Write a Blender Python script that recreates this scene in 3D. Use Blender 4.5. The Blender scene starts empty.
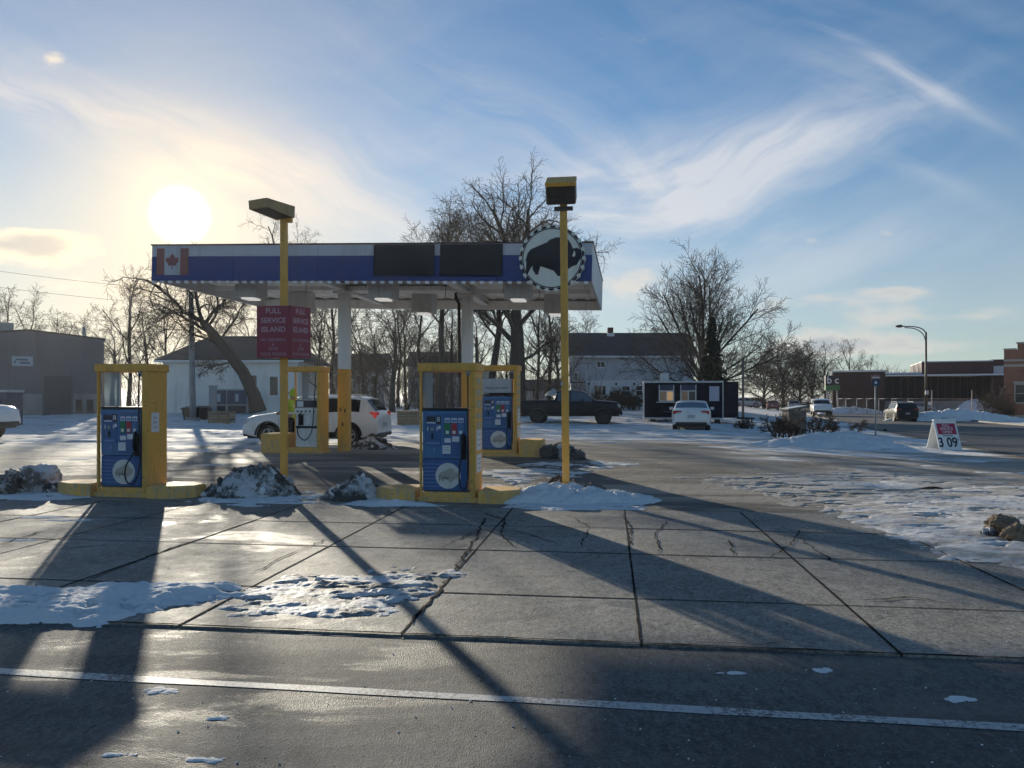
import bpy, bmesh, math, random
import numpy as np
from mathutils import Vector, Matrix, Euler

R = math.radians
PI = math.pi
random.seed(7)
SC = bpy.context.scene
COL = SC.collection

# ------------------------------------------------------------------ camera, sky, sun, exposure
F, HX, HY, CAMH = 769.0, 512.0, 398.0, 1.73      # focal length in pixels, horizon row, eye height
cam_d = bpy.data.cameras.new('camera')
cam = bpy.data.objects.new('camera', cam_d)
COL.objects.link(cam)
cam.location = (0, 0, CAMH)
cam.rotation_euler = (R(90), 0, 0)
cam_d.sensor_width = 36.0
cam_d.lens = 36.0 * F / 1024.0
cam_d.shift_y = (HY - 384.0) / 1024.0
cam_d.clip_start, cam_d.clip_end = 0.1, 6000
SC.camera = cam

SUN_AZ, SUN_EL = -23.35, 12.3                    # degrees, clockwise from +Y
sdir = Vector((math.sin(R(SUN_AZ)) * math.cos(R(SUN_EL)), math.cos(R(SUN_AZ)) * math.cos(R(SUN_EL)), math.sin(R(SUN_EL))))
sun_d = bpy.data.lights.new('sun', 'SUN')
sun_d.energy, sun_d.angle, sun_d.color = 3.4, R(0.6), (1.0, 0.91, 0.74)
sun = bpy.data.objects.new('sun', sun_d)
COL.objects.link(sun)
sun.rotation_euler = (-sdir).to_track_quat('-Z', 'Y').to_euler()
sun.location = (-20, 40, 30)

SC.view_settings.view_transform = 'Standard'
SC.view_settings.look = 'None'
SC.view_settings.exposure = 0.95
SC.view_settings.gamma = 1.0
SC.view_settings.use_curve_mapping = False
SC.cycles.use_denoising = True
SC.cycles.max_bounces = 6
SC.cycles.sample_clamp_indirect = 4.0

class NT:
    """small node-tree helper"""
    def __init__(s, tree): s.t = tree
    def n(s, typ, ins=None, **props):
        nd = s.t.nodes.new(typ)
        for k, v in props.items(): setattr(nd, k, v)
        if ins:
            for k, v in ins.items():
                if isinstance(v, bpy.types.NodeSocket): s.t.links.new(v, nd.inputs[k])
                else: nd.inputs[k].default_value = v
        return nd
    def m(s, op, a, b=0.0, c=None, clamp=False):
        d = {0: a, 1: b}
        if c is not None: d[2] = c
        return s.n('ShaderNodeMath', d, operation=op, use_clamp=clamp).outputs[0]
    def vm(s, op, a, b=None):
        d = {0: a}
        if b is not None: d[1] = b
        nd = s.n('ShaderNodeVectorMath', d, operation=op)
        return nd.outputs['Value'] if op in ('DOT_PRODUCT', 'LENGTH', 'DISTANCE') else nd.outputs[0]
    def mix(s, f, a, b, mode='MIX', clamp=False):
        nd = s.n('ShaderNodeMix', data_type='RGBA', blend_type=mode, clamp_result=clamp)
        for k, v in ((0, f), (6, a), (7, b)):
            if isinstance(v, bpy.types.NodeSocket): s.t.links.new(v, nd.inputs[k])
            else: nd.inputs[k].default_value = v if k == 0 else (tuple(v) + (1,))[:4]
        return nd.outputs[2]
    def sm(s, v, a, b, c=0.0, d=1.0):
        return s.n('ShaderNodeMapRange', {0: v, 1: a, 2: b, 3: c, 4: d}, interpolation_type='SMOOTHSTEP').outputs[0]
    def noise(s, vec, scale, detail=4, rough=0.55, dist=0.0, lac=2.0, dim='3D'):
        return s.n('ShaderNodeTexNoise', noise_dimensions=dim, ins={'Vector': vec, 'Scale': scale, 'Detail': detail, 'Roughness': rough, 'Distortion': dist, 'Lacunarity': lac}).outputs[0]
    def mapv(s, vec, loc=(0, 0, 0), rot=(0, 0, 0), sc=(1, 1, 1)):
        return s.n('ShaderNodeMapping', {0: vec, 1: loc, 2: rot, 3: sc}).outputs[0]

world = bpy.data.worlds.new('World')
SC.world = world
world.use_nodes = True
world.cycles.sampling_method = 'MANUAL'
world.cycles.sample_map_resolution = 512
wt = world.node_tree
wt.nodes.clear()
W = NT(wt)
SKY_STRENGTH = 0.075
def build_world():
    k = 1.0 / SKY_STRENGTH
    sky = W.n('ShaderNodeTexSky', sky_type='NISHITA', sun_disc=False, sun_elevation=R(SUN_EL), sun_rotation=R(SUN_AZ),
              air_density=1.0, dust_density=0.03, ozone_density=2.0, altitude=100.0)
    d = W.vm('NORMALIZE', W.n('ShaderNodeTexCoord').outputs['Generated'])
    sep = W.n('ShaderNodeSeparateXYZ', {0: d})
    x, y, z = sep.outputs[0], sep.outputs[1], sep.outputs[2]
    cs = W.vm('DOT_PRODUCT', d, tuple(sdir))
    th = W.m('MULTIPLY', W.m('ARCCOSINE', W.m('MINIMUM', cs, 0.999999)), 180 / PI)      # degrees away from the sun
    near = W.m('EXPONENT', W.m('MULTIPLY', th, -1 / 16.0))
    zz = W.m('ADD', W.m('MAXIMUM', z, 0.0), 0.10)
    plane = W.n('ShaderNodeCombineXYZ', {0: W.m('DIVIDE', x, zz), 1: W.m('DIVIDE', y, zz), 2: 0.0}).outputs[0]
    # high thin cirrus, combed by the wind
    ya = W.m('MAXIMUM', W.m('ABSOLUTE', y), 0.15)
    tang = W.n('ShaderNodeCombineXYZ', {0: W.m('DIVIDE', x, ya), 1: W.m('DIVIDE', z, ya), 2: 0.0}).outputs[0]
    warp = W.n('ShaderNodeTexNoise', {'Vector': tang, 'Scale': 3.0, 'Detail': 2.0}, noise_dimensions='2D').outputs[1]
    tw = W.vm('ADD', tang, W.vm('MULTIPLY', W.vm('SUBTRACT', warp, (0.5, 0.5, 0.5)), (0.16, 0.16, 0)))
    def combed(ang, loc, sx, sy): return W.noise(W.mapv(W.mapv(tw, rot=(0, 0, R(-ang))), loc=loc, sc=(sx, sy, 1)), 1.0, 6, 0.58, 0.0, dim='2D')
    ciA = combed(17, (1.3, 0.7, 0), 2.6, 13.0)
    ciB = combed(-25, (4.3, 2.7, 0), 2.2, 14.0)
    patch = W.noise(W.mapv(plane, loc=(3.1, 7.7, 0), sc=(0.34, 0.34, 1)), 1.0, 2, 0.5, dim='2D')
    ys = W.m('MAXIMUM', y, 0.05)
    q0 = W.n('ShaderNodeCombineXYZ', {0: W.m('DIVIDE', x, ys), 1: W.m('DIVIDE', z, ys), 2: 0.0}).outputs[0]
    def blob(px, py, rx, ry, ang=0.0):
        """a soft patch of sky around one direction, given by its tangent offsets from straight north"""
        qx, qz = (px - HX) / F, (HY - py) / F
        mp = W.n('ShaderNodeMapping', {0: q0, 1: (qx, qz, 0), 2: (0, 0, R(ang)), 3: (rx / F, ry / F, 1)}, vector_type='TEXTURE').outputs[0]
        return W.m('EXPONENT', W.m('MULTIPLY', W.vm('DOT_PRODUCT', mp, mp), -1.0))
    fA = W.m('MULTIPLY', W.sm(patch, 0.40, 0.70), 0.10)
    for (bx, by, rx, ry, an, s) in ((720, 168, 190, 38, 17, .85), (620, 215, 170, 60, 12, .75), (840, 130, 80, 26, 14, .35), (800, 260, 260, 60, 6, .40)):
        fA = W.m('ADD', fA, W.m('MULTIPLY', blob(bx, by, rx, ry, an), s))
    fB = W.m('MULTIPLY', W.sm(patch, 0.40, 0.70), 0.10)
    for (bx, by, rx, ry, an, s) in ((560, 140, 140, 36, -25, .55), (880, 56, 125, 8, -31, .5), (905, 88, 90, 20, -18, .40), (210, 165, 240, 40, -24, .70), (400, 190, 170, 40, -16, .45),
                                    (905, 165, 70, 10, -24, .40), (60, 115, 160, 16, -20, .45)):
        fB = W.m('ADD', fB, W.m('MULTIPLY', blob(bx, by, rx, ry, an), s))
    cim = W.m('ADD', W.m('MULTIPLY', W.sm(ciA, 0.28, 0.78), fA), W.m('MULTIPLY', W.sm(ciB, 0.28, 0.78), fB), clamp=True)
    # low cumulus near the horizon and a few loose puffs
    hz = W.n('ShaderNodeCombineXYZ', {0: W.m('ARCTAN2', x, y), 1: W.m('MULTIPLY', z, 2.6), 2: 0.0}).outputs[0]
    cu = W.noise(W.mapv(hz, loc=(0.35, 0.2, 0)), 6.5, 6, 0.56, 0.0, dim='2D')
    band = W.m('MULTIPLY', W.sm(z, 0.015, 0.06), W.sm(z, 0.20, 0.10))
    cufield = W.m('MULTIPLY', band, 0.10)
    for (bx, by, rx, ry, s) in ((45, 241, 66, 18, .52), (-60, 246, 120, 24, .40), (52, 58, 22, 14, .28), (895, 290, 50, 9, .38), (950, 318, 110, 12, .30), (850, 300, 60, 12, .2),
                                (630, 282, 44, 15, .40), (770, 300, 70, 14, .2), (885, 232, 14, 6, .30), (810, 240, 16, 7, .26), (880, 345, 160, 12, .30)):
        cufield = W.m('ADD', cufield, W.m('MULTIPLY', blob(bx, by, rx, ry), s))
    cuv = W.m('ADD', cu, cufield)
    cum = W.sm(cuv, 0.70, 0.93)
    thick = W.sm(cuv, 0.86, 1.1)
    # colours: clouds glow warm towards the sun, pale grey-blue away from it
    ccol = W.mix(near, (0.40 * k, 0.41 * k, 0.43 * k), (0.74 * k, 0.54 * k, 0.33 * k))
    base = W.mix(1.0, sky.outputs[0], (0.41, 0.655, 0.815), 'MULTIPLY')
    veil = W.m('MULTIPLY', W.sm(z, 0.36, 0.02), W.m('ADD', 0.52, W.m('MULTIPLY', near, 0.5)), clamp=True)
    vcol = W.mix(near, (0.30 * k, 0.295 * k, 0.29 * k), (0.52 * k, 0.41 * k, 0.25 * k))
    base = W.mix(veil, base, vcol)
    base = W.mix(W.m('MULTIPLY', W.m('POWER', near, 1.9), 0.75), base, (0.54 * k, 0.42 * k, 0.26 * k))
    c1 = W.mix(W.m('MULTIPLY', cim, 0.68, clamp=True), base, ccol)
    lit = W.mix(near, (0.35 * k, 0.34 * k, 0.33 * k), (1.0 * k, 0.74 * k, 0.40 * k))
    shade = W.mix(near, (0.20 * k, 0.215 * k, 0.25 * k), (0.50 * k, 0.40 * k, 0.28 * k))
    c2 = W.mix(W.m('MULTIPLY', cum, 0.70), c1, W.mix(thick, lit, shade))
    # the sun seen through thin ice cloud: disc and aureole
    disc = W.m('MULTIPLY', W.sm(th, 2.15, 0.4), 1.8 * k)
    g1 = W.m('MULTIPLY', W.m('EXPONENT', W.m('MULTIPLY', th, -1 / 2.6)), 0.26 * k)
    g2 = W.m('MULTIPLY', W.m('EXPONENT', W.m('MULTIPLY', th, -1 / 14.0)), 0.03 * k)
    glow = W.mix(1.0, W.n('ShaderNodeCombineColor', {0: W.m('ADD', disc, W.m('ADD', g1, g2)), 1: W.m('ADD', W.m('MULTIPLY', disc, .95), W.m('ADD', W.m('MULTIPLY', g1, .84), W.m('MULTIPLY', g2, .72))),
                 2: W.m('ADD', W.m('MULTIPLY', disc, .8), W.m('ADD', W.m('MULTIPLY', g1, .52), W.m('MULTIPLY', g2, .36)))}).outputs[0], (1, 1, 1), 'MULTIPLY')
    fin = W.mix(1.0, c2, glow, 'ADD')
    bg = W.n('ShaderNodeBackground', {0: fin, 1: SKY_STRENGTH})
    out = W.n('ShaderNodeOutputWorld')
    wt.links.new(bg.outputs[0], out.inputs[0])
build_world()

# ------------------------------------------------------------------ numeric helpers
def smooth(a, b, v):
    t = np.clip((v - a) / (b - a), 0, 1)
    return t * t * (3 - 2 * t)
def vnoise(x, y, seed=0):
    x = np.asarray(x, float); y = np.asarray(y, float)
    xi = np.floor(x).astype(np.int64); yi = np.floor(y).astype(np.int64)
    fx = x - xi; fy = y - yi
    fx = fx * fx * (3 - 2 * fx); fy = fy * fy * (3 - 2 * fy)
    def h(a, b):
        n = (a * 374761393 + b * 668265263 + seed * 1442695041) & 0x7fffffff
        n = ((n ^ (n >> 13)) * 1274126177) & 0x7fffffff
        n = n ^ (n >> 16)
        return (n & 0xffff) / 65535.0
    return (h(xi, yi) * (1 - fx) + h(xi + 1, yi) * fx) * (1 - fy) + (h(xi, yi + 1) * (1 - fx) + h(xi + 1, yi + 1) * fx) * fy
def fbm(x, y, seed=0, octv=4, gain=0.5):
    t = 0; a = 1; s = 0
    for o in range(octv):
        t = t + a * vnoise(x * 2 ** o, y * 2 ** o, seed + o * 17); s += a; a *= gain
    return t / s

# street running away on the right: a line through (14.8, 22)
SX, SY, SDX, SDY = 14.8, 22.0, 0.286, 0.958
def street_L(x, y): return -((x - SX) * SDY - (y - SY) * SDX)
def gz0(x, y):
    x = np.asarray(x, float); y = np.asarray(y, float)
    base = np.interp(y, [-1e4, 12.6, 14, 20, 26, 40, 56, 75, 1e4], [0, 0, .03, .27, .22, .18, .52, .68, .7])
    st = np.interp(y, [-1e4, 12.6, 22, 40, 60, 1e4], [0, 0, .02, -.1, -.28, -.3])
    t = smooth(0, 12, street_L(x, y))
    return st * (1 - t) + base * t
def gz(x, y): return float(gz0(x, y))
def X(px, D): return (px - HX) / F * D
def Z(py, D): return CAMH - (py - HY) / F * D
def G(px, py):
    """ground point seen at a pixel"""
    D = 20.0
    for _ in range(60):
        D = 0.5 * D + 0.5 * (CAMH - gz(X(px, D), D)) * F / max(py - HY, 2.0)
    x = X(px, D)
    return Vector((x, D, gz(x, D)))
def at(px, D):
    x = X(px, D)
    return Vector((x, D, gz(x, D)))
ANG = R(-7.3)                                     # the road and the slabs
CANG = R(-8.9)                                    # the canopy and its islands
def uv(u, v, a=ANG): return (u * math.cos(a) - v * math.sin(a), u * math.sin(a) + v * math.cos(a))

# ------------------------------------------------------------------ mesh helpers
class MB:
    def __init__(s): s.v = []; s.f = []; s.sm = []
    def add(s, vs, fs, smooth=False, M=None):
        o = len(s.v)
        s.v.extend([tuple(M @ Vector(p)) if M else tuple(p) for p in vs])
        s.f.extend([tuple(i + o for i in f) for f in fs]); s.sm.extend([smooth] * len(fs))
        return s
    def box(s, lo, hi, M=None, b=0.0):
        x0, y0, z0 = lo; x1, y1, z1 = hi
        if b <= 0:
            vs = [(x0, y0, z0), (x1, y0, z0), (x1, y1, z0), (x0, y1, z0), (x0, y0, z1), (x1, y0, z1), (x1, y1, z1), (x0, y1, z1)]
            fs = [(0, 3, 2, 1), (4, 5, 6, 7), (0, 1, 5, 4), (1, 2, 6, 5), (2, 3, 7, 6), (3, 0, 4, 7)]
            return s.add(vs, fs, False, M)
        b = min(b, 0.49 * (x1 - x0), 0.49 * (y1 - y0), 0.49 * (z1 - z0))
        def ring(ix, iy, iz, z):   # octagon of inset ring
            return [(x0 + ix + 0 * b, y0 + iy + b, z), (x0 + ix + b, y0 + iy, z), (x1 - ix - b, y0 + iy, z), (x1 - ix, y0 + iy + b, z),
                    (x1 - ix, y1 - iy - b, z), (x1 - ix - b, y1 - iy, z), (x0 + ix + b, y1 - iy, z), (x0 + ix, y1 - iy - b, z)]
        def ring2(z):
            return [(x0 + b, y0 + b, z), (x0 + b, y0 + b, z), (x1 - b, y0 + b, z), (x1 - b, y0 + b, z), (x1 - b, y1 - b, z), (x1 - b, y1 - b, z), (x0 + b, y1 - b, z), (x0 + b, y1 - b, z)]
        bot = [(x0 + b, y0 + b, z0), (x1 - b, y0 + b, z0), (x1 - b, y1 - b, z0), (x0 + b, y1 - b, z0)]
        top = [(p[0], p[1], z1) for p in bot]
        r0, r1 = ring(0, 0, 0, z0 + b), ring(0, 0, 0, z1 - b)
        vs = bot + r0 + r1 + top
        fs = [(3, 2, 1, 0), (20, 21, 22, 23)]
        for i in range(8): fs.append((4 + i, 4 + (i + 1) % 8, 12 + (i + 1) % 8, 12 + i))
        cr = [0, 0, 1, 1, 2, 2, 3, 3]
        for i in range(8):
            j = (i + 1) % 8
            a, c = cr[i], cr[j]
            if a == c:
                fs.append((a, 4 + j, 4 + i)); fs.append((20 + a, 12 + i, 12 + j))
            else:
                fs.append((a, c, 4 + j, 4 + i)); fs.append((20 + a, 12 + i, 12 + j, 20 + c))
        return s.add(vs, fs, False, M)
    def prism(s, poly, d0, d1, axis='y', M=None):
        """poly in the plane across the axis, extruded along it"""
        n = len(poly)
        def p3(p, d): return (p[0], d, p[1]) if axis == 'y' else ((d, p[0], p[1]) if axis == 'x' else (p[0], p[1], d))
        vs = [p3(p, d0) for p in poly] + [p3(p, d1) for p in poly]
        fs = [tuple(range(n)), tuple(range(2 * n - 1, n - 1, -1))] + [(i, i + n, (i + 1) % n + n, (i + 1) % n) for i in range(n)]
        return s.add(vs, fs, False, M)
    def tube(s, pts, rad, sides=8, cap=True, M=None, smooth=True):
        pts = [Vector(p) for p in pts]
        if not hasattr(rad, '__len__'): rad = [rad] * len(pts)
        vs = []; fs = []
        up = None
        for i, p in enumerate(pts):
            t = (pts[min(i + 1, len(pts) - 1)] - pts[max(i - 1, 0)])
            t = t.normalized() if t.length > 1e-9 else Vector((0, 0, 1))
            if up is None:
                up = t.orthogonal().normalized()
            else:
                up = (up - t * up.dot(t)); up = up.normalized() if up.length > 1e-6 else t.orthogonal().normalized()
            w = t.cross(up)
            for k in range(sides):
                a = 2 * PI * k / sides
                vs.append(p + (up * math.cos(a) + w * math.sin(a)) * rad[i])
        for i in range(len(pts) - 1):
            for k in range(sides):
                fs.append((i * sides + k, i * sides + (k + 1) % sides, (i + 1) * sides + (k + 1) % sides, (i + 1) * sides + k))
        if cap:
            fs.append(tuple(range(sides - 1, -1, -1))); e = (len(pts) - 1) * sides
            fs.append(tuple(range(e, e + sides)))
        return s.add(vs, fs, smooth, M)
    def disc(s, c, r0, r1, depth, axis='y', seg=32, M=None):
        """ring or disc of given depth along an axis, r0 inner radius"""
        def P(a, r, d):
            q = (math.cos(a) * r, math.sin(a) * r)
            return (c[0] + q[0], c[1] + d, c[2] + q[1]) if axis == 'y' else ((c[0] + q[0], c[1] + q[1], c[2] + d) if axis == 'z' else (c[0] + d, c[1] + q[0], c[2] + q[1]))
        vs = []; fs = []
        if r0 <= 0:
            vs = [P(2 * PI * i / seg, r1, 0) for i in range(seg)] + [P(2 * PI * i / seg, r1, depth) for i in range(seg)]
            fs = [tuple(range(seg)), tuple(range(2 * seg - 1, seg - 1, -1))] + [(i, i + seg, (i + 1) % seg + seg, (i + 1) % seg) for i in range(seg)]
        else:
            for i in range(seg):
                a = 2 * PI * i / seg
                vs += [P(a, r0, 0), P(a, r1, 0), P(a, r1, depth), P(a, r0, depth)]
            for i in range(seg):
                j = (i + 1) % seg
                for q in range(4): fs.append((4 * i + q, 4 * i + (q + 1) % 4, 4 * j + (q + 1) % 4, 4 * j + q))
        return s.add(vs, fs, False, M)
    def mesh(s, name):
        me = bpy.data.meshes.new(name)
        me.from_pydata(s.v, [], s.f)
        if any(s.sm): me.polygons.foreach_set('use_smooth', s.sm)
        bm = bmesh.new(); bm.from_mesh(me)
        bmesh.ops.recalc_face_normals(bm, faces=bm.faces)
        bm.to_mesh(me); bm.free()
        me.update()
        return me
    def build(s, name, mat, parent=None, loc=None, rz=None):
        return mk(name, s.mesh(name), mat, parent, loc, rz)
def mk(name, me, mat, parent=None, loc=None, rz=None):
    o = bpy.data.objects.new(name, me)
    COL.objects.link(o)
    if mat and not me.materials: me.materials.append(mat)
    if parent: o.parent = parent
    if loc is not None: o.location = loc
    if rz is not None: o.rotation_euler = (0, 0, rz)
    return o
def B(lo, hi, b=0.0): return MB().box(lo, hi, None, b)
def tag(o, label=None, cat=None, group=None, kind=None):
    if label: o['label'] = label
    if cat: o['category'] = cat
    if group: o['group'] = group
    if kind: o['kind'] = kind
    return o
def thing(name, label, cat, loc=(0, 0, 0), rz=0.0, group=None):
    o = bpy.data.objects.new(name, None)
    COL.objects.link(o)
    o.empty_display_size = 0.2
    o.location = loc; o.rotation_euler = (0, 0, rz)
    return tag(o, label, cat, group)
def copy_tree(o, parent=None):
    c = o.copy(); COL.objects.link(c)
    if parent is not None: c.parent = parent
    for ch in [q for q in o.children]: copy_tree(ch, c)
    return c
def grid_mesh(name, xs, ys, zfun, keep=None, smooth_=True):
    gx, gy = np.meshgrid(np.asarray(xs, float), np.asarray(ys, float))
    zz = zfun(gx, gy)
    nx, ny = len(xs), len(ys)
    co = np.stack([gx, gy, zz], -1).reshape(-1, 3)
    i = np.arange(nx - 1)[None, :] + nx * np.arange(ny - 1)[:, None]
    fa = np.stack([i, i + 1, i + 1 + nx, i + nx], -1).reshape(-1, 4)
    if keep is not None:
        kv = keep(gx, gy, zz).reshape(-1)
        fa = fa[kv[fa].any(1)]
        used = np.zeros(len(co), bool); used[fa.reshape(-1)] = True
        remap = np.cumsum(used) - 1
        co = co[used]; fa = remap[fa]
    me = bpy.data.meshes.new(name)
    me.vertices.add(len(co)); me.vertices.foreach_set('co', co.astype(np.float32).reshape(-1))
    me.loops.add(fa.size); me.loops.foreach_set('vertex_index', fa.astype(np.int32).reshape(-1))
    me.polygons.add(len(fa)); me.polygons.foreach_set('loop_start', np.arange(0, fa.size, 4, dtype=np.int32))
    me.polygons.foreach_set('use_smooth', np.full(len(fa), smooth_))
    me.update(calc_edges=True); me.validate()
    return me, co

# ------------------------------------------------------------------ materials
MATS = {}
def newmat(name):
    m = bpy.data.materials.new(name); m.use_nodes = True
    t = NT(m.node_tree)
    bs = m.node_tree.nodes['Principled BSDF']
    MATS[name] = m
    return m, t, bs
def L_(m, a, b): m.node_tree.links.new(a, b)
def paint(name, col, rough=0.5, var=0.2, dirt=0.25, dirtcol=(0.10, 0.085, 0.07), scale=6.0, bump=0.02, metal=0.0, spec=0.5, streak=True, coat=0.0, island=0.0, chips=0.0):
    """painted or plain surface with uneven tone, grime and slight relief"""
    m, t, bs = newmat(name)
    tc = t.n('ShaderNodeTexCoord').outputs['Object']
    n1 = t.noise(tc, scale, 5, 0.6)
    n2 = t.noise(t.mapv(tc, sc=(2.5, 2.5, 0.5 if streak else 2.5)), scale * 0.6, 6, 0.65, 0.3)
    oi = t.n('ShaderNodeObjectInfo').outputs['Random']
    v = t.m('ADD', t.m('MULTIPLY', t.m('SUBTRACT', n1, 0.5), var * 2), t.m('MULTIPLY', t.m('SUBTRACT', oi, 0.5), island))
    c = t.mix(1.0, col, t.n('ShaderNodeCombineColor', {0: t.m('ADD', v, 1.0), 1: t.m('ADD', v, 1.0), 2: t.m('ADD', v, 1.0)}).outputs[0], 'MULTIPLY')
    dm = t.m('MULTIPLY', t.sm(n2, 0.48, 0.72), dirt)
    c = t.mix(dm, c, dirtcol)
    if chips:
        ch = t.sm(t.m('ADD', t.noise(tc, 17, 5, 0.7), t.m('MULTIPLY', t.sm(n1, .4, .7), .10)), 0.66, 0.69)
        c = t.mix(t.m('MULTIPLY', ch, chips), c, (0.16, 0.085, 0.045))
        zz = t.n('ShaderNodeSeparateXYZ', {0: tc}).outputs[2]
        salt = t.m('MULTIPLY', t.sm(zz, 0.75, 0.05), t.sm(t.noise(t.mapv(tc, sc=(3, 3, 1)), 5, 5, .7), .42, .66))
        c = t.mix(t.m('MULTIPLY', salt, 0.5), c, (0.46, 0.43, 0.38))
    L_(m, c, bs.inputs['Base Color'])
    L_(m, t.m('ADD', t.m('MULTIPLY', n2, 0.25), rough - 0.1, clamp=True), bs.inputs['Roughness'])
    bs.inputs['Metallic'].default_value = metal
    bs.inputs['Specular IOR Level'].default_value = spec
    bs.inputs['Coat Weight'].default_value = coat
    if bump > 0:
        bp = t.n('ShaderNodeBump', {'Height': t.noise(tc, scale * 7, 4, 0.6), 'Strength': bump * 5, 'Distance': 0.01})
        L_(m, bp.outputs[0], bs.inputs['Normal'])
    return m
def glass(name, col, rough=0.06, spec=0.6):
    m, t, bs = newmat(name)
    tc = t.n('ShaderNodeTexCoord').outputs['Object']
    n = t.noise(tc, 3.0, 3)
    L_(m, t.mix(t.m('MULTIPLY', n, 0.5), col, tuple(c * 1.8 + 0.01 for c in col)), bs.inputs['Base Color'])
    bs.inputs['Roughness'].default_value = rough
    bs.inputs['Specular IOR Level'].default_value = spec
    return m
def clear_glass(name, tint=(0.75, 0.82, 0.85), fac=0.25):
    m, t, bs = newmat(name)
    tr = t.n('ShaderNodeBsdfTransparent', {0: tint + (1,)})
    gl = t.n('ShaderNodeBsdfGlossy', {0: (0.8, 0.85, 0.9, 1), 'Roughness': 0.08})
    df = t.n('ShaderNodeBsdfDiffuse', {0: (0.4, 0.43, 0.45, 1)})
    a = t.n('ShaderNodeMixShader', {0: fac, 1: tr.outputs[0], 2: df.outputs[0]})
    f = t.n('ShaderNodeFresnel', {'IOR': 1.45})
    b = t.n('ShaderNodeMixShader', {0: f.outputs[0], 1: a.outputs[0], 2: gl.outputs[0]})
    L_(m, b.outputs[0], m.node_tree.nodes['Material Output'].inputs[0])
    return m

YEL = (0.82, 0.43, 0.075)
paint('yellow', YEL, 0.5, 0.16, 0.40, (0.20, 0.14, 0.07), 4, 0.02, chips=0.8)
paint('yellow_concrete', (0.80, 0.45, 0.11), 0.7, 0.25, 0.45, (0.24, 0.21, 0.17), 5, 0.08, chips=0.7)
paint('white_metal', (0.80, 0.81, 0.81), 0.45, 0.08, 0.3, (0.28, 0.27, 0.25), 2.5, 0.01)
paint('soffit', (0.84, 0.85, 0.85), 0.5, 0.08, 0.22, (0.30, 0.29, 0.27), 1.2, 0.01, island=0.12)
paint('fascia_white', (0.58, 0.58, 0.63), 0.4, 0.08, 0.4, (0.35, 0.33, 0.30), 1.5, 0.0, island=0.06)
paint('fascia_blue', (0.024, 0.055, 0.24), 0.4, 0.16, 0.4, (0.06, 0.07, 0.13), 1.5, 0.0, island=0.10)
paint('fascia_side', (0.50, 0.52, 0.55), 0.4, 0.06, 0.3, (0.3, 0.29, 0.28), 1.5, 0.0)
paint('fascia_edge', (0.10, 0.03, 0.035), 0.5, 0.1, 0.2)
paint('dark_panel', (0.012, 0.015, 0.022), 0.55, 0.3, 0.25, (0.04, 0.045, 0.05), 2.0, 0.0)
paint('pump_blue', (0.075, 0.205, 0.40), 0.4, 0.10, 0.25, (0.06, 0.07, 0.09), 5, 0.0)
paint('pump_blue_deep', (0.042, 0.125, 0.32), 0.4, 0.10, 0.3, (0.06, 0.06, 0.08), 5, 0.0)
paint('pump_panel', (0.045, 0.135, 0.31), 0.35, 0.1, 0.2, (0.05, 0.06, 0.08), 8, 0.0)
paint('streak_blue', (0.15, 0.27, 0.52), 0.4, 0.1, 0.2, (0.05, 0.06, 0.08), 8, 0.0)
paint('decal_cream', (0.72, 0.70, 0.64), 0.5, 0.08, 0.25, (0.3, 0.27, 0.22), 9, 0.0)
paint('decal_tan', (0.50, 0.44, 0.37), 0.5, 0.10, 0.25, (0.2, 0.18, 0.15), 9, 0.0)
paint('sticker', (0.78, 0.79, 0.79), 0.5, 0.10, 0.2, (0.3, 0.3, 0.3), 12, 0.0)
paint('label_yellow', (0.50, 0.38, 0.16), 0.5, 0.12, 0.3, (0.25, 0.2, 0.1), 12, 0.0)
paint('button_green', (0.02, 0.22, 0.06), 0.4, 0.1, 0.2)
paint('button_red', (0.50, 0.03, 0.04), 0.4, 0.1, 0.2)
paint('rubber', (0.012, 0.012, 0.013), 0.6, 0.3, 0.35, (0.06, 0.055, 0.05), 9, 0.02)
paint('black_plastic', (0.014, 0.014, 0.015), 0.45, 0.2, 0.25, (0.06, 0.06, 0.06), 9, 0.0)
paint('grey_metal', (0.30, 0.31, 0.32), 0.45, 0.12, 0.3, (0.12, 0.11, 0.10), 6, 0.01, metal=0.3)
paint('pole_grey', (0.34, 0.33, 0.32), 0.55, 0.15, 0.3, (0.14, 0.13, 0.12), 5, 0.02)
paint('pale_grey', (0.52, 0.53, 0.54), 0.5, 0.10, 0.3, (0.2, 0.19, 0.18), 5, 0.01)
paint('pump_white', (0.76, 0.77, 0.75), 0.45, 0.08, 0.35, (0.28, 0.26, 0.22), 5, 0.01)
paint('sign_red', (0.34, 0.055, 0.075), 0.45, 0.08, 0.25, (0.12, 0.06, 0.06), 5, 0.0)
paint('sign_crimson', (0.40, 0.012, 0.06), 0.45, 0.08, 0.15, (0.2, 0.06, 0.06), 5, 0.0)
paint('letter_pink', (0.62, 0.40, 0.44), 0.5, 0.12, 0.3, (0.3, 0.15, 0.18), 16, 0.0)
paint('letter_pink_faint', (0.48, 0.24, 0.29), 0.5, 0.15, 0.35, (0.25, 0.08, 0.10), 16, 0.0)
paint('letter_white', (0.72, 0.70, 0.70), 0.5, 0.08, 0.2, (0.4, 0.35, 0.35), 16, 0.0)
paint('ink', (0.010, 0.012, 0.022), 0.5, 0.2, 0.15, (0.03, 0.03, 0.03), 9, 0.0)
paint('flag_red', (0.33, 0.13, 0.11), 0.5, 0.1, 0.2, (0.2, 0.08, 0.06), 6, 0.0)  # red muted to imitate flare washing out the flag
paint('maple_red', (0.30, 0.11, 0.10), 0.5, 0.1, 0.2, (0.2, 0.08, 0.06), 6, 0.0)  # leaf muted by the same flare wash in its colour
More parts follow.
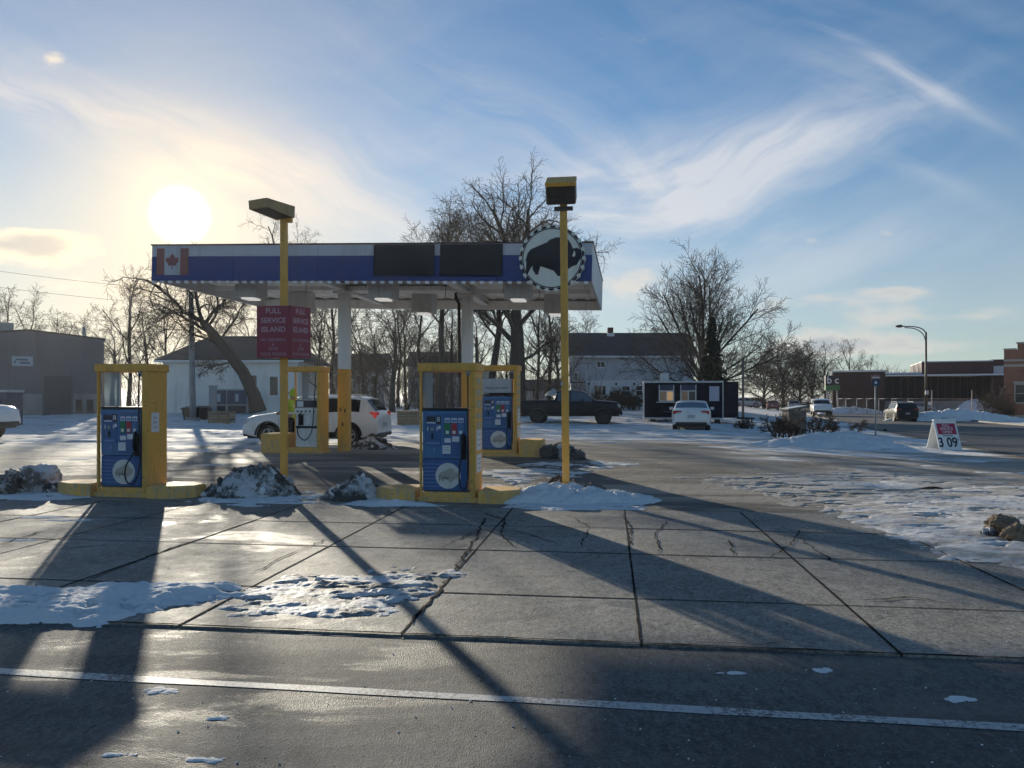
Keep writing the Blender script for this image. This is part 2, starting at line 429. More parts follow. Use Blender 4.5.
paint('sign_cream', (0.82, 0.84, 0.74), 0.4, 0.06, 0.2, (0.4, 0.4, 0.35), 3, 0.0)
paint('board_white', (0.80, 0.81, 0.79), 0.5, 0.08, 0.3, (0.3, 0.28, 0.25), 6, 0.01)
paint('lamp_lens', (0.05, 0.045, 0.042), 0.5, 0.2, 0.4, (0.10, 0.09, 0.08), 6, 0.0, spec=0.2)
paint('faded_yellow', (0.46, 0.30, 0.14), 0.6, 0.15, 0.4, (0.16, 0.11, 0.07), 6, 0.02)
paint('bronze', (0.055, 0.04, 0.028), 0.5, 0.2, 0.3, (0.10, 0.08, 0.06), 6, 0.01)
paint('wood', (0.30, 0.20, 0.11), 0.7, 0.30, 0.4, (0.14, 0.10, 0.07), 6, 0.06, island=0.5)
paint('wood_grey', (0.16, 0.13, 0.11), 0.8, 0.30, 0.4, (0.08, 0.07, 0.06), 4, 0.08)
paint('warehouse_wall', (0.125, 0.125, 0.14), 0.6, 0.12, 0.35, (0.07, 0.065, 0.06), 0.9, 0.02, island=0.10)
paint('warehouse_door', (0.075, 0.075, 0.085), 0.55, 0.15, 0.35, (0.05, 0.045, 0.04), 1.2, 0.02, island=0.12)
paint('warehouse_block', (0.27, 0.25, 0.24), 0.8, 0.2, 0.4, (0.10, 0.09, 0.08), 1.2, 0.05)
paint('sign_paleblue', (0.36, 0.44, 0.50), 0.5, 0.1, 0.2)
paint('siding_white', (0.78, 0.77, 0.72), 0.6, 0.10, 0.35, (0.30, 0.29, 0.26), 1.0, 0.02, island=0.10)
paint('siding_grey', (0.55, 0.57, 0.60), 0.6, 0.08, 0.25, (0.18, 0.18, 0.19), 1.0, 0.02, island=0.08)
paint('siding_palegrey', (0.86, 0.86, 0.86), 0.6, 0.08, 0.25, (0.3, 0.3, 0.3), 1.0, 0.02, island=0.08)
paint('shingle_dark', (0.065, 0.062, 0.064), 0.85, 0.35, 0.3, (0.075, 0.07, 0.07), 2.5, 0.08, island=0.25)
paint('shingle_grey', (0.062, 0.065, 0.072), 0.85, 0.3, 0.35, (0.08, 0.085, 0.09), 2.0, 0.08, island=0.25)
paint('far_wall', (0.50, 0.51, 0.53), 0.7, 0.15, 0.35, (0.12, 0.11, 0.11), 0.8, 0.02)
paint('trim_white', (0.85, 0.85, 0.84), 0.5, 0.06, 0.25, (0.35, 0.33, 0.3), 4, 0.0)
paint('brick_red', (0.245, 0.085, 0.052), 0.85, 0.25, 0.35, (0.13, 0.06, 0.045), 3.0, 0.08, island=0.5)
paint('mortar', (0.24, 0.20, 0.17), 0.9, 0.2, 0.3, (0.14, 0.12, 0.1), 3.0, 0.08)
paint('stone_band', (0.48, 0.42, 0.34), 0.8, 0.15, 0.3, (0.28, 0.24, 0.2), 3, 0.05)
paint('maroon_metal', (0.055, 0.014, 0.018), 0.5, 0.15, 0.2, (0.05, 0.02, 0.02), 0.8, 0.0, island=0.15)
paint('brick_dark', (0.065, 0.030, 0.027), 0.85, 0.25, 0.3, (0.05, 0.03, 0.025), 1.0, 0.05)
paint('store_green', (0.03, 0.17, 0.05), 0.4, 0.1, 0.2)
paint('trailer_navy', (0.007, 0.008, 0.018), 0.5, 0.2, 0.2, (0.03, 0.03, 0.035), 2.0, 0.0, island=0.2, spec=0.08)
paint('alu', (0.50, 0.51, 0.52), 0.4, 0.12, 0.25, (0.25, 0.24, 0.23), 6, 0.01, metal=0.35)
paint('awning_blue', (0.022, 0.035, 0.075), 0.5, 0.1, 0.2)
paint('poster', (0.42, 0.43, 0.50), 0.6, 0.06, 0.15, (0.3, 0.3, 0.35), 4, 0.0)
paint('car_white', (0.80, 0.80, 0.79), 0.28, 0.03, 0.30, (0.40, 0.37, 0.33), 2.2, 0.0, coat=0.5)
paint('car_pearl', (0.78, 0.76, 0.71), 0.28, 0.03, 0.35, (0.36, 0.33, 0.29), 2.2, 0.0, coat=0.5)
paint('car_dark', (0.010, 0.013, 0.017), 0.32, 0.10, 0.2, (0.04, 0.04, 0.04), 2.2, 0.0, coat=0.0, spec=0.25)
paint('car_black', (0.007, 0.008, 0.010), 0.32, 0.10, 0.2, (0.04, 0.04, 0.04), 2.2, 0.0, coat=0.0, spec=0.25)
paint('car_silver', (0.34, 0.35, 0.36), 0.32, 0.05, 0.3, (0.2, 0.19, 0.18), 2.2, 0.0, metal=0.3, coat=0.4)
paint('car_red', (0.22, 0.06, 0.06), 0.32, 0.05, 0.3, (0.16, 0.10, 0.09), 2.2, 0.0, coat=0.4)
paint('car_ochre', (0.40, 0.19, 0.045), 0.32, 0.05, 0.3, (0.18, 0.12, 0.07), 2.2, 0.0, coat=0.4)
paint('alloy', (0.42, 0.43, 0.44), 0.35, 0.1, 0.35, (0.12, 0.11, 0.10), 8, 0.0, metal=0.7)
paint('alloy_dark', (0.03, 0.03, 0.032), 0.4, 0.1, 0.35, (0.06, 0.06, 0.05), 8, 0.0, metal=0.3)
paint('lens_clear', (0.50, 0.52, 0.54), 0.15, 0.1, 0.2, (0.3, 0.3, 0.3), 9, 0.0)
paint('plate', (0.42, 0.43, 0.45), 0.45, 0.2, 0.3, (0.15, 0.15, 0.18), 18, 0.0)
paint('bin_black', (0.018, 0.018, 0.02), 0.55, 0.2, 0.3, (0.05, 0.05, 0.05), 5, 0.01)
paint('hivis', (0.42, 0.62, 0.06), 0.7, 0.12, 0.2, (0.2, 0.25, 0.06), 9, 0.02)
paint('cloth_dark', (0.022, 0.024, 0.032), 0.85, 0.2, 0.2, (0.04, 0.04, 0.04), 9, 0.02)
paint('skin', (0.42, 0.25, 0.18), 0.55, 0.06, 0.0, scale=12, bump=0.0)
paint('hair', (0.03, 0.02, 0.015), 0.7, 0.2, 0.0, scale=20, bump=0.05)
paint('tent_white', (0.60, 0.62, 0.64), 0.6, 0.05, 0.2, (0.4, 0.4, 0.4), 4, 0.01)
paint('machine_blue', (0.018, 0.045, 0.10), 0.35, 0.2, 0.3, (0.05, 0.05, 0.06), 4, 0.0)
paint('curb', (0.26, 0.25, 0.24), 0.85, 0.2, 0.4, (0.14, 0.13, 0.12), 3, 0.06)
paint('rock', (0.13, 0.12, 0.11), 0.9, 0.35, 0.4, (0.03, 0.028, 0.026), 5, 0.15, streak=False, island=0.6)
paint('dirt_clod', (0.24, 0.17, 0.11), 0.9, 0.3, 0.4, (0.09, 0.07, 0.05), 6, 0.15, streak=False)
def bark(name, col, col2):
    m, t, bs = newmat(name)
    p = t.n('ShaderNodeTexCoord').outputs['Object']
    n = t.noise(t.mapv(p, sc=(3, 3, 0.8)), 3.0, 5, 0.6)
    L_(m, t.mix(n, col, col2), bs.inputs['Base Color'])
    bs.inputs['Roughness'].default_value = 0.9
    bs.inputs['Specular IOR Level'].default_value = 0.2
    bp = t.n('ShaderNodeBump', {'Height': n, 'Strength': 0.6, 'Distance': 0.05})
    L_(m, bp.outputs[0], bs.inputs['Normal'])
    return m
bark('bark_dark', (0.040, 0.034, 0.030), (0.095, 0.080, 0.070))
bark('bark_brown', (0.060, 0.047, 0.038), (0.135, 0.108, 0.085))
bark('bark_grey', (0.06, 0.052, 0.046), (0.13, 0.115, 0.10))
bark('needles', (0.008, 0.013, 0.010), (0.022, 0.032, 0.022))
bark('brush', (0.045, 0.036, 0.030), (0.12, 0.096, 0.076))
def taillight(name='tail_red', lit=0.0):
    m, t, bs = newmat(name)
    tc = t.n('ShaderNodeTexCoord').outputs['Object']
    L_(m, t.mix(t.noise(tc, 14, 2), (0.30, 0.008, 0.010), (0.55, 0.03, 0.03)), bs.inputs['Base Color'])
    bs.inputs['Roughness'].default_value = 0.18
    bs.inputs['Coat Weight'].default_value = 0.6
    if lit:
        bs.inputs['Emission Color'].default_value = (1.0, 0.05, 0.06, 1); bs.inputs['Emission Strength'].default_value = lit
taillight(); taillight('tail_lit', 0.10)
glass('car_glass', (0.008, 0.010, 0.012), 0.04, 0.7)
glass('car_glass_blue', (0.05, 0.08, 0.11), 0.08, 0.8)
glass('window_dark', (0.018, 0.022, 0.028), 0.06, 0.6)
glass('shop_glass', (0.006, 0.007, 0.010), 0.35, 0.08)
glass('screen', (0.03, 0.04, 0.05), 0.15, 0.5)
clear_glass('clear_pane', (0.62, 0.68, 0.72), 0.62)
clear_glass('mesh_pane', (0.85, 0.88, 0.9), 0.12)
def emis(name, col, s, base=(0.6, 0.6, 0.6)):
    m, t, bs = newmat(name)
    tc = t.n('ShaderNodeTexCoord').outputs['Object']
    n = t.noise(tc, 2.2, 3)
    bs.inputs['Base Color'].default_value = base + (1,)
    L_(m, t.mix(n, tuple(c * 0.6 for c in col), col), bs.inputs['Emission Color'])
    bs.inputs['Emission Strength'].default_value = s
emis('lens_glow', (1.0, 0.97, 0.92), 0.30)  # glow added to the lenses of the unlit canopy fixtures
emis('lit_window', (1.0, 0.62, 0.30), 0.18, (0.3, 0.2, 0.1))
emis('lit_window_dim', (0.8, 0.55, 0.30), 0.04, (0.1, 0.08, 0.06))

def ground_mats():
    # --- snow
    def snow(name, white=(0.80, 0.795, 0.785), dirt=0.35, dirtcol=(0.20, 0.165, 0.13), scale=1.0, rough=0.80, thr=(0.45, 0.72), bump=0.45):
        m, t, bs = newmat(name)
        p = t.n('ShaderNodeNewGeometry').outputs['Position']
        n = t.noise(t.mapv(p, sc=(0.7, 1.6, 1.0)), 1.1 * scale, 7, 0.66, 0.4)
        n2 = t.noise(p, 9 * scale, 5, 0.65)
        dm = t.m('MULTIPLY', t.sm(t.m('ADD', n, t.m('MULTIPLY', t.m('SUBTRACT', n2, 0.5), 0.35)), thr[0], thr[1]), dirt)
        L_(m, t.mix(dm, white, dirtcol), bs.inputs['Base Color'])
        L_(m, t.m('ADD', t.m('MULTIPLY', n2, 0.35), rough - 0.15, clamp=True), bs.inputs['Roughness'])
        bs.inputs['Specular IOR Level'].default_value = 0.12
        hgt = t.m('ADD', t.m('MULTIPLY', n2, 1.3), t.noise(p, 42 * scale, 3, 0.6))
        bp = t.n('ShaderNodeBump', {'Height': hgt, 'Strength': bump, 'Distance': 0.03})
        L_(m, bp.outputs[0], bs.inputs['Normal'])
    snow('snow_clean', dirt=0.15)
    snow('snow', (0.80, 0.785, 0.765), dirt=0.6, dirtcol=(0.44, 0.375, 0.30), scale=0.8, thr=(0.42, 0.66))
    snow('snow_ridge', (0.80, 0.795, 0.785), 0.5, (0.26, 0.24, 0.22), 1.8, 0.75, (0.54, 0.68), 0.4)
    snow('snow_dirty', dirt=0.95, dirtcol=(0.075, 0.062, 0.05), scale=2.2, thr=(0.36, 0.56), bump=0.9)
    snow('snow_grey', (0.66, 0.66, 0.67), 0.9, (0.14, 0.12, 0.10), 2.0, 0.55, (0.44, 0.62), 0.5)
    snow('snow_ice', (0.72, 0.70, 0.68), 0.8, (0.36, 0.31, 0.25), 1.1, 0.72, (0.42, 0.62), 0.45)
    snow('ice', (0.56, 0.52, 0.47), 0.8, (0.27, 0.23, 0.185), 1.2, 0.42, (0.40, 0.66), 0.7)
    # --- lot: weathered asphalt with ice glaze and trodden snow streaks
    m, t, bs = newmat('lot_ground')
    p = t.n('ShaderNodeNewGeometry').outputs['Position']
    pr = t.mapv(p, rot=(0, 0, -ANG), sc=(0.30, 1.25, 1.0))
    att = t.n('ShaderNodeAttribute', attribute_name='snow').outputs['Fac']
    n1 = t.noise(pr, 0.75, 10, 0.70, 0.6)
    n2 = t.noise(p, 26, 5, 0.65)
    n3 = t.noise(t.mapv(p, sc=(0.5, 0.9, 1)), 0.35, 5, 0.6, 0.6)
    asp = t.mix(t.sm(n3, 0.3, 0.7), (0.085, 0.077, 0.068), (0.19, 0.168, 0.142))
    asp = t.mix(t.m('MULTIPLY', t.sm(n2, 0.5, 0.8), 0.35), asp, (0.30, 0.265, 0.225))
    icy = t.sm(t.m('ADD', n1, t.m('MULTIPLY', att, 0.30)), 0.50, 0.66)
    asp2 = t.mix(t.m('MULTIPLY', icy, 0.85), asp, (0.36, 0.31, 0.25))
    thr = t.m('SUBTRACT', 0.80, t.m('MULTIPLY', att, 0.48))
    sn = t.m('SUBTRACT', t.m('ADD', n1, t.m('MULTIPLY', t.m('SUBTRACT', n2, 0.5), 0.16)), thr)
    snm = t.sm(sn, -0.02, 0.10)
    snowc = t.mix(t.sm(n3, 0.35, 0.7), (0.78, 0.765, 0.75), (0.60, 0.545, 0.475))
    L_(m, t.mix(snm, asp2, snowc), bs.inputs['Base Color'])
    rg = t.m('ADD', t.m('MULTIPLY', icy, -0.22), t.m('ADD', t.m('MULTIPLY', n2, 0.26), 0.74))
    rg = t.m('ADD', rg, t.m('MULTIPLY', snm, 0.22), clamp=True)
    L_(m, rg, bs.inputs['Roughness'])
    bs.inputs['Specular IOR Level'].default_value = 0.26
    bp = t.n('ShaderNodeBump', {'Height': t.m('ADD', t.m('MULTIPLY', n2, 0.25), t.m('ADD', t.m('MULTIPLY', snm, 1.0), t.m('MULTIPLY', t.noise(p, 5, 4, 0.6), 0.8))), 'Strength': 0.75, 'Distance': 0.045})
    L_(m, bp.outputs[0], bs.inputs['Normal'])
    # --- slabs of old concrete and patched asphalt
    m, t, bs = newmat('slab')
    p = t.n('ShaderNodeNewGeometry').outputs['Position']
    oi = t.n('ShaderNodeObjectInfo').outputs['Random']
    n1 = t.noise(p, 0.9, 7, 0.62, 0.4); n2 = t.noise(p, 34, 4, 0.75); n3 = t.noise(p, 4, 7, 0.70, 0.5)
    c = t.mix(t.sm(n1, 0.3, 0.7), (0.170, 0.157, 0.136), (0.325, 0.300, 0.262))
    c = t.mix(t.m('MULTIPLY', t.m('SUBTRACT', oi, 0.3), 0.35, clamp=True), c, (0.12, 0.113, 0.104))
    c = t.mix(t.m('MULTIPLY', t.sm(n2, 0.52, 0.62), 0.75), c, (0.38, 0.358, 0.322))
    c = t.mix(t.m('MULTIPLY', t.sm(n2, 0.47, 0.38), 0.75), c, (0.085, 0.08, 0.074))
    c = t.mix(t.m('MULTIPLY', t.sm(n3, 0.55, 0.66), 0.6), c, (0.09, 0.084, 0.078))
    n4 = t.noise(t.mapv(p, sc=(1.0, 0.55, 1.0)), 13, 6, 0.78, 0.3)
    c = t.mix(t.m('MULTIPLY', t.sm(n4, 0.52, 0.64), 0.55), c, (0.40, 0.375, 0.335))
    c = t.mix(t.m('MULTIPLY', t.sm(n4, 0.48, 0.36), 0.60), c, (0.075, 0.070, 0.063))
    damp = t.sm(t.noise(t.mapv(p, loc=(3, 5, 0), sc=(0.6, 1.0, 1)), 0.8, 6, 0.66, 0.6), 0.54, 0.62)
    c = t.mix(t.m('MULTIPLY', damp, 0.45), c, (0.075, 0.070, 0.064))
    oil = t.sm(t.noise(t.mapv(p, loc=(9, 2, 0)), 1.7, 4, 0.6, 0.8), 0.66, 0.74)
    c = t.mix(t.m('MULTIPLY', oil, 0.6), c, (0.045, 0.042, 0.038))
    L_(m, c, bs.inputs['Base Color'])
    L_(m, t.m('SUBTRACT', t.m('ADD', t.m('MULTIPLY', n3, 0.3), 0.55), t.m('MULTIPLY', damp, 0.16)), bs.inputs['Roughness'])
    bs.inputs['Specular IOR Level'].default_value = 0.3
    bp = t.n('ShaderNodeBump', {'Height': t.m('ADD', n2, t.m('MULTIPLY', n3, 1.5)), 'Strength': 0.7, 'Distance': 0.008})
    L_(m, bp.outputs[0], bs.inputs['Normal'])
    # --- road asphalt
    m, t, bs = newmat('asphalt')
    p = t.n('ShaderNodeNewGeometry').outputs['Position']
    n1 = t.noise(t.mapv(p, rot=(0, 0, -ANG), sc=(0.35, 1.6, 1)), 0.9, 6, 0.6, 0.3)
    n2 = t.noise(p, 50, 4, 0.75); n3 = t.noise(t.mapv(p, rot=(0, 0, -ANG), sc=(0.8, 1.6, 1)), 3.0, 6, 0.65, 0.4)
    vo = t.n('ShaderNodeTexVoronoi', {'Vector': p, 'Scale': 150.0}).outputs['Distance']
    c = t.mix(t.sm(n1, 0.3, 0.7), (0.082, 0.078, 0.072), (0.142, 0.135, 0.124))
    c = t.mix(t.m('MULTIPLY', t.sm(n2, 0.52, 0.62), 0.70), c, (0.21, 0.203, 0.19))
    c = t.mix(t.m('MULTIPLY', t.sm(n2, 0.47, 0.38), 0.8), c, (0.032, 0.031, 0.030))
    salt = t.m('MULTIPLY', t.sm(n3, 0.58, 0.76), 0.35)
    c = t.mix(salt, c, (0.24, 0.225, 0.205))
    n4 = t.noise(t.mapv(p, sc=(1.0, 0.5, 1.0)), 20, 6, 0.80, 0.2)
    c = t.mix(t.m('MULTIPLY', t.sm(n4, 0.52, 0.62), 0.50), c, (0.20, 0.192, 0.178))
    c = t.mix(t.m('MULTIPLY', t.sm(n4, 0.48, 0.38), 0.60), c, (0.030, 0.029, 0.028))
    wet = t.sm(t.noise(t.mapv(p, rot=(0, 0, -ANG), sc=(0.5, 1.7, 1)), 1.1, 6, 0.68, 0.5), 0.50, 0.60)
    c = t.mix(t.m('MULTIPLY', wet, 0.35), c, (0.035, 0.034, 0.033))
    L_(m, c, bs.inputs['Base Color'])
    L_(m, t.m('SUBTRACT', t.m('ADD', t.m('MULTIPLY', n1, -0.28), t.m('ADD', t.m('MULTIPLY', n2, 0.30), 0.76)), t.m('MULTIPLY', wet, 0.17)), bs.inputs['Roughness'])
    bs.inputs['Specular IOR Level'].default_value = 0.35
    bp = t.n('ShaderNodeBump', {'Height': t.m('ADD', vo, t.m('MULTIPLY', n2, 1.2)), 'Strength': 0.45, 'Distance': 0.008})
    L_(m, bp.outputs[0], bs.inputs['Normal'])
    # --- worn white paint line
    m, t, bs = newmat('line_paint')
    p = t.n('ShaderNodeNewGeometry').outputs['Position']
    n2 = t.noise(p, 38, 6, 0.75); n1 = t.noise(p, 2.2, 4, 0.6)
    w = t.sm(t.m('ADD', n2, t.m('MULTIPLY', t.m('SUBTRACT', n1, 0.5), 0.6)), 0.48, 0.62)
    L_(m, t.mix(w, (0.50, 0.49, 0.47), (0.10, 0.097, 0.09)), bs.inputs['Base Color'])
    bs.inputs['Roughness'].default_value = 0.6
    bp = t.n('ShaderNodeBump', {'Height': n2, 'Strength': 0.5, 'Distance': 0.006})
    L_(m, bp.outputs[0], bs.inputs['Normal'])
    # --- tar / crack filler
    m, t, bs = newmat('tar')
    p = t.n('ShaderNodeNewGeometry').outputs['Position']
    L_(m, t.mix(t.noise(p, 12, 4), (0.010, 0.0095, 0.009), (0.026, 0.024, 0.022)), bs.inputs['Base Color'])
    bs.inputs['Roughness'].default_value = 0.95
    bs.inputs['Specular IOR Level'].default_value = 0.05
ground_mats()
M = MATS

# ------------------------------------------------------------------ ground, road, slabs, street
def cover(x, y):
    """how much trodden snow lies where (0..1)"""
    c = np.interp(y, [0, 12, 15, 18, 23, 30, 40, 60, 90], [0, .16, .28, .52, .74, .90, .98, 1.0, 1.0])
    u = x * math.cos(CANG) + y * math.sin(CANG)
    under = smooth(-9.5, -7.5, u) * smooth(3.5, 1.0, u) * smooth(13.5, 16, y) * smooth(29, 24, y)
    c = c * (1 - 0.72 * under)
    c = c + 0.30 * np.exp(-(((x - 8.6) / 3.2) ** 2 + ((y - 12.6) / 2.0) ** 2))
    c = c + 0.25 * np.exp(-(((x - 6.5) / 4.0) ** 2 + ((y - 15.0) / 2.2) ** 2))
    L = street_L(x, y)
    c = c * np.where((L < 0.5) & (L > -12) & (y > 18), 0.05, 1.0)
    c = np.where((L >= 0.5) & (L < 7) & (y > 24), np.maximum(c, 0.75), c)
    return np.clip(c, 0, 1)
def ground_z(x, y):
    v = -x * math.sin(ANG) + y * math.cos(ANG)
    z = gz0(x, y) - 0.05 * smooth(12.25, 11.7, v)
    r = np.hypot(x, y)
    rough = 0.012 * (fbm(x * 0.7, y * 1.1, 3) - 0.5) * 2 * smooth(12.5, 15, v)
    return z + rough
def geo(a, b, n): return list(np.geomspace(a, b, n))
def build_ground():
    xs = [-q for q in geo(42, 3500, 22)][::-1] + list(np.arange(-40, 52, 0.42)) + geo(53, 3500, 22)
    ys = [-q for q in geo(8, 3500, 18)][::-1] + list(np.arange(-6, 11, 1.4)) + list(np.arange(11.2, 62, 0.36)) + list(np.arange(63, 150, 1.8)) + geo(152, 3500, 18)
    me, co = grid_mesh('ground', xs, ys, ground_z)
    a = me.attributes.new('snow', 'FLOAT', 'POINT')
    a.data.foreach_set('value', cover(co[:, 0], co[:, 1]).astype(np.float32))
    g = mk('ground', me, M['lot_ground']); tag(g, kind='structure')
    # main road in front: runs across the picture
    xs = np.arange(-60, 60.1, 1.0); ys = np.arange(-14, 5.46, 0.5); ys = np.append(ys, 5.46)
    me, _ = grid_mesh('road', xs, ys, lambda x, y: -0.014 + 0 * x)
    rd = mk('road', me, M['asphalt'], None, None, ANG); tag(rd, kind='structure')
    # white edge line
    la = R(-8.0)
    n = 120
    mb = MB()
    for i in range(n):
        u0, u1 = -30 + i * 0.5, -30 + (i + 1) * 0.5
        e = lambda u: 0.006 * math.sin(u * 9.1) + 0.004 * math.sin(u * 23.7)
        mb.add([(u0, 4.355 + e(u0), 0), (u1, 4.355 + e(u1), 0), (u1, 4.445 + e(u1 + 3), 0), (u0, 4.445 + e(u0 + 3), 0)], [(0, 1, 2, 3)])
    ln = mb.build('edge_line', M['line_paint'], None, (0, 0, -0.0105), la)
    tag(ln, kind='structure')
    # slabs
    pv = bpy.data.objects.new('pavement', None); COL.objects.link(pv); tag(pv, kind='structure')
    pv.rotation_euler = (0, 0, ANG)
    rows = [(5.475, 6.70), (6.70, 8.63), (8.63, 10.30), (10.30, 12.02)]
    rnd = random.Random(3)
    for ri, (v0, v1) in enumerate(rows):
        mes = B((0.006, 0.006, -0.09), (1.735 - 0.006, v1 - v0 - 0.006, 0.0), 0.002).mesh('slab')
        mes.materials.append(M['slab'])
        for k in range(-8, 9):
            u0 = 0.214 + 1.735 * k
            s = mk('slab', mes, None, pv, (u0 + rnd.uniform(-.004, .004), v0 + rnd.uniform(-.004, .004), rnd.uniform(-0.0025, 0.0015)))
            s.rotation_euler = (rnd.uniform(-.001, .001), rnd.uniform(-.001, .001), rnd.uniform(-.002, .002))
    # cracks and tar lines that wander over the slabs
    def crack(pts, w, seed):
        r = random.Random(seed)
        pts = [Vector((p[0], p[1], 0)) for p in pts]
        fine = []
        for a, b in zip(pts[:-1], pts[1:]):
            n = max(3, int((b - a).length / 0.09))
            for i in range(n): fine.append(a.lerp(b, i / n) + Vector((r.uniform(-.022, .022), r.uniform(-.022, .022), 0)))
        fine.append(pts[-1])
        mb = MB(); vs = []; fs = []
        for i, p in enumerate(fine):
            d = (fine[min(i + 1, len(fine) - 1)] - fine[max(i - 1, 0)]).normalized()
            q = Vector((-d.y, d.x, 0)) * w * r.uniform(0.35, 1.2) * min(1, 0.3 + min(i, len(fine) - 1 - i) * 0.3)
            vs += [p - q, p + q]
        for i in range(len(fine) - 1): fs.append((2 * i, 2 * i + 2, 2 * i + 3, 2 * i + 1))
        mb.add(vs, fs)
        mb.build('crack', M['tar'], pv, (0, 0, 0.0085))
    def toUV(px, py):
        p = G(px, py); a = -ANG
        return (p.x * math.cos(a) - p.y * math.sin(a), p.x * math.sin(a) + p.y * math.cos(a))
    for i, (pl, w) in enumerate([([(515, 548), (500, 535), (505, 520), (480, 512)], .012), ([(628, 552), (632, 530), (622, 515)], .011), ([(660, 553), (655, 534), (668, 520)], .010),
                                 ([(735, 556), (728, 540)], .012), ([(770, 558), (790, 545), (800, 530)], .010), ([(840, 566), (812, 548), (800, 538)], .010), 
                                 ([(410, 625), (440, 590), (470, 548), (486, 518)], .015), ([(90, 580), (150, 556), (190, 542)], .012), ([(250, 575), (285, 557), (330, 538)], .010),
                                 ([(0, 561), (60, 549), (118, 545)], .010), ([(440, 548), (480, 530), (520, 532), (560, 545)], .009), ([(580, 548), (590, 528), (570, 516)], .009),
                                 ([(690, 642), (760, 646), (800, 640)], .006), ([(700, 530), (760, 533), (850, 545), (960, 560)], .008),
                                 ([(150, 520), (230, 512), (300, 516)], .008), ([(860, 600), (915, 598), (960, 606)], .014), ([(0, 545), (40, 532), (80, 530)], .012)]):
        crack([toUV(*p) for p in pl], w, i)
    # dark tarred seam between road and slabs
    mb = MB()
    r = random.Random(11); prev = None
    for i in range(0, 241):
        u = -15 + i * 0.125
        a, b = 5.483 + r.uniform(-.002, .004), 5.502 + r.uniform(-.008, .016)
        if prev: mb.add([(prev[0], prev[1], 0), (u, a, 0), (u, b, 0), (prev[0], prev[2], 0)], [(0, 1, 2, 3)])
        prev = (u, a, b)
    mb.build('tar_seam', M['tar'], pv, (0, 0, 0.0045))
    # tarred joint lines over the slab edges, uneven and broken in places
    def joint(p0, p1, seed):
        r = random.Random(seed); a, b = Vector((p0[0], p0[1], 0)), Vector((p1[0], p1[1], 0)); L = (b - a).length
        d = (b - a) / L; q = Vector((-d.y, d.x, 0)); n = max(2, int(L / .05)); vs = []; fs = []
        for i in range(n + 1):
            w0 = .0065 + .005 * float(vnoise(i * .31, seed * 3.7, 5)) ** 1.5 + r.uniform(0, .002); w1 = .0065 + .005 * float(vnoise(i * .27, seed * 9.1, 8)) ** 1.5 + r.uniform(0, .004)
            c = a + d * (L * i / n)
            vs += [c - q * w0, c + q * w1]
        for i in range(n):
            fs.append((2 * i, 2 * i + 2, 2 * i + 3, 2 * i + 1))
        MB().add(vs, fs).build('joint_filler', M['tar'], pv, (0, 0, 0.0042))
    k0 = 0
    for v in (6.70, 8.63, 10.30):
        joint((-13.6, v), (15.8, v), k0); k0 += 1
    for ri, (v0, v1) in enumerate(rows):
        for k in range(-7, 9): joint((0.214 + 1.735 * k, v0), (0.214 + 1.735 * k, v1), k0); k0 += 1
    # side street running away on the right
    def strip(name, l0, l1, s0, s1, dz, mat, ds=1.2, n=9):
        vs = []; fs = []
        ss = np.concatenate([np.arange(s0, min(160, s1), ds), np.linspace(max(s0, 160), max(s1, 161), 30)]) if s1 > 160 else np.arange(s0, s1 + ds, ds)
        for s in ss:
            for k in range(n):
                l = l0 + (l1 - l0) * k / (n - 1)
                x = SX + SDX * s + SDY * l; y = SY + SDY * s - SDX * l
                vs.append((x, y, gz(x, y) + dz))
        for i in range(len(ss) - 1):
            for k in range(n - 1): fs.append((i * n + k, i * n + k + 1, (i + 1) * n + k + 1, (i + 1) * n + k))
        mb = MB(); mb.add(vs, fs, True)
        o = mb.build(name, M[mat]); tag(o, kind='structure')
        return o
    strip('side_street', -0.1, 10.9, -17, 700, 0.022, 'asphalt')
    # kerbs: far side and near side, real steps
    def kerb(l, s0, s1, name):
        mb = MB(); vs = []; fs = []
        ss = np.arange(s0, s1, 2.0)
        for s in ss:
            for (dl, h) in ((0, -.1), (0, .13), (.16, .14), (.16, -.1)):
                ll = l + dl
                x = SX + SDX * s + SDY * ll; y = SY + SDY * s - SDX * ll
                vs.append((x, y, gz(x, y) + h))
        for i in range(len(ss) - 1):
            for k in range(3): fs.append((i * 4 + k, i * 4 + k + 1, i * 4 + 4 + k + 1, i * 4 + 4 + k))
        mb.add(vs, fs)
        tag(mb.build(name, M['curb']), kind='structure')
    kerb(10.9, 6, 170, 'kerb'); kerb(-0.26, 22, 150, 'kerb')
build_ground()

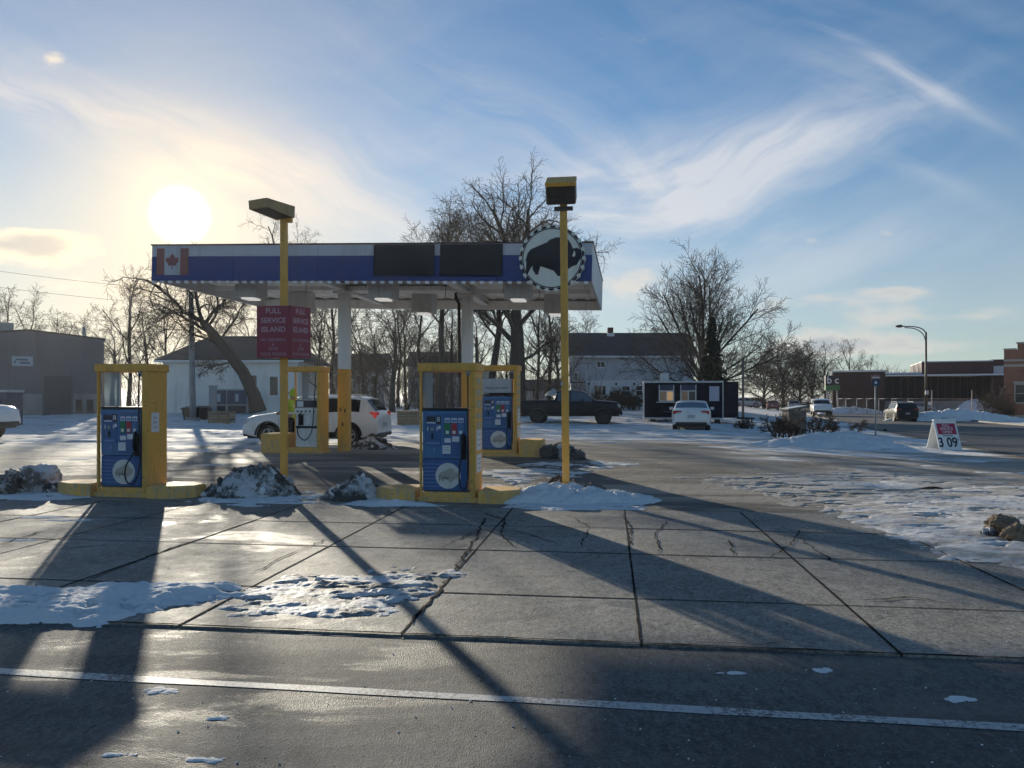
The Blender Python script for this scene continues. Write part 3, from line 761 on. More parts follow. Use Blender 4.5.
# ------------------------------------------------------------------ snow and ice that lies on the ground
def poly_sd(gx, gy, poly):
    """signed distance, positive inside"""
    d = np.full(gx.shape, 1e9); inside = np.zeros(gx.shape, bool)
    n = len(poly)
    for i in range(n):
        ax, ay = poly[i]; bx, by = poly[(i + 1) % n]
        ex, ey = bx - ax, by - ay
        t = np.clip(((gx - ax) * ex + (gy - ay) * ey) / (ex * ex + ey * ey + 1e-12), 0, 1)
        d = np.minimum(d, np.hypot(gx - ax - t * ex, gy - ay - t * ey))
        c = ((ay > gy) != (by > gy)) & (gx < (bx - ax) * (gy - ay) / (by - ay + 1e-12) + ax)
        inside ^= c
    return np.where(inside, d, -d)
def snow_patch(name, pxpoly, mat, thick=0.05, edge=0.35, ragged=0.5, step=0.04, seed=1, lump=0.5, lumpf=2.0, holes=0.0, base=0.0):
    poly = [tuple(G(px, py)[:2]) for px, py in pxpoly]
    ax = [p[0] for p in poly]; ay = [p[1] for p in poly]
    xs = np.arange(min(ax) - .6, max(ax) + .6, step); ys = np.arange(min(ay) - .6, max(ay) + .6, step)
    def h(x, y):
        sd = poly_sd(x, y, poly)
        n = fbm(x * 1.6, y * 2.4, seed, 5, 0.6) - 0.5
        fine = fbm(x * 9, y * 9, seed + 5, 3) - 0.5 + 0.7 * (fbm(x * 22, y * 26, seed + 6, 2) - 0.5)
        s = np.clip((sd + n * ragged * 1.6) / edge, -1, 1)
        hh = np.sign(s) * np.abs(s) ** 0.8 * thick
        hh = hh * (1 + lump * 2 * (fbm(x * lumpf, y * lumpf * 1.4, seed + 9, 4) - 0.5)) + fine * thick * 0.55
        if holes > 0: hh = hh - thick * 3 * smooth(holes, holes + 0.12, fbm(x * 2.2 * .8, y * 2.2 * 1.6, seed + 21, 5, 0.62))
        return gz0(x, y) + base + hh
    me, _ = grid_mesh(name, xs, ys, h, keep=lambda x, y, z: z > gz0(x, y) + base - 0.006)
    o = mk(name, me, M[mat])
    return tag(o, kind='stuff')
# ridge of ploughed snow along the road, lower left
tag(snow_patch('roadside_snow', [(-60, 592), (30, 588), (70, 590), (110, 584), (180, 584), (240, 580), (262, 584), (250, 596), (200, 604), (160, 612), (100, 622), (40, 622), (-60, 624)], 'snow_ridge', 0.062, 0.20, 0.32, 0.02, 4, 0.8, 2.0, holes=0.66),
    'bright ploughed snow ridge along the road at the lower left', 'snow')
tag(snow_patch('crusted_snow', [(210, 604), (260, 580), (330, 572), (470, 570), (475, 578), (420, 596), (380, 612), (300, 618), (240, 622)], 'snow_grey', 0.024, 0.24, 0.6, 0.016, 8, 0.8, 5.0, holes=0.50),
    'crusted grey snow breaking up beside the bright roadside ridge', 'snow')
tag(snow_patch('ice_sheet', [(830, 500), (960, 486), (1120, 486), (1120, 590), (1040, 572), (960, 556), (900, 538), (850, 520)], 'snow_ice', 0.026, 0.5, 0.8, 0.03, 12, 0.7, 1.4, holes=0.62),
    'rutted snow and ice sheet at the right edge', 'snow')
tag(snow_patch('ice_glaze', [(690, 478), (860, 470), (1000, 480), (960, 500), (900, 520), (850, 515), (780, 500)], 'ice', 0.016, 0.5, 1.0, 0.04, 15, 0.6, 1.6, holes=0.55),
    'thin tan ice crust on the lot at the right', 'ice')
tag(snow_patch('thin_snow', [(196, 501), (250, 506), (300, 504), (335, 499), (318, 491), (262, 493), (210, 495)], 'snow_ridge', 0.022, 0.25, 0.35, 0.025, 31, 0.8, 3.0, holes=0.56),
    'thin melting snow around the foot of the left lamp pole', 'snow')
tag(snow_patch('thin_snow', [(330, 503), (372, 506), (420, 507), (424, 503), (380, 497), (340, 497)], 'snow_ridge', 0.022, 0.2, 0.3, 0.025, 32, 0.8, 3.0, holes=0.58),
    'thin melting snow left of the middle pump island', 'snow')
tag(snow_patch('thin_snow', [(500, 508), (560, 511), (640, 508), (655, 500), (620, 494), (580, 490), (530, 494)], 'snow_ridge', 0.025, 0.25, 0.4, 0.025, 33, 0.8, 3.0, holes=0.60),
    'thin snow apron around the tall lamp pole mound', 'snow')
tag(snow_patch('thin_snow', [(-20, 497), (40, 500), (60, 499), (90, 497), (60, 491), (0, 490)], 'snow_ridge', 0.022, 0.2, 0.3, 0.025, 34, 0.8, 3.0, holes=0.56),
    'thin snow beside the dark frozen lumps at the left', 'snow')
tag(snow_patch('thin_snow', [(430, 492), (470, 470), (540, 462), (640, 463), (610, 470), (540, 480), (500, 492)], 'snow', 0.016, 0.3, 0.9, 0.035, 35, 0.8, 2.0, holes=0.48),
    'trodden snow remnants between the front and rear pumps', 'snow')
def lot_snow():
    """trodden, streaky snow over the lot"""
    xs = np.arange(-34, 24, 0.15); ys = np.arange(14.5, 62, 0.15)
    ca, sa = math.cos(ANG), math.sin(ANG)
    def hh(x, y):
        u = x * ca + y * sa; v = -x * sa + y * ca
        n = 0.62 * fbm(u * 0.24, v * 0.85, 40, 5, 0.58) + 0.38 * fbm(u * 0.9, v * 1.6, 60, 4, 0.6)
        thr = 0.86 - 0.46 * cover(x, y)
        h = np.clip((n - thr) * 0.55, -0.02, 0.075) + 0.012 * (fbm(x * 5, y * 5, 77, 2) - .5)
        ruts = 0.03 * smooth(0.80, 0.97, np.sin(v * 2.1 + 1.2 * fbm(u * .12, v * .2, 90) * 6) * .5 + .5)
        h = h - ruts * (y < 40)
        L = street_L(x, y)
        return h - 0.2 * smooth(2.0, -0.5, L)
    me, _ = grid_mesh('lot_snow', xs, ys, lambda x, y: gz0(x, y) + hh(x, y), keep=lambda x, y, z: z > gz0(x, y) - 0.008)
    tag(mk('lot_snow', me, M['snow']), 'trodden streaky snow spread over the lot', 'snow', kind='stuff')
lot_snow()
def snow_pile(label, px, py, rx, ry, h, mat, seed, power=1.4, lumps=0.8, rz=0.0, lumpf=2.6, name='snow_pile', peak=(0.0, 0.0)):
    c = G(px, py)
    st = min(rx, ry) / 26
    xs = np.arange(-rx * 1.25, rx * 1.25, st); ys = np.arange(-ry * 1.25, ry * 1.25, st)
    def f(x, y):
        n = fbm(x * lumpf + seed, y * lumpf, seed, 5, 0.6)
        r = np.hypot((x - peak[0] * np.clip(1 - np.abs(x) / rx, 0, 1)) / rx, y / ry) + (n - 0.5) * 0.55
        b = np.clip(1 - np.clip(r, 0, 9) ** 1.45, -0.2, 1)
        ridge = 1 - np.abs(fbm(x * lumpf * 1.7, y * lumpf * 1.7, seed + 3, 4, .6) - .5) * 4
        hh = h * np.sign(b) * np.abs(b) ** power * (1 + lumps * (n - 0.45) * 1.6 + 0.40 * lumps * ridge)
        return hh + 0.02 * (fbm(x * 14, y * 14, seed + 7, 2) - .5) - 0.01
    me, _ = grid_mesh(name, xs, ys, f, keep=lambda x, y, z: z > -0.03)
    o = mk(name, me, M[mat], None, c, rz)
    if mat == 'snow_dirty':
        rn = random.Random(seed); kinds = []
        for q in range(4):
            bm = bmesh.new(); bmesh.ops.create_icosphere(bm, subdivisions=2, radius=1.0)
            for v in bm.verts: v.co *= rn.uniform(.72, 1.1); v.co.z *= .75
            cm = bpy.data.meshes.new('chunk'); bm.to_mesh(cm); bm.free(); cm.materials.append(M[('snow_dirty', 'snow_ridge', 'rock', 'snow_grey')[q]]); kinds.append(cm)
        for q in range(26):
            a, rr = rn.uniform(0, 6.28), rn.uniform(.15, .98) ** .8
            x, y = math.cos(a) * rx * rr * .95, math.sin(a) * ry * rr * .95
            zz = float(f(np.array([[x]]), np.array([[y]]))[0, 0])
            ch = mk('chunk', kinds[q % 4], None, o, (x, y, max(zz, 0) + .01))
            k_ = rn.uniform(.025, .075); ch.scale = (k_ * rn.uniform(.8, 1.5), k_ * rn.uniform(.8, 1.3), k_); ch.rotation_euler = (rn.uniform(0, 3), rn.uniform(0, 3), rn.uniform(0, 3))
    return tag(o, label, 'snow pile')
snow_pile('grey dirty snow pile at the foot of the full service sign pole', 249, 495, 0.90, 0.50, 0.44, 'snow_dirty', 21, 1.0, 1.0, lumpf=4.2, peak=(.2, 0))
snow_pile('small sooty snow pile left of the middle blue fuel pump', 352, 498, 0.52, 0.45, 0.34, 'snow_dirty', 22, 1.0, 1.0, lumpf=4.6, peak=(.2, 0))
snow_pile('bright white snow mound around the tall yellow lamp pole', 574, 500, 1.55, 0.66, 0.21, 'snow_ridge', 23, 0.9, 1.1, lumpf=3.2, peak=(-.3, 0))
snow_pile('dark slushy pile behind the column beside the white utility vehicle', 372, 449, 0.68, 0.6, 0.36, 'snow_dirty', 24, 0.9, 0.5)
snow_pile('clean snow bank in front of the dark brush by the street', 822, 447, 3.0, 1.3, 0.42, 'snow_clean', 25, 1.0, 0.9, lumpf=1.8, peak=(.8, 0))
snow_pile('long snow bank beside the street behind the trailer nose', 795, 424, 3.8, 2.2, 0.50, 'snow_clean', 26, 1.1, 0.5, lumpf=0.8)
snow_pile('low snow heap against the grey warehouse door', 40, 414, 3.4, 1.0, 0.45, 'snow_clean', 27, 1.0, 0.6, lumpf=1.0)
snow_pile('snow heap at the warehouse corner', 96, 414, 1.8, 0.9, 0.65, 'snow_clean', 28, 1.0, 0.6, lumpf=1.0)
snow_pile('ploughed snow ridge beyond the street near the lamp post', 955, 421, 6.5, 1.6, 0.9, 'snow_clean', 29, 1.0, 0.6, lumpf=0.7)
snow_pile('peaked snow heap in front of the bare bush by the brick building', 975, 414, 3.2, 1.8, 1.7, 'snow_clean', 30, 1.0, 0.5, lumpf=0.8)
snow_pile('ploughed snow ridge along the chain link fence', 850, 414, 5.5, 1.6, 0.8, 'snow', 31, 1.0, 0.6, lumpf=0.7)
snow_pile('flat snow skirt around the base of the middle blue fuel pump', 395, 505, 0.8, 0.16, 0.08, 'snow_clean', 33, 1.0, 0.6)
snow_pile('thin snow drift in front of the price board', 905, 442, 2.6, 0.5, 0.12, 'snow_clean', 34, 1.0, 0.6)
# clods: lumps of frozen slush and rubble
def clod_mesh(seed, r, amp=0.55):
    rn = random.Random(seed)
    bm = bmesh.new()
    bmesh.ops.create_icosphere(bm, subdivisions=4, radius=r)
    for v in bm.verts:
        n = v.co.normalized()
        q = float(fbm(n.x * 1.9 + seed + n.z * 1.3, n.y * 1.9 - n.z * 1.1 + seed * 2, seed, 4, .6))
        q2 = float(fbm(n.x * 5 + seed + n.z * 4.3, n.y * 5 - n.z * 3.1 + seed, seed + 50, 4, .65))
        v.co *= 0.42 + 0.95 * q + amp * abs(q2 - .5) * 2
        v.co.z *= 0.8
    me = bpy.data.meshes.new('slush_block'); bm.to_mesh(me); bm.free()
    return me
def clods(spots, mats, group, labels, name='slush_block', cat='slush block'):
    for i, (px, py, r, dz) in enumerate(spots):
        p = G(px, py)
        me = clod_mesh(100 + i * 7 + int(px), r, 0.15 if mats[0] == 'dirt_clod' else 0.55)
        o = mk(name, me, M[mats[i % len(mats)]], None, (p.x, p.y, p.z + dz), random.uniform(0, 6))
        tag(o, labels[i], cat, group)
clods([(16, 492, .30, .14), (38, 491, .34, .2), (5, 494, .22, .1), (54, 493, .16, .05)], ['snow_dirty', 'snow_grey', 'snow_dirty', 'snow_dirty'], 'frozen lumps left of the left pump',
      ['squarish dark frozen lump left of the left blue pump', 'largest dark frozen lump beside the left blue pump island', 'dark frozen lump at the left edge of the picture', 'small sooty lump touching the left island end'])
clods([(552, 458, .24, .1), (565, 458, .28, .12), (578, 459, .20, .08), (560, 456, .2, .2)], ['rock', 'snow_dirty', 'rock'], 'frozen lumps right of the rear pump island',
      ['dark lump next to the yellow island block behind the lamp pole', 'bigger sooty lump just left of the lamp pole, farther back', 'dark lump right behind the yellow lamp pole', 'lump resting on top of the heap behind the lamp pole'])
clods([(594, 493, .16, .05), (602, 496, .13, .04), (557, 490, .15, .12)], ['rock', 'rock', 'snow_dirty'], 'lumps in the snow mound at the lamp pole',
      ['black lump poking out of the white mound right of the lamp pole', 'small black lump at the right of the white mound', 'sooty lump on the white mound left of the lamp pole'])
clods([(1004, 537, .20, .13), (1016, 541, .17, .08), (992, 537, .12, .04)], ['dirt_clod', 'dirt_clod', 'snow_dirty'], 'muddy lumps at the right edge',
      ['tall tan muddy lump standing on the ice at the right edge', 'lower tan muddy lump at the picture edge', 'small dirty lump beside the tan muddy lumps'])
def chips():
    """salt crumbs and ice chips scattered over the slabs and the road"""
    r = random.Random(5); mb = MB()
    for i in range(420):
        if r.random() < .55: px, py = r.uniform(560, 1020), r.uniform(500, 640) if r.random() < .6 else r.uniform(640, 768)
        else: px, py = r.uniform(0, 560), r.uniform(508, 768)
        p = G(px, py); s = r.choice((.002, .003, .003, .004, .005, .008)); z = -0.012 if p.y < 5.3 else 0.004
        a = r.uniform(0, PI)
        mb.add([(p.x + s * math.cos(a + q * PI / 2 + r.uniform(-.4, .4)) * r.uniform(.6, 1.5), p.y + s * math.sin(a + q * PI / 2) * r.uniform(.6, 1.2), z) for q in range(4)] + [(p.x, p.y, z + s * 0.8)],
               [(0, 1, 4), (1, 2, 4), (2, 3, 4), (3, 0, 4)])
    tag(mb.build('ice_chips', M['snow_clean']), 'ice chips scattered over the pavement', 'ice', kind='stuff')
chips()
# flat scraps of frozen snow on the asphalt
for i, (px, py, rx, ry) in enumerate([(165, 688, .10, .05), (820, 668, .07, .04), (958, 697, .08, .04), (118, 752, .07, .03), (205, 757, .10, .03), (220, 716, .05, .03), (40, 517, .35, .10), (70, 520, .25, .08), (18, 540, .2, .06), (735, 671, .09, .025)]):
    p = G(px, py)
    def f(x, y, rx=rx, ry=ry, i=i):
        r = np.hypot(x / rx, y / ry) + (fbm(x * 18 + i, y * 18, 70 + i, 4) - .5) * 2.2
        return np.clip(1 - r, -.3, .5) * 0.009 + (-0.012 if py > 642 else 0.002)
    me, _ = grid_mesh('snow_scrap', np.arange(-rx * 1.4, rx * 1.4, rx / 12), np.arange(-ry * 1.4, ry * 1.4, ry / 10), f, keep=lambda x, y, z: z > -0.012 if py > 642 else z > 0.001)
    tag(mk('snow_scrap', me, M['snow_clean'], None, (p.x, p.y, 0)), 'thin frozen snow scrap ' + ('on the white line, left', 'on the asphalt below the long slab shadow', 'on the asphalt near the right end of the white line', 'on the asphalt at the bottom left', 'on the asphalt at the bottom, right of the bottom left one', 'below the white line inside the left pump shadow edge', 'on the slabs left of the left island, nearer the edge', 'on the slabs in front of the left island end', 'on the slabs at the far left, nearest the roadside ridge', 'on the asphalt just beyond the tarred seam, right of centre')[i], 'snow', 'snow scraps on the pavement')

# ------------------------------------------------------------------ lettering and marks
def text(name, s, size, mat, parent, loc, rz=0.0, rx=90.0, ext=0.002, wide=1.0, space=1.0, bold=0.0):
    cu = bpy.data.curves.new(name, 'FONT')
    cu.body = s; cu.size = size; cu.extrude = ext; cu.align_x = 'CENTER'; cu.align_y = 'CENTER'
    cu.resolution_u = 3; cu.space_character = space; cu.offset = bold
    t = bpy.data.objects.new(name, cu); COL.objects.link(t)
    bpy.context.view_layer.update()
    me = bpy.data.meshes.new_from_object(t.evaluated_get(bpy.context.evaluated_depsgraph_get()))
    bpy.data.objects.remove(t)
    me.materials.clear()
    o = mk(name, me, M[mat], parent, loc)
    o.rotation_euler = (R(rx), 0, rz); o.scale = (wide, 1, 1)
    return o
BISON = [(213, 332), (205, 326), (220, 268), (243, 240), (300, 214), (368, 186), (380, 170), (430, 151), (480, 150), (520, 165), (545, 198), (560, 235), (590, 229), (615, 243), (629, 270),
         (625, 302), (606, 330), (592, 356), (555, 370), (520, 385), (500, 420), (470, 440), (452, 440), (420, 400), (422, 345), (392, 326), (330, 325), (300, 358), (284, 376), (302, 430),
         (285, 430), (263, 396), (259, 362), (246, 382), (221, 432), (210, 424), (226, 385), (250, 348), (256, 320), (241, 290), (235, 270), (224, 300)]
def bison(k, cx=0.0, cz=0.0): return [((p[0] - 405) / 245 * k + cx, (305 - p[1]) / 245 * k + cz) for p in BISON]
def flat_poly(name, poly, y0, y1, mat, parent, loc=None, rot=None):
    bm = bmesh.new()
    vs = [bm.verts.new((p[0], y0, p[1])) for p in poly]
    f = bm.faces.new(vs)
    bmesh.ops.triangulate(bm, faces=[f])
    r = bmesh.ops.extrude_face_region(bm, geom=bm.faces[:])
    for g in r['geom']:
        if isinstance(g, bmesh.types.BMVert): g.co.y = y1
    bmesh.ops.recalc_face_normals(bm, faces=bm.faces)
    me = bpy.data.meshes.new(name); bm.to_mesh(me); bm.free()
    o = mk(name, me, M[mat], parent, loc)
    if rot: o.rotation_euler = rot
    return o
LEAF = [(0, 1), (.17, .68), (.36, .78), (.28, .36), (.5, .58), (.56, .46), (.84, .5), (.76, .26), (.9, .16), (.5, -.2), (.55, -.36), (.06, -.28), (.06, -.72),
        (-.06, -.72), (-.06, -.28), (-.55, -.36), (-.5, -.2), (-.9, .16), (-.76, .26), (-.84, .5), (-.56, .46), (-.5, .58), (-.28, .36), (-.36, .78), (-.17, .68)]

# ------------------------------------------------------------------ the canopy
def build_canopy():
    FLx, FLy, Wd, Dp = -9.01, 19.2, 10.96, 5.87
    H0, TILT = 4.66, R(1.42)
    g0 = gz(-4, 21)
    root = thing('station_canopy', 'large flat fuel station canopy with blue and white fascia on two columns', 'canopy', (FLx, FLy, 0), CANG)
    def put(o):
        o.location = (0, 0, H0); o.rotation_euler = (0, TILT, 0); return o
    def cx(px):
        k = (px - HX) / F; c, s = math.cos(CANG), math.sin(CANG)
        return (k * FLy - FLx) / (c - k * s)
    FH, SPLIT = 0.875, 0.60
    n = 5; pw = Wd / n
    for i in range(n):
        put(B((i * pw + .004, 0, 0.0), ((i + 1) * pw - .004, .06, SPLIT), .004).build('fascia_panel', M['fascia_blue'], root))
        put(B((i * pw + .004, 0.002, SPLIT + .003), ((i + 1) * pw - .004, .06, FH), .004).build('fascia_panel', M['fascia_white'], root))
    put(B((-.02, -.025, FH + .002), (Wd + .02, .07, FH + .03), .004).build('fascia_cap', M['fascia_edge'], root))
    for i in range(2):
        y0, y1 = .065 + i * (Dp - .065) / 2, .065 + (i + 1) * (Dp - .065) / 2
        put(B((Wd - .06, y0 + .004, 0), (Wd, y1 - .004, FH), .004).build('fascia_panel', M['fascia_side'], root))
        put(B((0, y0 + .004, 0), (.06, y1 - .004, FH), .004).build('fascia_panel', M['fascia_side'], root))
    put(B((Wd - .07, .07, FH + .002), (Wd + .018, Dp, FH + .03), .004).build('fascia_cap', M['fascia_edge'], root))
    put(B((0, Dp + .003, 0), (Wd, Dp + .063, FH), .004).build('fascia_panel', M['fascia_side'], root))
    put(B((.065, .065, FH - .12), (Wd - .075, Dp - .005, FH - .05)).build('roof', M['pale_grey'], root))
    # deck of ribbed pans running front to back
    nd = 26; dw = (Wd - .14) / nd
    rib = MB()
    prof = [(0, 0), (dw * .30, 0), (dw * .36, .035), (dw * .92, .035), (dw * .985, 0), (dw * .985, .06), (0, .06)]
    rib.prism(prof, .065, Dp - .005, 'y')
    rm = rib.mesh('deck_panel'); rm.materials.append(M['soffit'])
    for i in range(nd):
        o = mk('deck_panel', rm, None, root)
        p = Matrix.Translation((0, 0, H0)) @ Matrix.Rotation(TILT, 4, 'Y') @ Matrix.Translation((.07 + i * dw, 0, .30))
        o.matrix_local = p
    # edge channel, beams, purlin
    put(B((.062, .062, .02), (Wd - .062, .16, .10)).build('edge_channel', M['white_metal'], root))
    put(B((.062, Dp - .11, .0), (Wd - .062, Dp - .002, .26)).build('edge_channel', M['white_metal'], root))
    colx = [cx(345) + 0.62, cx(467) + 0.18]
    colx = []
    for px in (344.5, 467.5):
        # the columns stand on the rear island line
        D = 21.2
        x = X(px, D) - FLx; y = D - FLy
        colx.append((x * math.cos(CANG) + y * math.sin(CANG), -x * math.sin(CANG) + y * math.cos(CANG)))
    for (x, y) in colx:
        bx = MB().box((x - .11, .165, .10), (x + .11, Dp - .12, .13)).box((x - .11, .165, .255), (x + .11, Dp - .12, .295)).box((x - .02, .165, .13), (x + .02, Dp - .12, .255))
        put(bx.build('roof_beam', M['white_metal'], root))
    put(B((.2, colx[0][1] - .05, .135), (colx[0][0] - .13, colx[0][1] + .05, .25)).build('purlin', M['white_metal'], root))
    put(B((colx[0][0] + .13, colx[0][1] - .05, .135), (colx[1][0] - .13, colx[1][1] + .05, .25)).build('purlin', M['white_metal'], root))
    put(B((colx[1][0] + .13, colx[1][1] - .05, .135), (Wd - .2, colx[1][1] + .05, .25)).build('purlin', M['white_metal'], root))
    # white tabs imitating sunlight through gaps along the lower edge
    tm = B((0, -.014, -.062), (.095, .05, -.002)).mesh('sunlit_gap_tab'); tm.materials.append(M['trim_white'])
    for i in range(50):
        o = mk('sunlit_gap_tab', tm, None, root)
        o.matrix_local = Matrix.Translation((0, 0, H0)) @ Matrix.Rotation(TILT, 4, 'Y') @ Matrix.Translation((.03 + i * (Wd - .1) / 49.5, 0, 0))
    # two dark sign panels, the flag
    for (a, b) in ((374.5, 434.0), (440.5, 502.0)):
        x0, x1 = cx(a), cx(b)
        p = put(B((x0, -.05, .13), (x1, -.003, .84), .012).build('sign_panel', M['dark_panel'], root))
        mb = MB().box((x0 - .012, -.06, .118), (x1 + .012, -.045, .135)).box((x0 - .012, -.06, .835), (x1 + .012, -.045, .852)).box((x0 - .012, -.06, .136), (x0 + .008, -.045, .834)).box((x1 - .008, -.06, .136), (x1 + .012, -.045, .834))
        mb.build('panel_frame', M['ink'], p)
    x0, x1 = cx(156.5), cx(188.0); w = x1 - x0
    fl = put(B((x0 + w * .25, -.014, .14), (x0 + w * .75, -.003, .80)).build('flag_field', M['fascia_white'], root))
    B((x0, -.014, .14), (x0 + w * .25 - .001, -.003, .80)).build('flag_bar', M['flag_red'], fl)
    B((x0 + w * .75 + .001, -.014, .14), (x1, -.003, .80)).build('flag_bar', M['flag_red'], fl)
    flat_poly('maple_leaf', [(p[0] * .20 + (x0 + x1) / 2, p[1] * .24 + .45) for p in LEAF], -.019, -.0145, 'maple_red', fl)
    # hanging light boxes
    for (px, dy, row) in ((251, 1.0, 0), (384, 1.0, 0), (519, 1.0, 0), (300, 4.3, 1), (424, 4.3, 1), (556, 4.3, 1)):
        Dn = 19.2 + dy - .155 * (X(px, 19.5) + 9)
        x = (X(px, Dn) - FLx) / math.cos(CANG) - dy * math.tan(-CANG) * 1.0 + 0.0
        bz = B((x - .31, dy - .3, -.30), (x + .31, dy + .3, .295), .02)
        fx = put(bz.build('light_box', M['pale_grey'], root))
        B((x - .17, dy - .2, -.345), (x + .17, dy + .2, -.301), .01).build('lens', M['lens_glow'], fx)
    # conduits hanging from the deck
    for (x, y, l) in ((1.9, 1.2, .3), (3.2, 2.0, .35), (5.2, 1.1, .3), (5.9, 1.4, .45), (6.9, 2.6, .35), (8.6, 1.9, .32), (9.4, 3.0, .3)):
        put(MB().tube([(x, y, .297), (x, y, .297 - l)], .012, 6).build('conduit', M['grey_metal'], root))
    # columns
    for k, (x, y) in enumerate(colx):
        topz = H0 - math.sin(TILT) * x + .098
        px_, py_ = uv(x, y, CANG); gzc = gz(FLx + px_, FLy + py_)
        split = 2.52 if k == 0 else 2.66
        c = B((x - .14, y - .14, split + .002), (x + .14, y + .14, topz), .008).build('column', M['white_metal'], root)
        B((x - .145, y - .145, gzc), (x + .145, y + .145, split), .008).build('column_sleeve', M['yellow'], c)
        B((x - .24, y - .24, topz - .06), (x + .24, y + .24, topz - .005)).build('cap_plate', M['white_metal'], c)
        for (dx, dz) in ((-.06, 1.15), (.07, 1.12), (.0, .75)):
            B((x + dx - .02, y - .152, gzc + dz - .05), (x + dx + .02, y - .1455, gzc + dz + .05)).build('rust_mark', M['bronze'], c)
    x, y = colx[1]
    zt = H0 - math.sin(TILT) * x
    put_d = MB().tube([(x - .30, y - .1, zt + .28), (x - .30, y - .1, zt - .02), (x - .20, y - .16, zt - .16), (x - .20, y - .16, 2.7), (x - .20, y - .16, 2.3)], .045, 8)
    put_d.build('drain_pipe', M['bronze'], root)
    # round bison sign fixed to the fascia (a part of the canopy)
    D = 17.72
    r = 32.2 / F * D
    xc = cx(552.5)
    zc = Z(260.2, D) - H0 + math.sin(TILT) * xc
    seg = 44
    pts = []
    rim = MB()
    for i in range(seg * 4):
        a = 2 * PI * i / (seg * 4)
        rr = r * (1.0 + 0.028 * math.cos(a * 22))
        pts.append((xc + rr * math.cos(a), zc + rr * math.sin(a)))
    sg = put(flat_poly('round_sign', pts, -.20, -.012, 'sign_cream', root))
    ring = MB()
    k = 88
    for i in range(k):                                  # dashed crown-cap edge
        a0, a1 = 2 * PI * (i + .05) / k, 2 * PI * (i + .95) / k
    ring.disc((xc, -.206, zc), r * .885, r * .915, .005, 'y', 72)
    ring.build('ring', M['ink'], sg)
    notch = MB()
    for i in range(22):
        a = 2 * PI * (i + .5) / 22
        ca, sa = math.cos(a), math.sin(a); t = Vector((-sa, 0, ca)); q = Vector((ca, 0, sa)); c = Vector((xc, 0, zc))
        P = [c + q * r * .925 + t * r * .10, c + q * r * .925 - t * r * .10, c + q * r * .99 - t * r * .055, c + q * r * .99 + t * r * .055]
        vs = [(p.x, -.206, p.z) for p in P] + [(p.x, -.2005, p.z) for p in P]
        notch.add(vs, [(0, 1, 2, 3), (7, 6, 5, 4), (0, 4, 5, 1), (1, 5, 6, 2), (2, 6, 7, 3), (3, 7, 4, 0)])
    notch.build('crimped_edge', M['ink'], sg)
    flat_poly('bison', bison(r, xc, zc), -.209, -.2045, 'ink', sg)
    e = [(568, 250), (578, 262), (580, 280), (572, 298), (560, 294), (556, 280), (564, 276), (570, 268)]
    flat_poly('eye_mark', [((p[0] - 405) / 245 * r + xc, (305 - p[1]) / 245 * r + zc) for p in e], -.212, -.2095, 'sign_cream', sg)
build_canopy()

# ------------------------------------------------------------------ islands and fuel pumps
PW, PD, PH = 0.95, 0.60, 2.30
def island(label, origin, left, right, hl, hr, depth=.74, taper=True):
    """origin: centre of the pump frame; ends are raised yellow concrete blocks"""
    root = thing('pump_island', label, 'island', origin, CANG)
    B((-PW / 2 - .06, -depth / 2 + .045, -.25), (PW / 2 + .06, depth / 2 - .045, .071), .02).build('base', M['yellow_concrete'], root)
    for s, l, h in ((-1, left, hl), (1, right, hr)):
        if l <= 0: continue
        a = PW / 2 + .062
        y0, y1 = -depth / 2 + .0, depth / 2
        ins = .20 if taper else 0
        plan = [(a, y0 - .02), (a + l * .55, y0 - .02), (a + l, y0 + ins), (a + l, y1 - ins), (a + l * .55, y1 + .02), (a, y1 + .02)]
        if s < 0: plan = [(-x, y) for x, y in plan][::-1]
        mb = MB(); n = 6
        cxm = sum(p[0] for p in plan) / n
        ins_ = [((p[0] - cxm) * .93 + cxm, p[1] * .93) for p in plan]
        vs = [(p[0], p[1], -.25) for p in plan] + [(p[0], p[1], h - .035) for p in plan] + [(p[0], p[1], h) for p in ins_]
        fs = [tuple(range(12, 18))] + [(i, (i + 1) % 6, 6 + (i + 1) % 6, 6 + i) for i in range(6)] + [(6 + i, 6 + (i + 1) % 6, 12 + (i + 1) % 6, 12 + i) for i in range(6)]
        mb.add(vs, fs).build('end_block', M['yellow_concrete'], root)
    return root
def hose_path(pts, n=40):
    out = []
    P = [Vector(p) for p in pts]
    P = [P[0] * 2 - P[1]] + P + [P[-1] * 2 - P[-2]]
    for i in range(1, len(P) - 2):
        for k in range(8):
            t = k / 8
            out.append(0.5 * ((2 * P[i]) + (P[i + 1] - P[i - 1]) * t + (2 * P[i - 1] - 5 * P[i] + 4 * P[i + 1] - P[i + 2]) * t * t + (3 * P[i] - P[i - 1] - 3 * P[i + 1] + P[i + 2]) * t ** 3))
    out.append(P[-2])
    return out
def pump_frame(root, deep_right=True):
    f, w = -PD / 2, PW / 2
    B((-w, f, .072), (-w + .030, f + .07, PH - .135), .006).build('frame_post', M['yellow'], root)
    B((-w, PD / 2 - .07, .072), (-w + .030, PD / 2, PH - .135), .006).build('frame_post', M['yellow'], root)
    rp = B((w - .085, f, .072), (w, PD / 2, PH - .135), .006).build('frame_post', M['yellow'], root)
    B((-w - .03, f - .025, PH - .133), (w + .03, PD / 2 + .025, PH), .01).build('top_beam', M['yellow'], root)
    B((-w + .032, f, .073), (w - .087, PD / 2, .155)).build('sill', M['yellow'], root)
    return rp
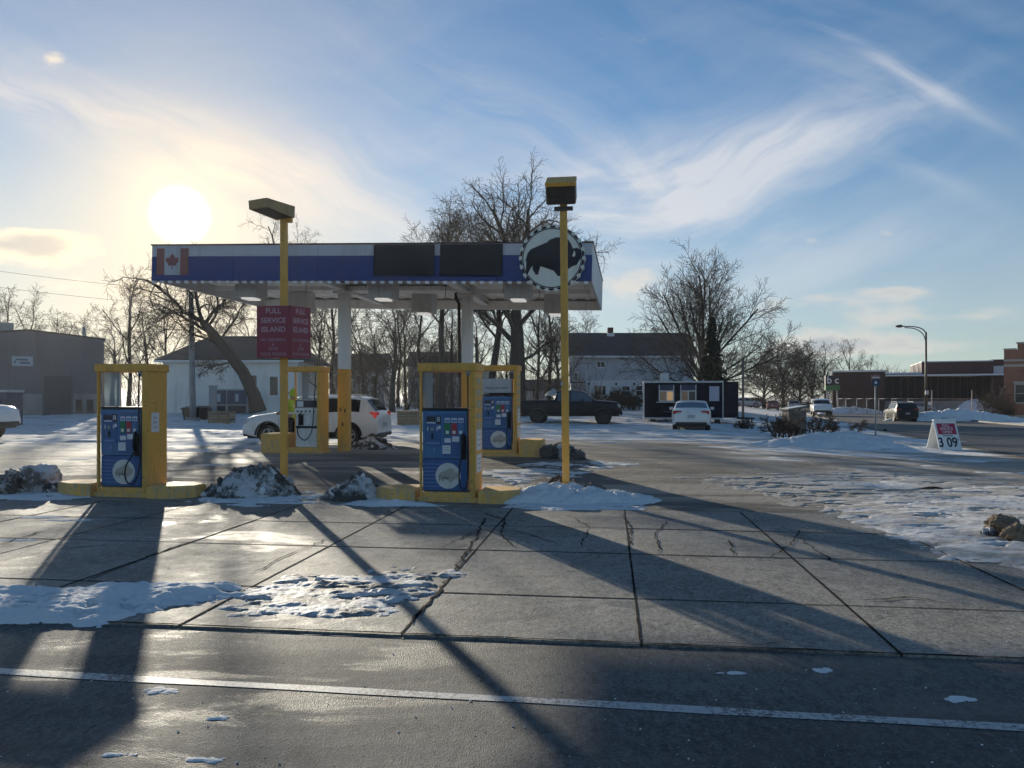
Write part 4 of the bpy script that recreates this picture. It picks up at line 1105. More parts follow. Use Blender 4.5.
def blue_pump(label, loc, header=False, grey_pane=False, digits=True):
    root = thing('fuel_pump', label, 'fuel pump', loc, CANG)
    f, w = -PD / 2, PW / 2
    post = pump_frame(root)
    x0, x1 = -w + .034, w - .150
    B((x0, f + .10, .157), (x1, PD / 2 - .08, 1.515), .008).build('cabinet', M['pump_blue_deep'], root)
    low = B((x0 + .004, f + .072, .170), (x1 - .004, f + .0985, .700), .006).build('lower_door', M['pump_blue_deep'], root)
    up = B((x0 + .004, f + .062, .712), (x1 - .004, f + .0985, 1.505), .006).build('control_panel', M['pump_blue'], root)
    B((x0 - .0, f + .05, 1.518), (x1 + .02, PD / 2 - .06, 1.555), .006).build('top_tray', M['black_plastic'], root)
    # lower door: round decal with a faded bison, speed lines
    yd = f + .0715
    cxx, cz, r = (x0 + x1) / 2 + .055, .42, .215
    dc = MB().disc((cxx, yd - .004, cz), 0, r, .0035, 'y', 40).build('round_decal', M['decal_cream'], low)
    flat_poly('bison_decal', bison(r * .92, cxx, cz), yd - .0065, yd - .0042, 'decal_tan', low)
    for i in range(7):
        z = .235 + i * .062
        l = cxx - math.sqrt(max(r * r - (z - cz) ** 2, 0)) - .012 if abs(z - cz) < r else cxx - .03
        B((x0 + .006, yd - .003, z), (max(l, x0 + .05), yd - .0002, z + .014)).build('speed_line', M['streak_blue'], low)
    # control panel
    yp = f + .0615
    def chip(a, z0, b, z1, mat, name, t=.006, par=up): return B((a, yp - t, z0), (b, yp - .0002, z1)).build(name, M[mat], par)
    chip(x0 + .05, .92, x0 + .325, 1.44, 'pump_panel', 'reader_panel', .005)
    chip(x0 + .36, .74, x1 - .03, 1.46, 'pump_panel', 'grade_panel', .004)
    yp -= .0055
    chip(x0 + .075, 1.33, x0 + .225, 1.41, 'screen', 'display')
    chip(x0 + .075, 1.295, x0 + .225, 1.315, 'sticker', 'display_strip', .004)
    chip(x0 + .245, 1.29, x0 + .315, 1.425, 'black_plastic', 'digit_window')
    yq = yp
    text('digit', '8', .12, 'sticker', up, (x0 + .28, yq - .009, 1.36))
    MB().disc((x0 + .17, yp - .012, 1.20), 0, .03, .012, 'y', 20).build('knob', M['grey_metal'], up)
    chip(x0 + .085, 1.17, x0 + .10, 1.24, 'sticker', 'card_slot'); chip(x0 + .245, 1.17, x0 + .26, 1.24, 'sticker', 'card_slot')
    chip(x0 + .155, 1.03, x0 + .19, 1.13, 'ink', 'card_reader', .014)
    chip(x0 + .075, .945, x0 + .30, .985, 'streak_blue', 'receipt_slot', .02)
    chip(x0 + .268, 1.20, x0 + .315, 1.255, 'sticker', 'small_label', .003)
    g0, gw = x0 + .375, (x1 - x0 - .42) / 3
    for i, mt in enumerate(('button_green', 'button_red', 'pump_blue')):
        a = g0 + i * gw
        chip(a + .01, 1.31, a + gw - .015, 1.385, 'sticker', 'price_label', .005)
        B((a + .018, yp - .0075, 1.32), (a + gw - .023, yp - .0055, 1.36)).build('price_print', M['streak_blue'], up)
        chip(a + .01, 1.10, a + gw - .015, 1.295, mt, 'grade_bar', .004)
        B((a + gw / 2 - .03, yp - .014, 1.12), (a + gw / 2 + .025, yp - .0045, 1.175), .004).build('grade_button', M['sticker'], up)
    chip(g0 + .005, .975, g0 + .115, 1.05, 'sticker', 'notice', .003); chip(g0 + .14, .99, g0 + .26, 1.08, 'sticker', 'notice', .003)
    chip(g0 - .03, .79, g0 + .11, .93, 'sticker', 'notice', .003)
    for zz in (.83, .86, .89): B((g0 - .015, yp - .0045, zz), (g0 + .095, yp - .0032, zz + .012)).build('notice_print', M['pale_grey'], up)
    chip(x0 + .19, .80, x0 + .225, .88, 'streak_blue', 'flame_mark', .003)
    # nozzle, holster and hose on the right
    hx = x1 - .055
    B((hx - .045, f + .015, .70), (hx + .045, f + .052, 1.10), .012).build('holster', M['black_plastic'], root)
    nz = MB().tube([(hx, f - .02, .80), (hx, f - .035, .95), (hx, f - .02, 1.07), (hx, f + .01, 1.13)], [.022, .030, .026, .016], 8)
    nz.tube([(hx, f - .055, .84), (hx, f - .075, .95), (hx, f - .045, 1.04)], .010, 6)
    nz.build('nozzle', M['rubber'], root)
    if grey_pane:     # hose hangs outside the cabinet, over the yellow post
        pts = [(w - .115, f - .02, 2.13), (w - .115, f - .05, 1.7), (w - .09, f - .06, 1.2), (w - .06, f - .07, .75), (w - .11, f - .08, .38), (w - .22, f - .07, .22), (hx - .14, f - .06, .30), (hx - .15, f - .05, .52), (hx - .04, f - .03, .72), (hx, f - .02, .81)]
    else:
        pts = [(w - .125, f + .0, 2.13), (w - .12, f - .02, 1.7), (w - .12, f - .02, 1.2), (w - .11, f - .03, .8), (w - .115, f - .04, .36), (hx + .01, f - .04, .20), (hx - .055, f - .04, .34), (hx - .05, f - .035, .6), (hx - .01, f - .02, .80)]
    MB().tube(hose_path(pts), .0125, 7).build('hose', M['rubber'], root)
    B((w - .15, f - .01, 2.09), (w - .09, f + .06, 2.164)).build('hose_swivel', M['grey_metal'], root)
    # upper opening: sheet pane at the left, thin rod
    B((x0 - .002, f + .10, 1.557), (x0 + (.34 if grey_pane else .17), f + .115, PH - .137)).build('side_pane', M['warehouse_block' if False else 'clear_pane'], root)
    if grey_pane: B((x0 + .342, f + .095, 1.557), (x0 + .36, f + .12, PH - .137)).build('pane_edge', M['sticker'], root)
    MB().tube([(x0 + .16, f + .2, 1.556), (x0 + .15, f + .2, 1.80), (x0 + .155, f + .2, 2.0)], [.014, .010, .004], 6).build('aerial', M['black_plastic'], root)
    if header:
        B((x0, f + .06, 1.60), (x1 + .03, f + .25, 1.96), .01).build('header_box', M['pale_grey'], root)
        text('header_text', 'Enjoy your drive', .085, 'ink', root, ((x0 + x1) / 2 + .01, f + .057, 1.73))
        B((x0 + .05, f + .15, 1.556), (x1 - .05, f + .2, 1.60)).build('header_foot', M['black_plastic'], root)
    # notices down the outer face of the right post
    xo = w + .0002
    rows = [(2.0, .12, 'label_yellow'), (1.82, .13, 'label_yellow'), (1.62, .14, 'label_yellow'), (1.42, .10, 'label_yellow'), (1.25, .13, 'label_yellow'), (1.02, .36, 'sticker'), (.62, .30, 'sticker')]
    if grey_pane: rows = [(1.28, .34, 'sticker')]
    for (z, h, mt) in rows:
        nt = B((xo, -.16 if grey_pane else -.2, z - h / 2), (xo + .004, .06 if grey_pane else .2, z + h / 2)).build('side_notice', M[mt], root)
        for q in range(3):
            B((xo + .0042, -.11, z - h / 2 + h * (.2 + .25 * q)), (xo + .0055, .0 if grey_pane else .12, z - h / 2 + h * (.29 + .25 * q))).build('notice_print', M['pale_grey'], nt)
    return root
def pump_at(pxl, D):
    """frame front-left corner seen at pixel column pxl and depth D -> frame centre on the ground"""
    fx, fy = X(pxl, D), D
    dx, dy = uv(PW / 2, PD / 2, CANG)
    x, y = fx + dx, fy + dy
    return Vector((x, y, gz(x, y)))
p1 = pump_at(96.5, 13.42); p2 = pump_at(419.5, 12.85); p3 = pump_at(480, 19.55); p4 = pump_at(286.0, 20.45)
island('yellow concrete pump island with the left blue pump', p1, .80, .78, .22, .20)
island('yellow concrete pump island with the middle blue pump', p2, .74, .66, .20, .20)
island('yellow rear pump island with a tall end block behind the lamp pole', p3, 0, .58, .2, .42, taper=False)
island('yellow rear pump island with the white full service pump', p4, .62, 0, .52, .2, taper=False)
blue_pump('blue fuel pump in a yellow frame at the far left', p1, grey_pane=True)
blue_pump('blue fuel pump in a yellow frame nearest the camera, in the middle', p2)
blue_pump('blue fuel pump with a grey header sign behind the middle one', p3, header=True)
def white_pump():
    root = thing('fuel_pump', 'older white fuel pump in a yellow frame beside the white utility vehicle', 'fuel pump', p4, CANG)
    f, w = -PD / 2, PW / 2
    pump_frame(root)
    x0, x1 = -w + .23, w - .12
    B((x0, f + .10, .157), (x1, PD / 2 - .1, 1.42), .01).build('cabinet', M['pump_white'], root)
    B((x0 - .01, f + .09, 1.21), (x1 + .01, f + .098, 1.405), .004).build('meter_window', M['screen'], root)
    B((x0 + .04, f + .08, 1.23), (x0 + .22, f + .0895, 1.38), .004).build('meter_plate', M['sticker'], root)
    B((x0 - .02, f + .06, 1.04), (x1 + .02, f + .098, 1.18), .006).build('button_shelf', M['board_white'], root)
    for i in range(5):
        MB().disc((x0 + .07 + i * .115, f + .048, 1.11), 0, .026, .0115, 'y', 16).build('button', M['black_plastic'], root)
    B((x0 + .08, f + .07, .74), (x0 + .22, f + .098, 1.03), .006).build('holster', M['black_plastic'], root)
    B((x0 + .25, f + .075, .76), (x1 - .06, f + .098, 1.02), .006).build('price_panel', M['board_white'], root)
    for i in range(3): B((x0 + .42, f + .070, .80 + i * .07), (x1 - .09, f + .0745, .835 + i * .07)).build('print_line', M['pale_grey'], root)
    B((x0, f + .085, .66), (x1, f + .098, .72), .004).build('band', M['ink'], root)
    MB().tube([(x0 + .15, f + .02, .80), (x0 + .15, f - .01, .95), (x0 + .15, f + .05, 1.08)], [.024, .03, .016], 8).build('nozzle', M['rubber'], root)
    MB().tube(hose_path([(x1 - .02, f + .05, 2.12), (x1 - .03, f + .02, 1.7), (x1 - .05, f + .0, 1.2), (x1 - .10, f - .02, .6), (x1 - .26, f - .03, .36), (x0 + .18, f - .03, .42), (x0 + .10, f - .02, .58), (x0 + .12, f + .0, .72), (x0 + .15, f + .02, .81)]), .014, 7).build('hose', M['rubber'], root)
    B((x1 - .05, f + .03, 2.08), (x1 + .01, f + .09, 2.164)).build('hose_swivel', M['grey_metal'], root)
    B((x0, PD / 2 - .11, 1.421), (x0 + .18, PD / 2 - .095, PH - .137)).build('side_pane', M['clear_pane'], root)
    for a, z in ((x0 + .20, 1.52), (x0 + .36, 1.52), (x0 + .30, 1.88)):
        B((a, PD / 2 - .125, z), (a + .11, PD / 2 - .118, z + .12)).build('notice', M['pale_grey'], root)
    B((x0 + .181, PD / 2 - .115, 1.421), (x1 + .05, PD / 2 - .11, PH - .137)).build('back_pane', M['mesh_pane'], root)
white_pump()

# ------------------------------------------------------------------ lamp poles and the full service sign
def lamp_poles():
    c = G(284, 491)
    root = thing('lamp_pole', 'yellow square lamp pole with a shoebox head above the red sign', 'lamp pole', c, R(-4))
    top = Z(216, c.y) - c.z
    B((-.056, -.056, .03), (.056, .056, top), .006).build('pole', M['yellow'], root)
    B((-.16, -.16, -.03), (.16, .16, .03), .01).build('base_plate', M['yellow'], root)
    for sx in (-1, 1):
        for sy in (-1, 1): MB().disc((sx * .12, sy * .12, .03), 0, .018, .04, 'z', 8).build('bolt', M['grey_metal'], root)
    B((-.24, -.3, -.10), (.30, .26, -.0305), .015).build('footing', M['yellow_concrete'], root)
    hd = MB()
    # tapered shoebox reaching out to the left and towards the road
    L_, Wd = .66, .44
    T = Matrix.Translation((.03, 0, top - .06)) @ Matrix.Rotation(R(246), 4, 'Z') @ Matrix.Rotation(R(-2), 4, 'Y')
    a = [(0, -Wd / 2, 0), (L_, -Wd / 2, .04), (L_, Wd / 2, .04), (0, Wd / 2, 0), (0, -Wd / 2, .21), (L_ + .02, -Wd / 2, .19), (L_ + .02, Wd / 2, .19), (0, Wd / 2, .21)]
    hd.add(a, [(3, 2, 1, 0), (4, 5, 6, 7), (0, 1, 5, 4), (1, 2, 6, 5), (2, 3, 7, 6), (3, 0, 4, 7)], False, T)
    h = hd.build('lamp_head', M['faded_yellow'], root)
    MB().add([(.06, -Wd / 2 + .04, -.004), (L_ - .04, -Wd / 2 + .04, .032), (L_ - .04, Wd / 2 - .04, .032), (.06, Wd / 2 - .04, -.004)] + [(.06, -Wd / 2 + .04, .01), (L_ - .04, -Wd / 2 + .04, .046), (L_ - .04, Wd / 2 - .04, .046), (.06, Wd / 2 - .04, .01)],
             [(0, 1, 2, 3), (7, 6, 5, 4), (0, 4, 5, 1), (1, 5, 6, 2), (2, 6, 7, 3), (3, 7, 4, 0)], False, T).build('lens', M['lamp_lens'], h)
    B((.0565, -.05, top - .12), (.15, .05, top + .02), .008).build('bracket', M['yellow'], root)
    # red sign box around the pole
    sg = thing('service_sign', 'red boxed FULL SERVICE ISLAND sign hung on the left yellow pole', 'sign', (c.x, c.y, c.z), R(-4))
    z0, z1 = Z(357, 13.7) - c.z, Z(305, 13.7) - c.z
    pl = [(-.42, -.22), (.20, -.24), (.44, .17), (-.16, .25)]
    MB().prism([(p[0], p[1]) for p in pl], z0, z1, 'z').build('sign_box', M['sign_red'], sg)
    fl = MB()
    for (i, j) in ((0, 1), (1, 2)):
        a, b = Vector((pl[i][0], pl[i][1], 0)), Vector((pl[j][0], pl[j][1], 0))
    MB().tube([(.20, -.24, z0 - .005), (.20, -.24, z1 + .005)], .012, 6).build('corner_trim', M['sign_red'], sg)
    lines = [('FULL', .135, .92, 'letter_pink'), ('SERVICE', .135, .735, 'letter_pink'), ('ISLAND', .135, .56, 'letter_pink'), ('NO SMOKING', .075, .36, 'letter_pink_faint'), ('&', .075, .27, 'letter_pink_faint'), ('STOP', .075, .185, 'letter_pink_faint'), ('YOUR ENGINE', .075, .085, 'letter_pink_faint')]
    ra = math.atan2(-.02, .62); rb = math.atan2(.41, .24); wb = math.hypot(.41, .24)
    for s, size, fz, mt in lines:
        z = z0 + (z1 - z0) * fz - .02
        wide = min(1.0, .56 / (len(s) * size * .62))
        text('lettering', s, size, mt, sg, (-.11, -.2335, z), ra, ext=.002, wide=wide, bold=.002)
        mx, my = (.20 + .44) / 2 + .0045, (-.24 + .17) / 2 - .0026
        text('lettering', s, size, mt, sg, (mx, my, z), rb, ext=.002, wide=wide * wb / .62, bold=.002)
    # right pole
    c = G(566, 492)
    root = thing('lamp_pole', 'tall yellow lamp pole with a floodlight head in the white snow mound', 'lamp pole', c, R(-6))
    top = Z(203, c.y) - c.z
    B((-.066, -.066, .17), (.066, .066, top), .006).build('pole', M['yellow'], root).rotation_euler = (0, R(-0.5), 0)
    B((-.17, -.17, .13), (.17, .17, .17), .01).build('base_plate', M['yellow'], root)
    B((-.26, -.25, -.12), (.22, .25, .129), .015).build('footing', M['yellow_concrete'], root)
    for sx in (-1, 1):
        for sy in (-1, 1): MB().disc((sx * .125, sy * .125, .17), 0, .02, .05, 'z', 8).build('bolt', M['grey_metal'], root)
    xo = -.042
    T = Matrix.Translation((xo - .04, -.05, top + .21)) @ Matrix.Rotation(R(-2), 4, 'Z') @ Matrix.Rotation(R(28), 4, 'X')
    hd = MB().box((-.265, -.22, -.20), (.265, .20, .20), T, .02).build('lamp_head', M['bronze'], root)
    MB().box((-.272, -.25, .13), (.272, .207, .207), T, .012).build('hood', M['yellow'], hd)
    MB().box((-.23, -.226, -.165), (.23, -.2205, .115), T).build('lens', M['lamp_lens'], hd)
    for q in (-.10, -.03, .04): MB().box((-.225, -.234, q), (.225, -.227, q + .012), T).build('guard_bar', M['bronze'], hd)
    B((xo - .17, -.09, top - .16), (xo + .17, -.0665, top - .08), .008).build('crossbar', M['bronze'], root)
    MB().tube([(xo, 0, top - .05), (xo - .02, -.02, top + .1)], .05, 8).build('knuckle', M['bronze'], root)
    B((-.09, -.10, 1.93), (-.055, -.0665, 1.99)).build('junction_box', M['pale_grey'], root)
lamp_poles()

# ------------------------------------------------------------------ buildings
class Front:
    """a wall line through the point seen at px0 and depth D0, turned by ang; gives place and depth along it for a pixel column"""
    def __init__(s, px0, D0, ang):
        s.x0, s.y0, s.c, s.s = X(px0, D0), D0, math.cos(ang), math.sin(ang)
    def t(s, px):
        k = (px - HX) / F
        return (k * s.y0 - s.x0) / (s.c - k * s.s)
    def D(s, px): return s.y0 + s.t(px) * s.s
    def z(s, px, py): return Z(py, s.D(px))
def siding(mb, x0, x1, z0, z1, y, board=.22, lap=.018):
    """lapped boards on a wall that faces -y"""
    n = max(1, int(round((z1 - z0) / board))); h = (z1 - z0) / n
    vs = []; fs = []
    for i in range(n):
        a, b = z0 + i * h, z0 + (i + 1) * h
        o = len(vs)
        vs += [(x0, y - lap, a), (x1, y - lap, a), (x1, y, b), (x0, y, b), (x0, y, a), (x1, y, a)]
        fs += [(o, o + 1, o + 2, o + 3), (o + 4, o + 5, o + 1, o)]
    return mb.add(vs, fs)
def window(parent, x0, x1, z0, z1, y, mull=1, frame='trim_white', pane='window_dark', fw=.09, name='window', bars=0):
    """window proud of a wall facing -y at plane y"""
    fr = MB()
    fr.box((x0 - fw, y - .07, z0 - fw), (x1 + fw, y - .021, z0)).box((x0 - fw, y - .07, z1), (x1 + fw, y - .021, z1 + fw)).box((x0 - fw, y - .07, z0), (x0, y - .021, z1)).box((x1, y - .07, z0), (x1 + fw, y - .021, z1))
    for i in range(mull):
        xm = x0 + (x1 - x0) * (i + 1) / (mull + 1)
        fr.box((xm - .03, y - .062, z0), (xm + .03, y - .021, z1))
    for i in range(bars):
        zm = z0 + (z1 - z0) * (i + 1) / (bars + 1)
        fr.box((x0, y - .058, zm - .025), (x1, y - .021, zm + .025))
    w = fr.build(name, M[frame], parent)
    B((x0 + .002, y - .045, z0 + .002), (x1 - .002, y - .0215, z1 - .002)).build('pane', M[pane], w)
    B((x0 - fw - .04, y - .11, z0 - fw - .05), (x1 + fw + .04, y - .022, z0 - fw - .002)).build('sill', M[frame], w)
    return w
def shingle_roof(parent, x0, x1, ye, ze, yr, zr, mat, name='roof', rows=16):
    """one roof slope from the eave (ye, ze) to the ridge (yr, zr), laid in courses"""
    mb = MB(); L = math.hypot(yr - ye, zr - ze); ny, nz = -(zr - ze) / L, (yr - ye) / L
    for i in range(rows):
        a, b = i / rows, (i + 1) / rows
        p = (ye + (yr - ye) * a, ze + (zr - ze) * a); q = (ye + (yr - ye) * b, ze + (zr - ze) * b)
        vs = []
        for (pt, off) in ((p, .035), (q, .008), (q, -.05), (p, -.05)):
            for xx in (x0, x1): vs.append((xx, pt[0] + ny * off, pt[1] + nz * off))
        mb.add(vs, [(0, 1, 3, 2), (2, 3, 5, 4), (4, 5, 7, 6), (6, 7, 1, 0), (0, 2, 4, 6), (1, 7, 5, 3)])
    return mb.build(name, M[mat], parent)
def warehouse():
    D = 56.0
    fr = Front(104, D, R(30)); xr = 0.0; xl = fr.t(-150); xp = fr.t(30)
    g = gz(X(70, 55), 55)
    root = thing('warehouse', 'grey metal warehouse with a low gable and a pale sign at the left edge', 'warehouse', (fr.x0, D, g), R(30))
    zr, zp = Z(340, D) - g, fr.z(30, 331) - g
    def ztop(x): return zr + (zp - zr) * min(1, abs(x) / abs(xp - xr)) if x > xp - xr else zp - (zp - zr) * (abs(x) - abs(xp - xr)) / abs(xp - xr)
    w = xr - xl
    door = (fr.t(44), fr.t(71), fr.z(57, 376) - g)
    n = 17; pw = w / n
    zb = 1.55
    for i in range(n):                                     # each wall sheet is a piece
        a, b = -(i + 1) * pw + .015, -i * pw - .015
        lo = zb
        if a < door[1] and b > door[0]:
            if a < door[0] - .02 or b > door[1] + .02:
                aa, bb = (a, door[0] - .06) if a < door[0] - .02 else (door[1] + .06, b)
                if bb - aa > .05: MB().prism([(aa, zb), (bb, zb), (bb, ztop(bb)), (aa, ztop(aa))], -.03, 0).build('wall_panel', M['warehouse_wall'], root)
                if a < door[0] - .02: a = door[0] - .05
                else: b = door[1] + .05
            lo = door[2] + .12
        MB().prism([(a, lo), (b, lo), (b, ztop(b)), (a, ztop(a))], -.03, 0).build('wall_panel', M['warehouse_wall'], root)
    MB().box((door[1] + .12, -.06, -.3), (0.03, .0, zb - .02)).build('block_base', M['warehouse_block'], root)
    MB().box((-w, -.06, -.3), (door[0] - .12, .0, zb - .02)).build('block_base', M['warehouse_block'], root)
    MB().prism([(0, -.3), (0, zr), (xp - xr, zp), (2 * (xp - xr), zr), (-w, ztop(-w)), (-w, -.3)], .003, 14).build('hull', M['warehouse_wall'], root)
    MB().prism([(.12, zr - .01), (.12, zr + .10), (xp - xr, zp + .12), (-w - .1, ztop(-w) + .1), (-w - .1, ztop(-w) + .01), (xp - xr, zp + .02)], -.12, 14.1).build('roof', M['shingle_dark'], root)
    dz = door[2]; k = 9
    dr = MB().box((door[0] - .12, -.07, -.1), (door[0], .002, dz + .1)).box((door[1], -.07, -.1), (door[1] + .12, .002, dz + .1)).box((door[0], -.07, dz), (door[1], .002, dz + .1)).build('door', M['warehouse_wall'], root)
    for i in range(k): B((door[0] + .005, -.02, dz * i / k + .012), (door[1] - .005, .001, dz * (i + 1) / k - .012), .01).build('door_slat', M['warehouse_door'], dr)
    s0, s1, z0, z1 = fr.t(12), fr.t(33), fr.z(22, 366) - g, fr.z(22, 356.5) - g
    sg = B((s0, -.10, z0), (s1, -.031, z1), .01).build('sign', M['sign_paleblue'], root)
    for (a, b, q, r_) in ((.18, .75, .58, .74), (.10, .18, .30, .55), (.36, .86, .24, .42)):
        B((s0 + (s1 - s0) * a, -.106, z0 + (z1 - z0) * q), (s0 + (s1 - s0) * b, -.1002, z0 + (z1 - z0) * r_)).build('sign_print', M['machine_blue'], sg)
    for px in (79, 90): window(root, fr.t(px - 3), fr.t(px + 3), .25, 1.1, -.04, 0, 'warehouse_wall', 'window_dark', .05)
    B((fr.t(-4), 2, zp + .02), (fr.t(12), 4, zp + .7), .03).build('roof_unit', M['grey_metal'], root)
    MB().tube([(fr.t(85), 4, zr), (fr.t(85), 4, zr + 1.2)], .12, 8).build('vent_pipe', M['grey_metal'], root)
warehouse()
def hip_house():
    D = 58.0
    x0 = X(161, D); x1 = X(300, D); g = gz(X(220, D), D)
    root = thing('white_house', 'white sided house with a dark hip roof behind the leaning tree', 'house', (x0, D, g), 0)
    w = x1 - x0; ze = Z(360, D) - g; zr = Z(332, D) - g
    body = B((.15, .02, -.4), (w - .15, 8, ze)).build('wall', M['siding_white'], root)
    siding(MB(), .15, w - .15, -.2, ze - .12, .018).build('siding', M['siding_white'], body)
    # hip roof
    ov = .35; ridge = 3.0
    E = [(-ov, -ov, ze), (w + ov, -ov, ze), (w + ov, 8 + ov, ze), (-ov, 8 + ov, ze)]
    r0, r1 = (X(190, D) - x0, 4.0, zr), (w - 2.2, 4.0, zr)
    rf = MB().add(E + [r0, r1] + [(p[0], p[1], p[2] - .14) for p in E], [(0, 1, 5, 4), (1, 2, 5), (2, 3, 4, 5), (3, 0, 4), (0, 6, 7, 1), (1, 7, 8, 2), (2, 8, 9, 3), (3, 9, 6, 0), (6, 9, 8, 7)]).build('roof', M['shingle_dark'], root)
    # courses on the front slope
    mb = MB(); n = 15
    nrm = Vector((0, -(zr - ze), 4.0 + ov)).normalized()
    for i in range(n):
        a, b = i / n, (i + 1) / n
        def pt(t, side, off): 
            e, r_ = (E[0], r0) if side == 0 else (E[1], r1)
            p = Vector(e).lerp(Vector(r_), t); return p + nrm * off
        mb.add([pt(a, 0, .045), pt(a, 1, .045), pt(b, 1, .012), pt(b, 0, .012), pt(a, 0, .002), pt(a, 1, .002)], [(0, 1, 2, 3), (4, 5, 1, 0)])
    mb.build('shingle_courses', M['shingle_dark'], rf)
    cxm = X(252, D) - x0
    ch = B((cxm - .4, 3.3, zr - .6), (cxm + .4, 4.1, zr + .95), .02).build('chimney', M['brick_dark'], rf)
    B((-ov - .02, -ov - .06, ze - .17), (w + ov + .02, -ov - .005, ze - .03)).build('fascia_board', M['trim_white'], root)
    window(root, X(237, D) - x0, X(243, D) - x0, Z(366, D) - g, Z(358.5, D) - g - .4, .0, 0)
    window(root, X(250, D) - x0, X(257, D) - x0, 1.6, 2.9, .0, 0)
    window(root, X(270, D) - x0, X(278, D) - x0, 1.4, 2.8, .0, 0)
hip_house()
def long_house():
    D = 75.0
    x0, x1 = X(569, D), X(694, D); g = gz(X(600, D), D)
    root = thing('grey_house', 'long grey and white house with a steep dark roof behind the trailer', 'house', (x0, D, g), 0)
    w = x1 - x0; ze = Z(355.5, D) - g; zr = Z(329, D) - g; zm = Z(381, D) - g
    dp = 9.0
    hull = MB().prism([(.02, -.4), (dp, -.4), (dp, ze), (dp / 2, zr - .1), (.02, ze)], .02, w - .02, 'x').build('wall', M['siding_grey'], root)
    siding(MB(), .02, w - .02, zm + .06, ze - .16, .018, .2).build('siding', M['siding_grey'], hull)
    siding(MB(), X(577.5, D) - x0, w - .02, -.2, zm, -.03, .2).build('siding', M['siding_palegrey'], hull)
    B((X(577.5, D) - x0, -.08, zm), (w, .0, zm + .06)).build('drip_board', M['trim_white'], hull)
    shingle_roof(root, -.3, w + .3, -.42, ze - .02, dp / 2, zr, 'shingle_grey')
    MB().prism([(dp / 2, zr), (dp / 2, zr - .1), (dp + .4, ze - .12), (dp + .4, ze - .02)], -.3, w + .3, 'x').build('roof', M['shingle_grey'], root)
    B((-.3, -.52, ze - .22), (w + .3, -.43, ze - .05)).build('gutter', M['trim_white'], root)
    cxx = X(615.5, D) - x0
    ch = B((cxx - .28, dp / 2 - .75, zr - .3), (cxx + .28, dp / 2 - .2, zr + .5), .02).build('chimney', M['brick_dark'], root)
    B((cxx - .36, dp / 2 - .95, zr - .42), (cxx + .36, dp / 2 - .76, zr - .1)).build('flashing', M['trim_white'], ch)
    def win(a, b, c, d, y=.0, mull=1, bars=0): window(root, X(a, D) - x0, X(b, D) - x0, Z(d, D) - g, Z(c, D) - g, y, mull, bars=bars)
    win(597, 604.5, 362, 367, .0); win(594.5, 605.5, 386, 395, -.05, 2); win(622, 629.5, 386.5, 395, -.05, 0, 1); win(636, 642, 386, 395, -.05, 0, 1); win(574.5, 577.5, 373, 380, .0, 0, 1)
    # small porch bay at the left end, drain pipe, wall lamps
    bay = B((X(570, D) - x0, -.9, -.4), (X(584, D) - x0, -.035, Z(383, D) - g)).build('porch', M['siding_grey'], root)
    B((X(569.5, D) - x0, -1.0, Z(383, D) - g), (X(584.5, D) - x0, -.036, Z(383, D) - g + .12)).build('porch_roof', M['shingle_grey'], bay)
    xq = X(586, D) - x0
    MB().tube([(xq, -.12, Z(362, D) - g), (xq, -.12, .2)], .05, 6).build('drain_pipe', M['trim_white'], root)
    for px in (588.5, 616, 634): B((X(px, D) - x0 - .08, -.2, Z(384, D) - g - .12), (X(px, D) - x0 + .08, -.052, Z(384, D) - g + .12), .02).build('wall_lamp', M['black_plastic'], root)
    # fence of low boards beneath the windows: shrubs stand in front (own things)
long_house()
def far_house(label, pxa, pxb, pye, pyr, D, rows=10, depth=7, wall='far_wall', roof='shingle_dark', wins=()):
    x0, x1 = X(pxa, D), X(pxb, D); g = gz((x0 + x1) / 2, D)
    root = thing('far_house', label, 'house', (x0, D, g), 0)
    w = x1 - x0; ze = Z(pye, D) - g; zr = Z(pyr, D) - g
    h = MB().prism([(0, -.4), (depth, -.4), (depth, ze), (depth / 2, zr - .1), (0, ze)], 0, w, 'x').build('wall', M[wall], root)
    siding(MB(), 0, w, -.2, ze - .1, -.004, .24).build('siding', M[wall], h)
    shingle_roof(root, -.3, w + .3, -.4, ze - .02, depth / 2, zr, roof, rows=rows)
    MB().prism([(depth / 2, zr), (depth / 2, zr - .1), (depth + .4, ze - .12), (depth + .4, ze - .02)], -.3, w + .3, 'x').build('roof', M[roof], root)
    for (a, b, c, d) in wins: window(root, X(a, D) - x0, X(b, D) - x0, Z(d, D) - g, Z(c, D) - g, -.02, 0)
    return root
far_house('dim house with a dark roof seen through the bare trees left of the right column', 408, 462, 366, 350, 92, wins=((415, 420, 371, 378), (432, 437, 371, 378), (448, 453, 386, 394)))
far_house('dim house seen through the bare trees above the white utility vehicle', 330, 384, 372, 352, 96, wins=((340, 345, 376, 384), (356, 361, 376, 384), (372, 377, 376, 384)))
far_house('small low grey garage beyond the dark pickup truck', 523, 552, 390, 379, 84, depth=6, wins=())
gd = far_house('little brown garage with a pale door left of the grey house', 556, 574, 388, 378, 90, depth=5)
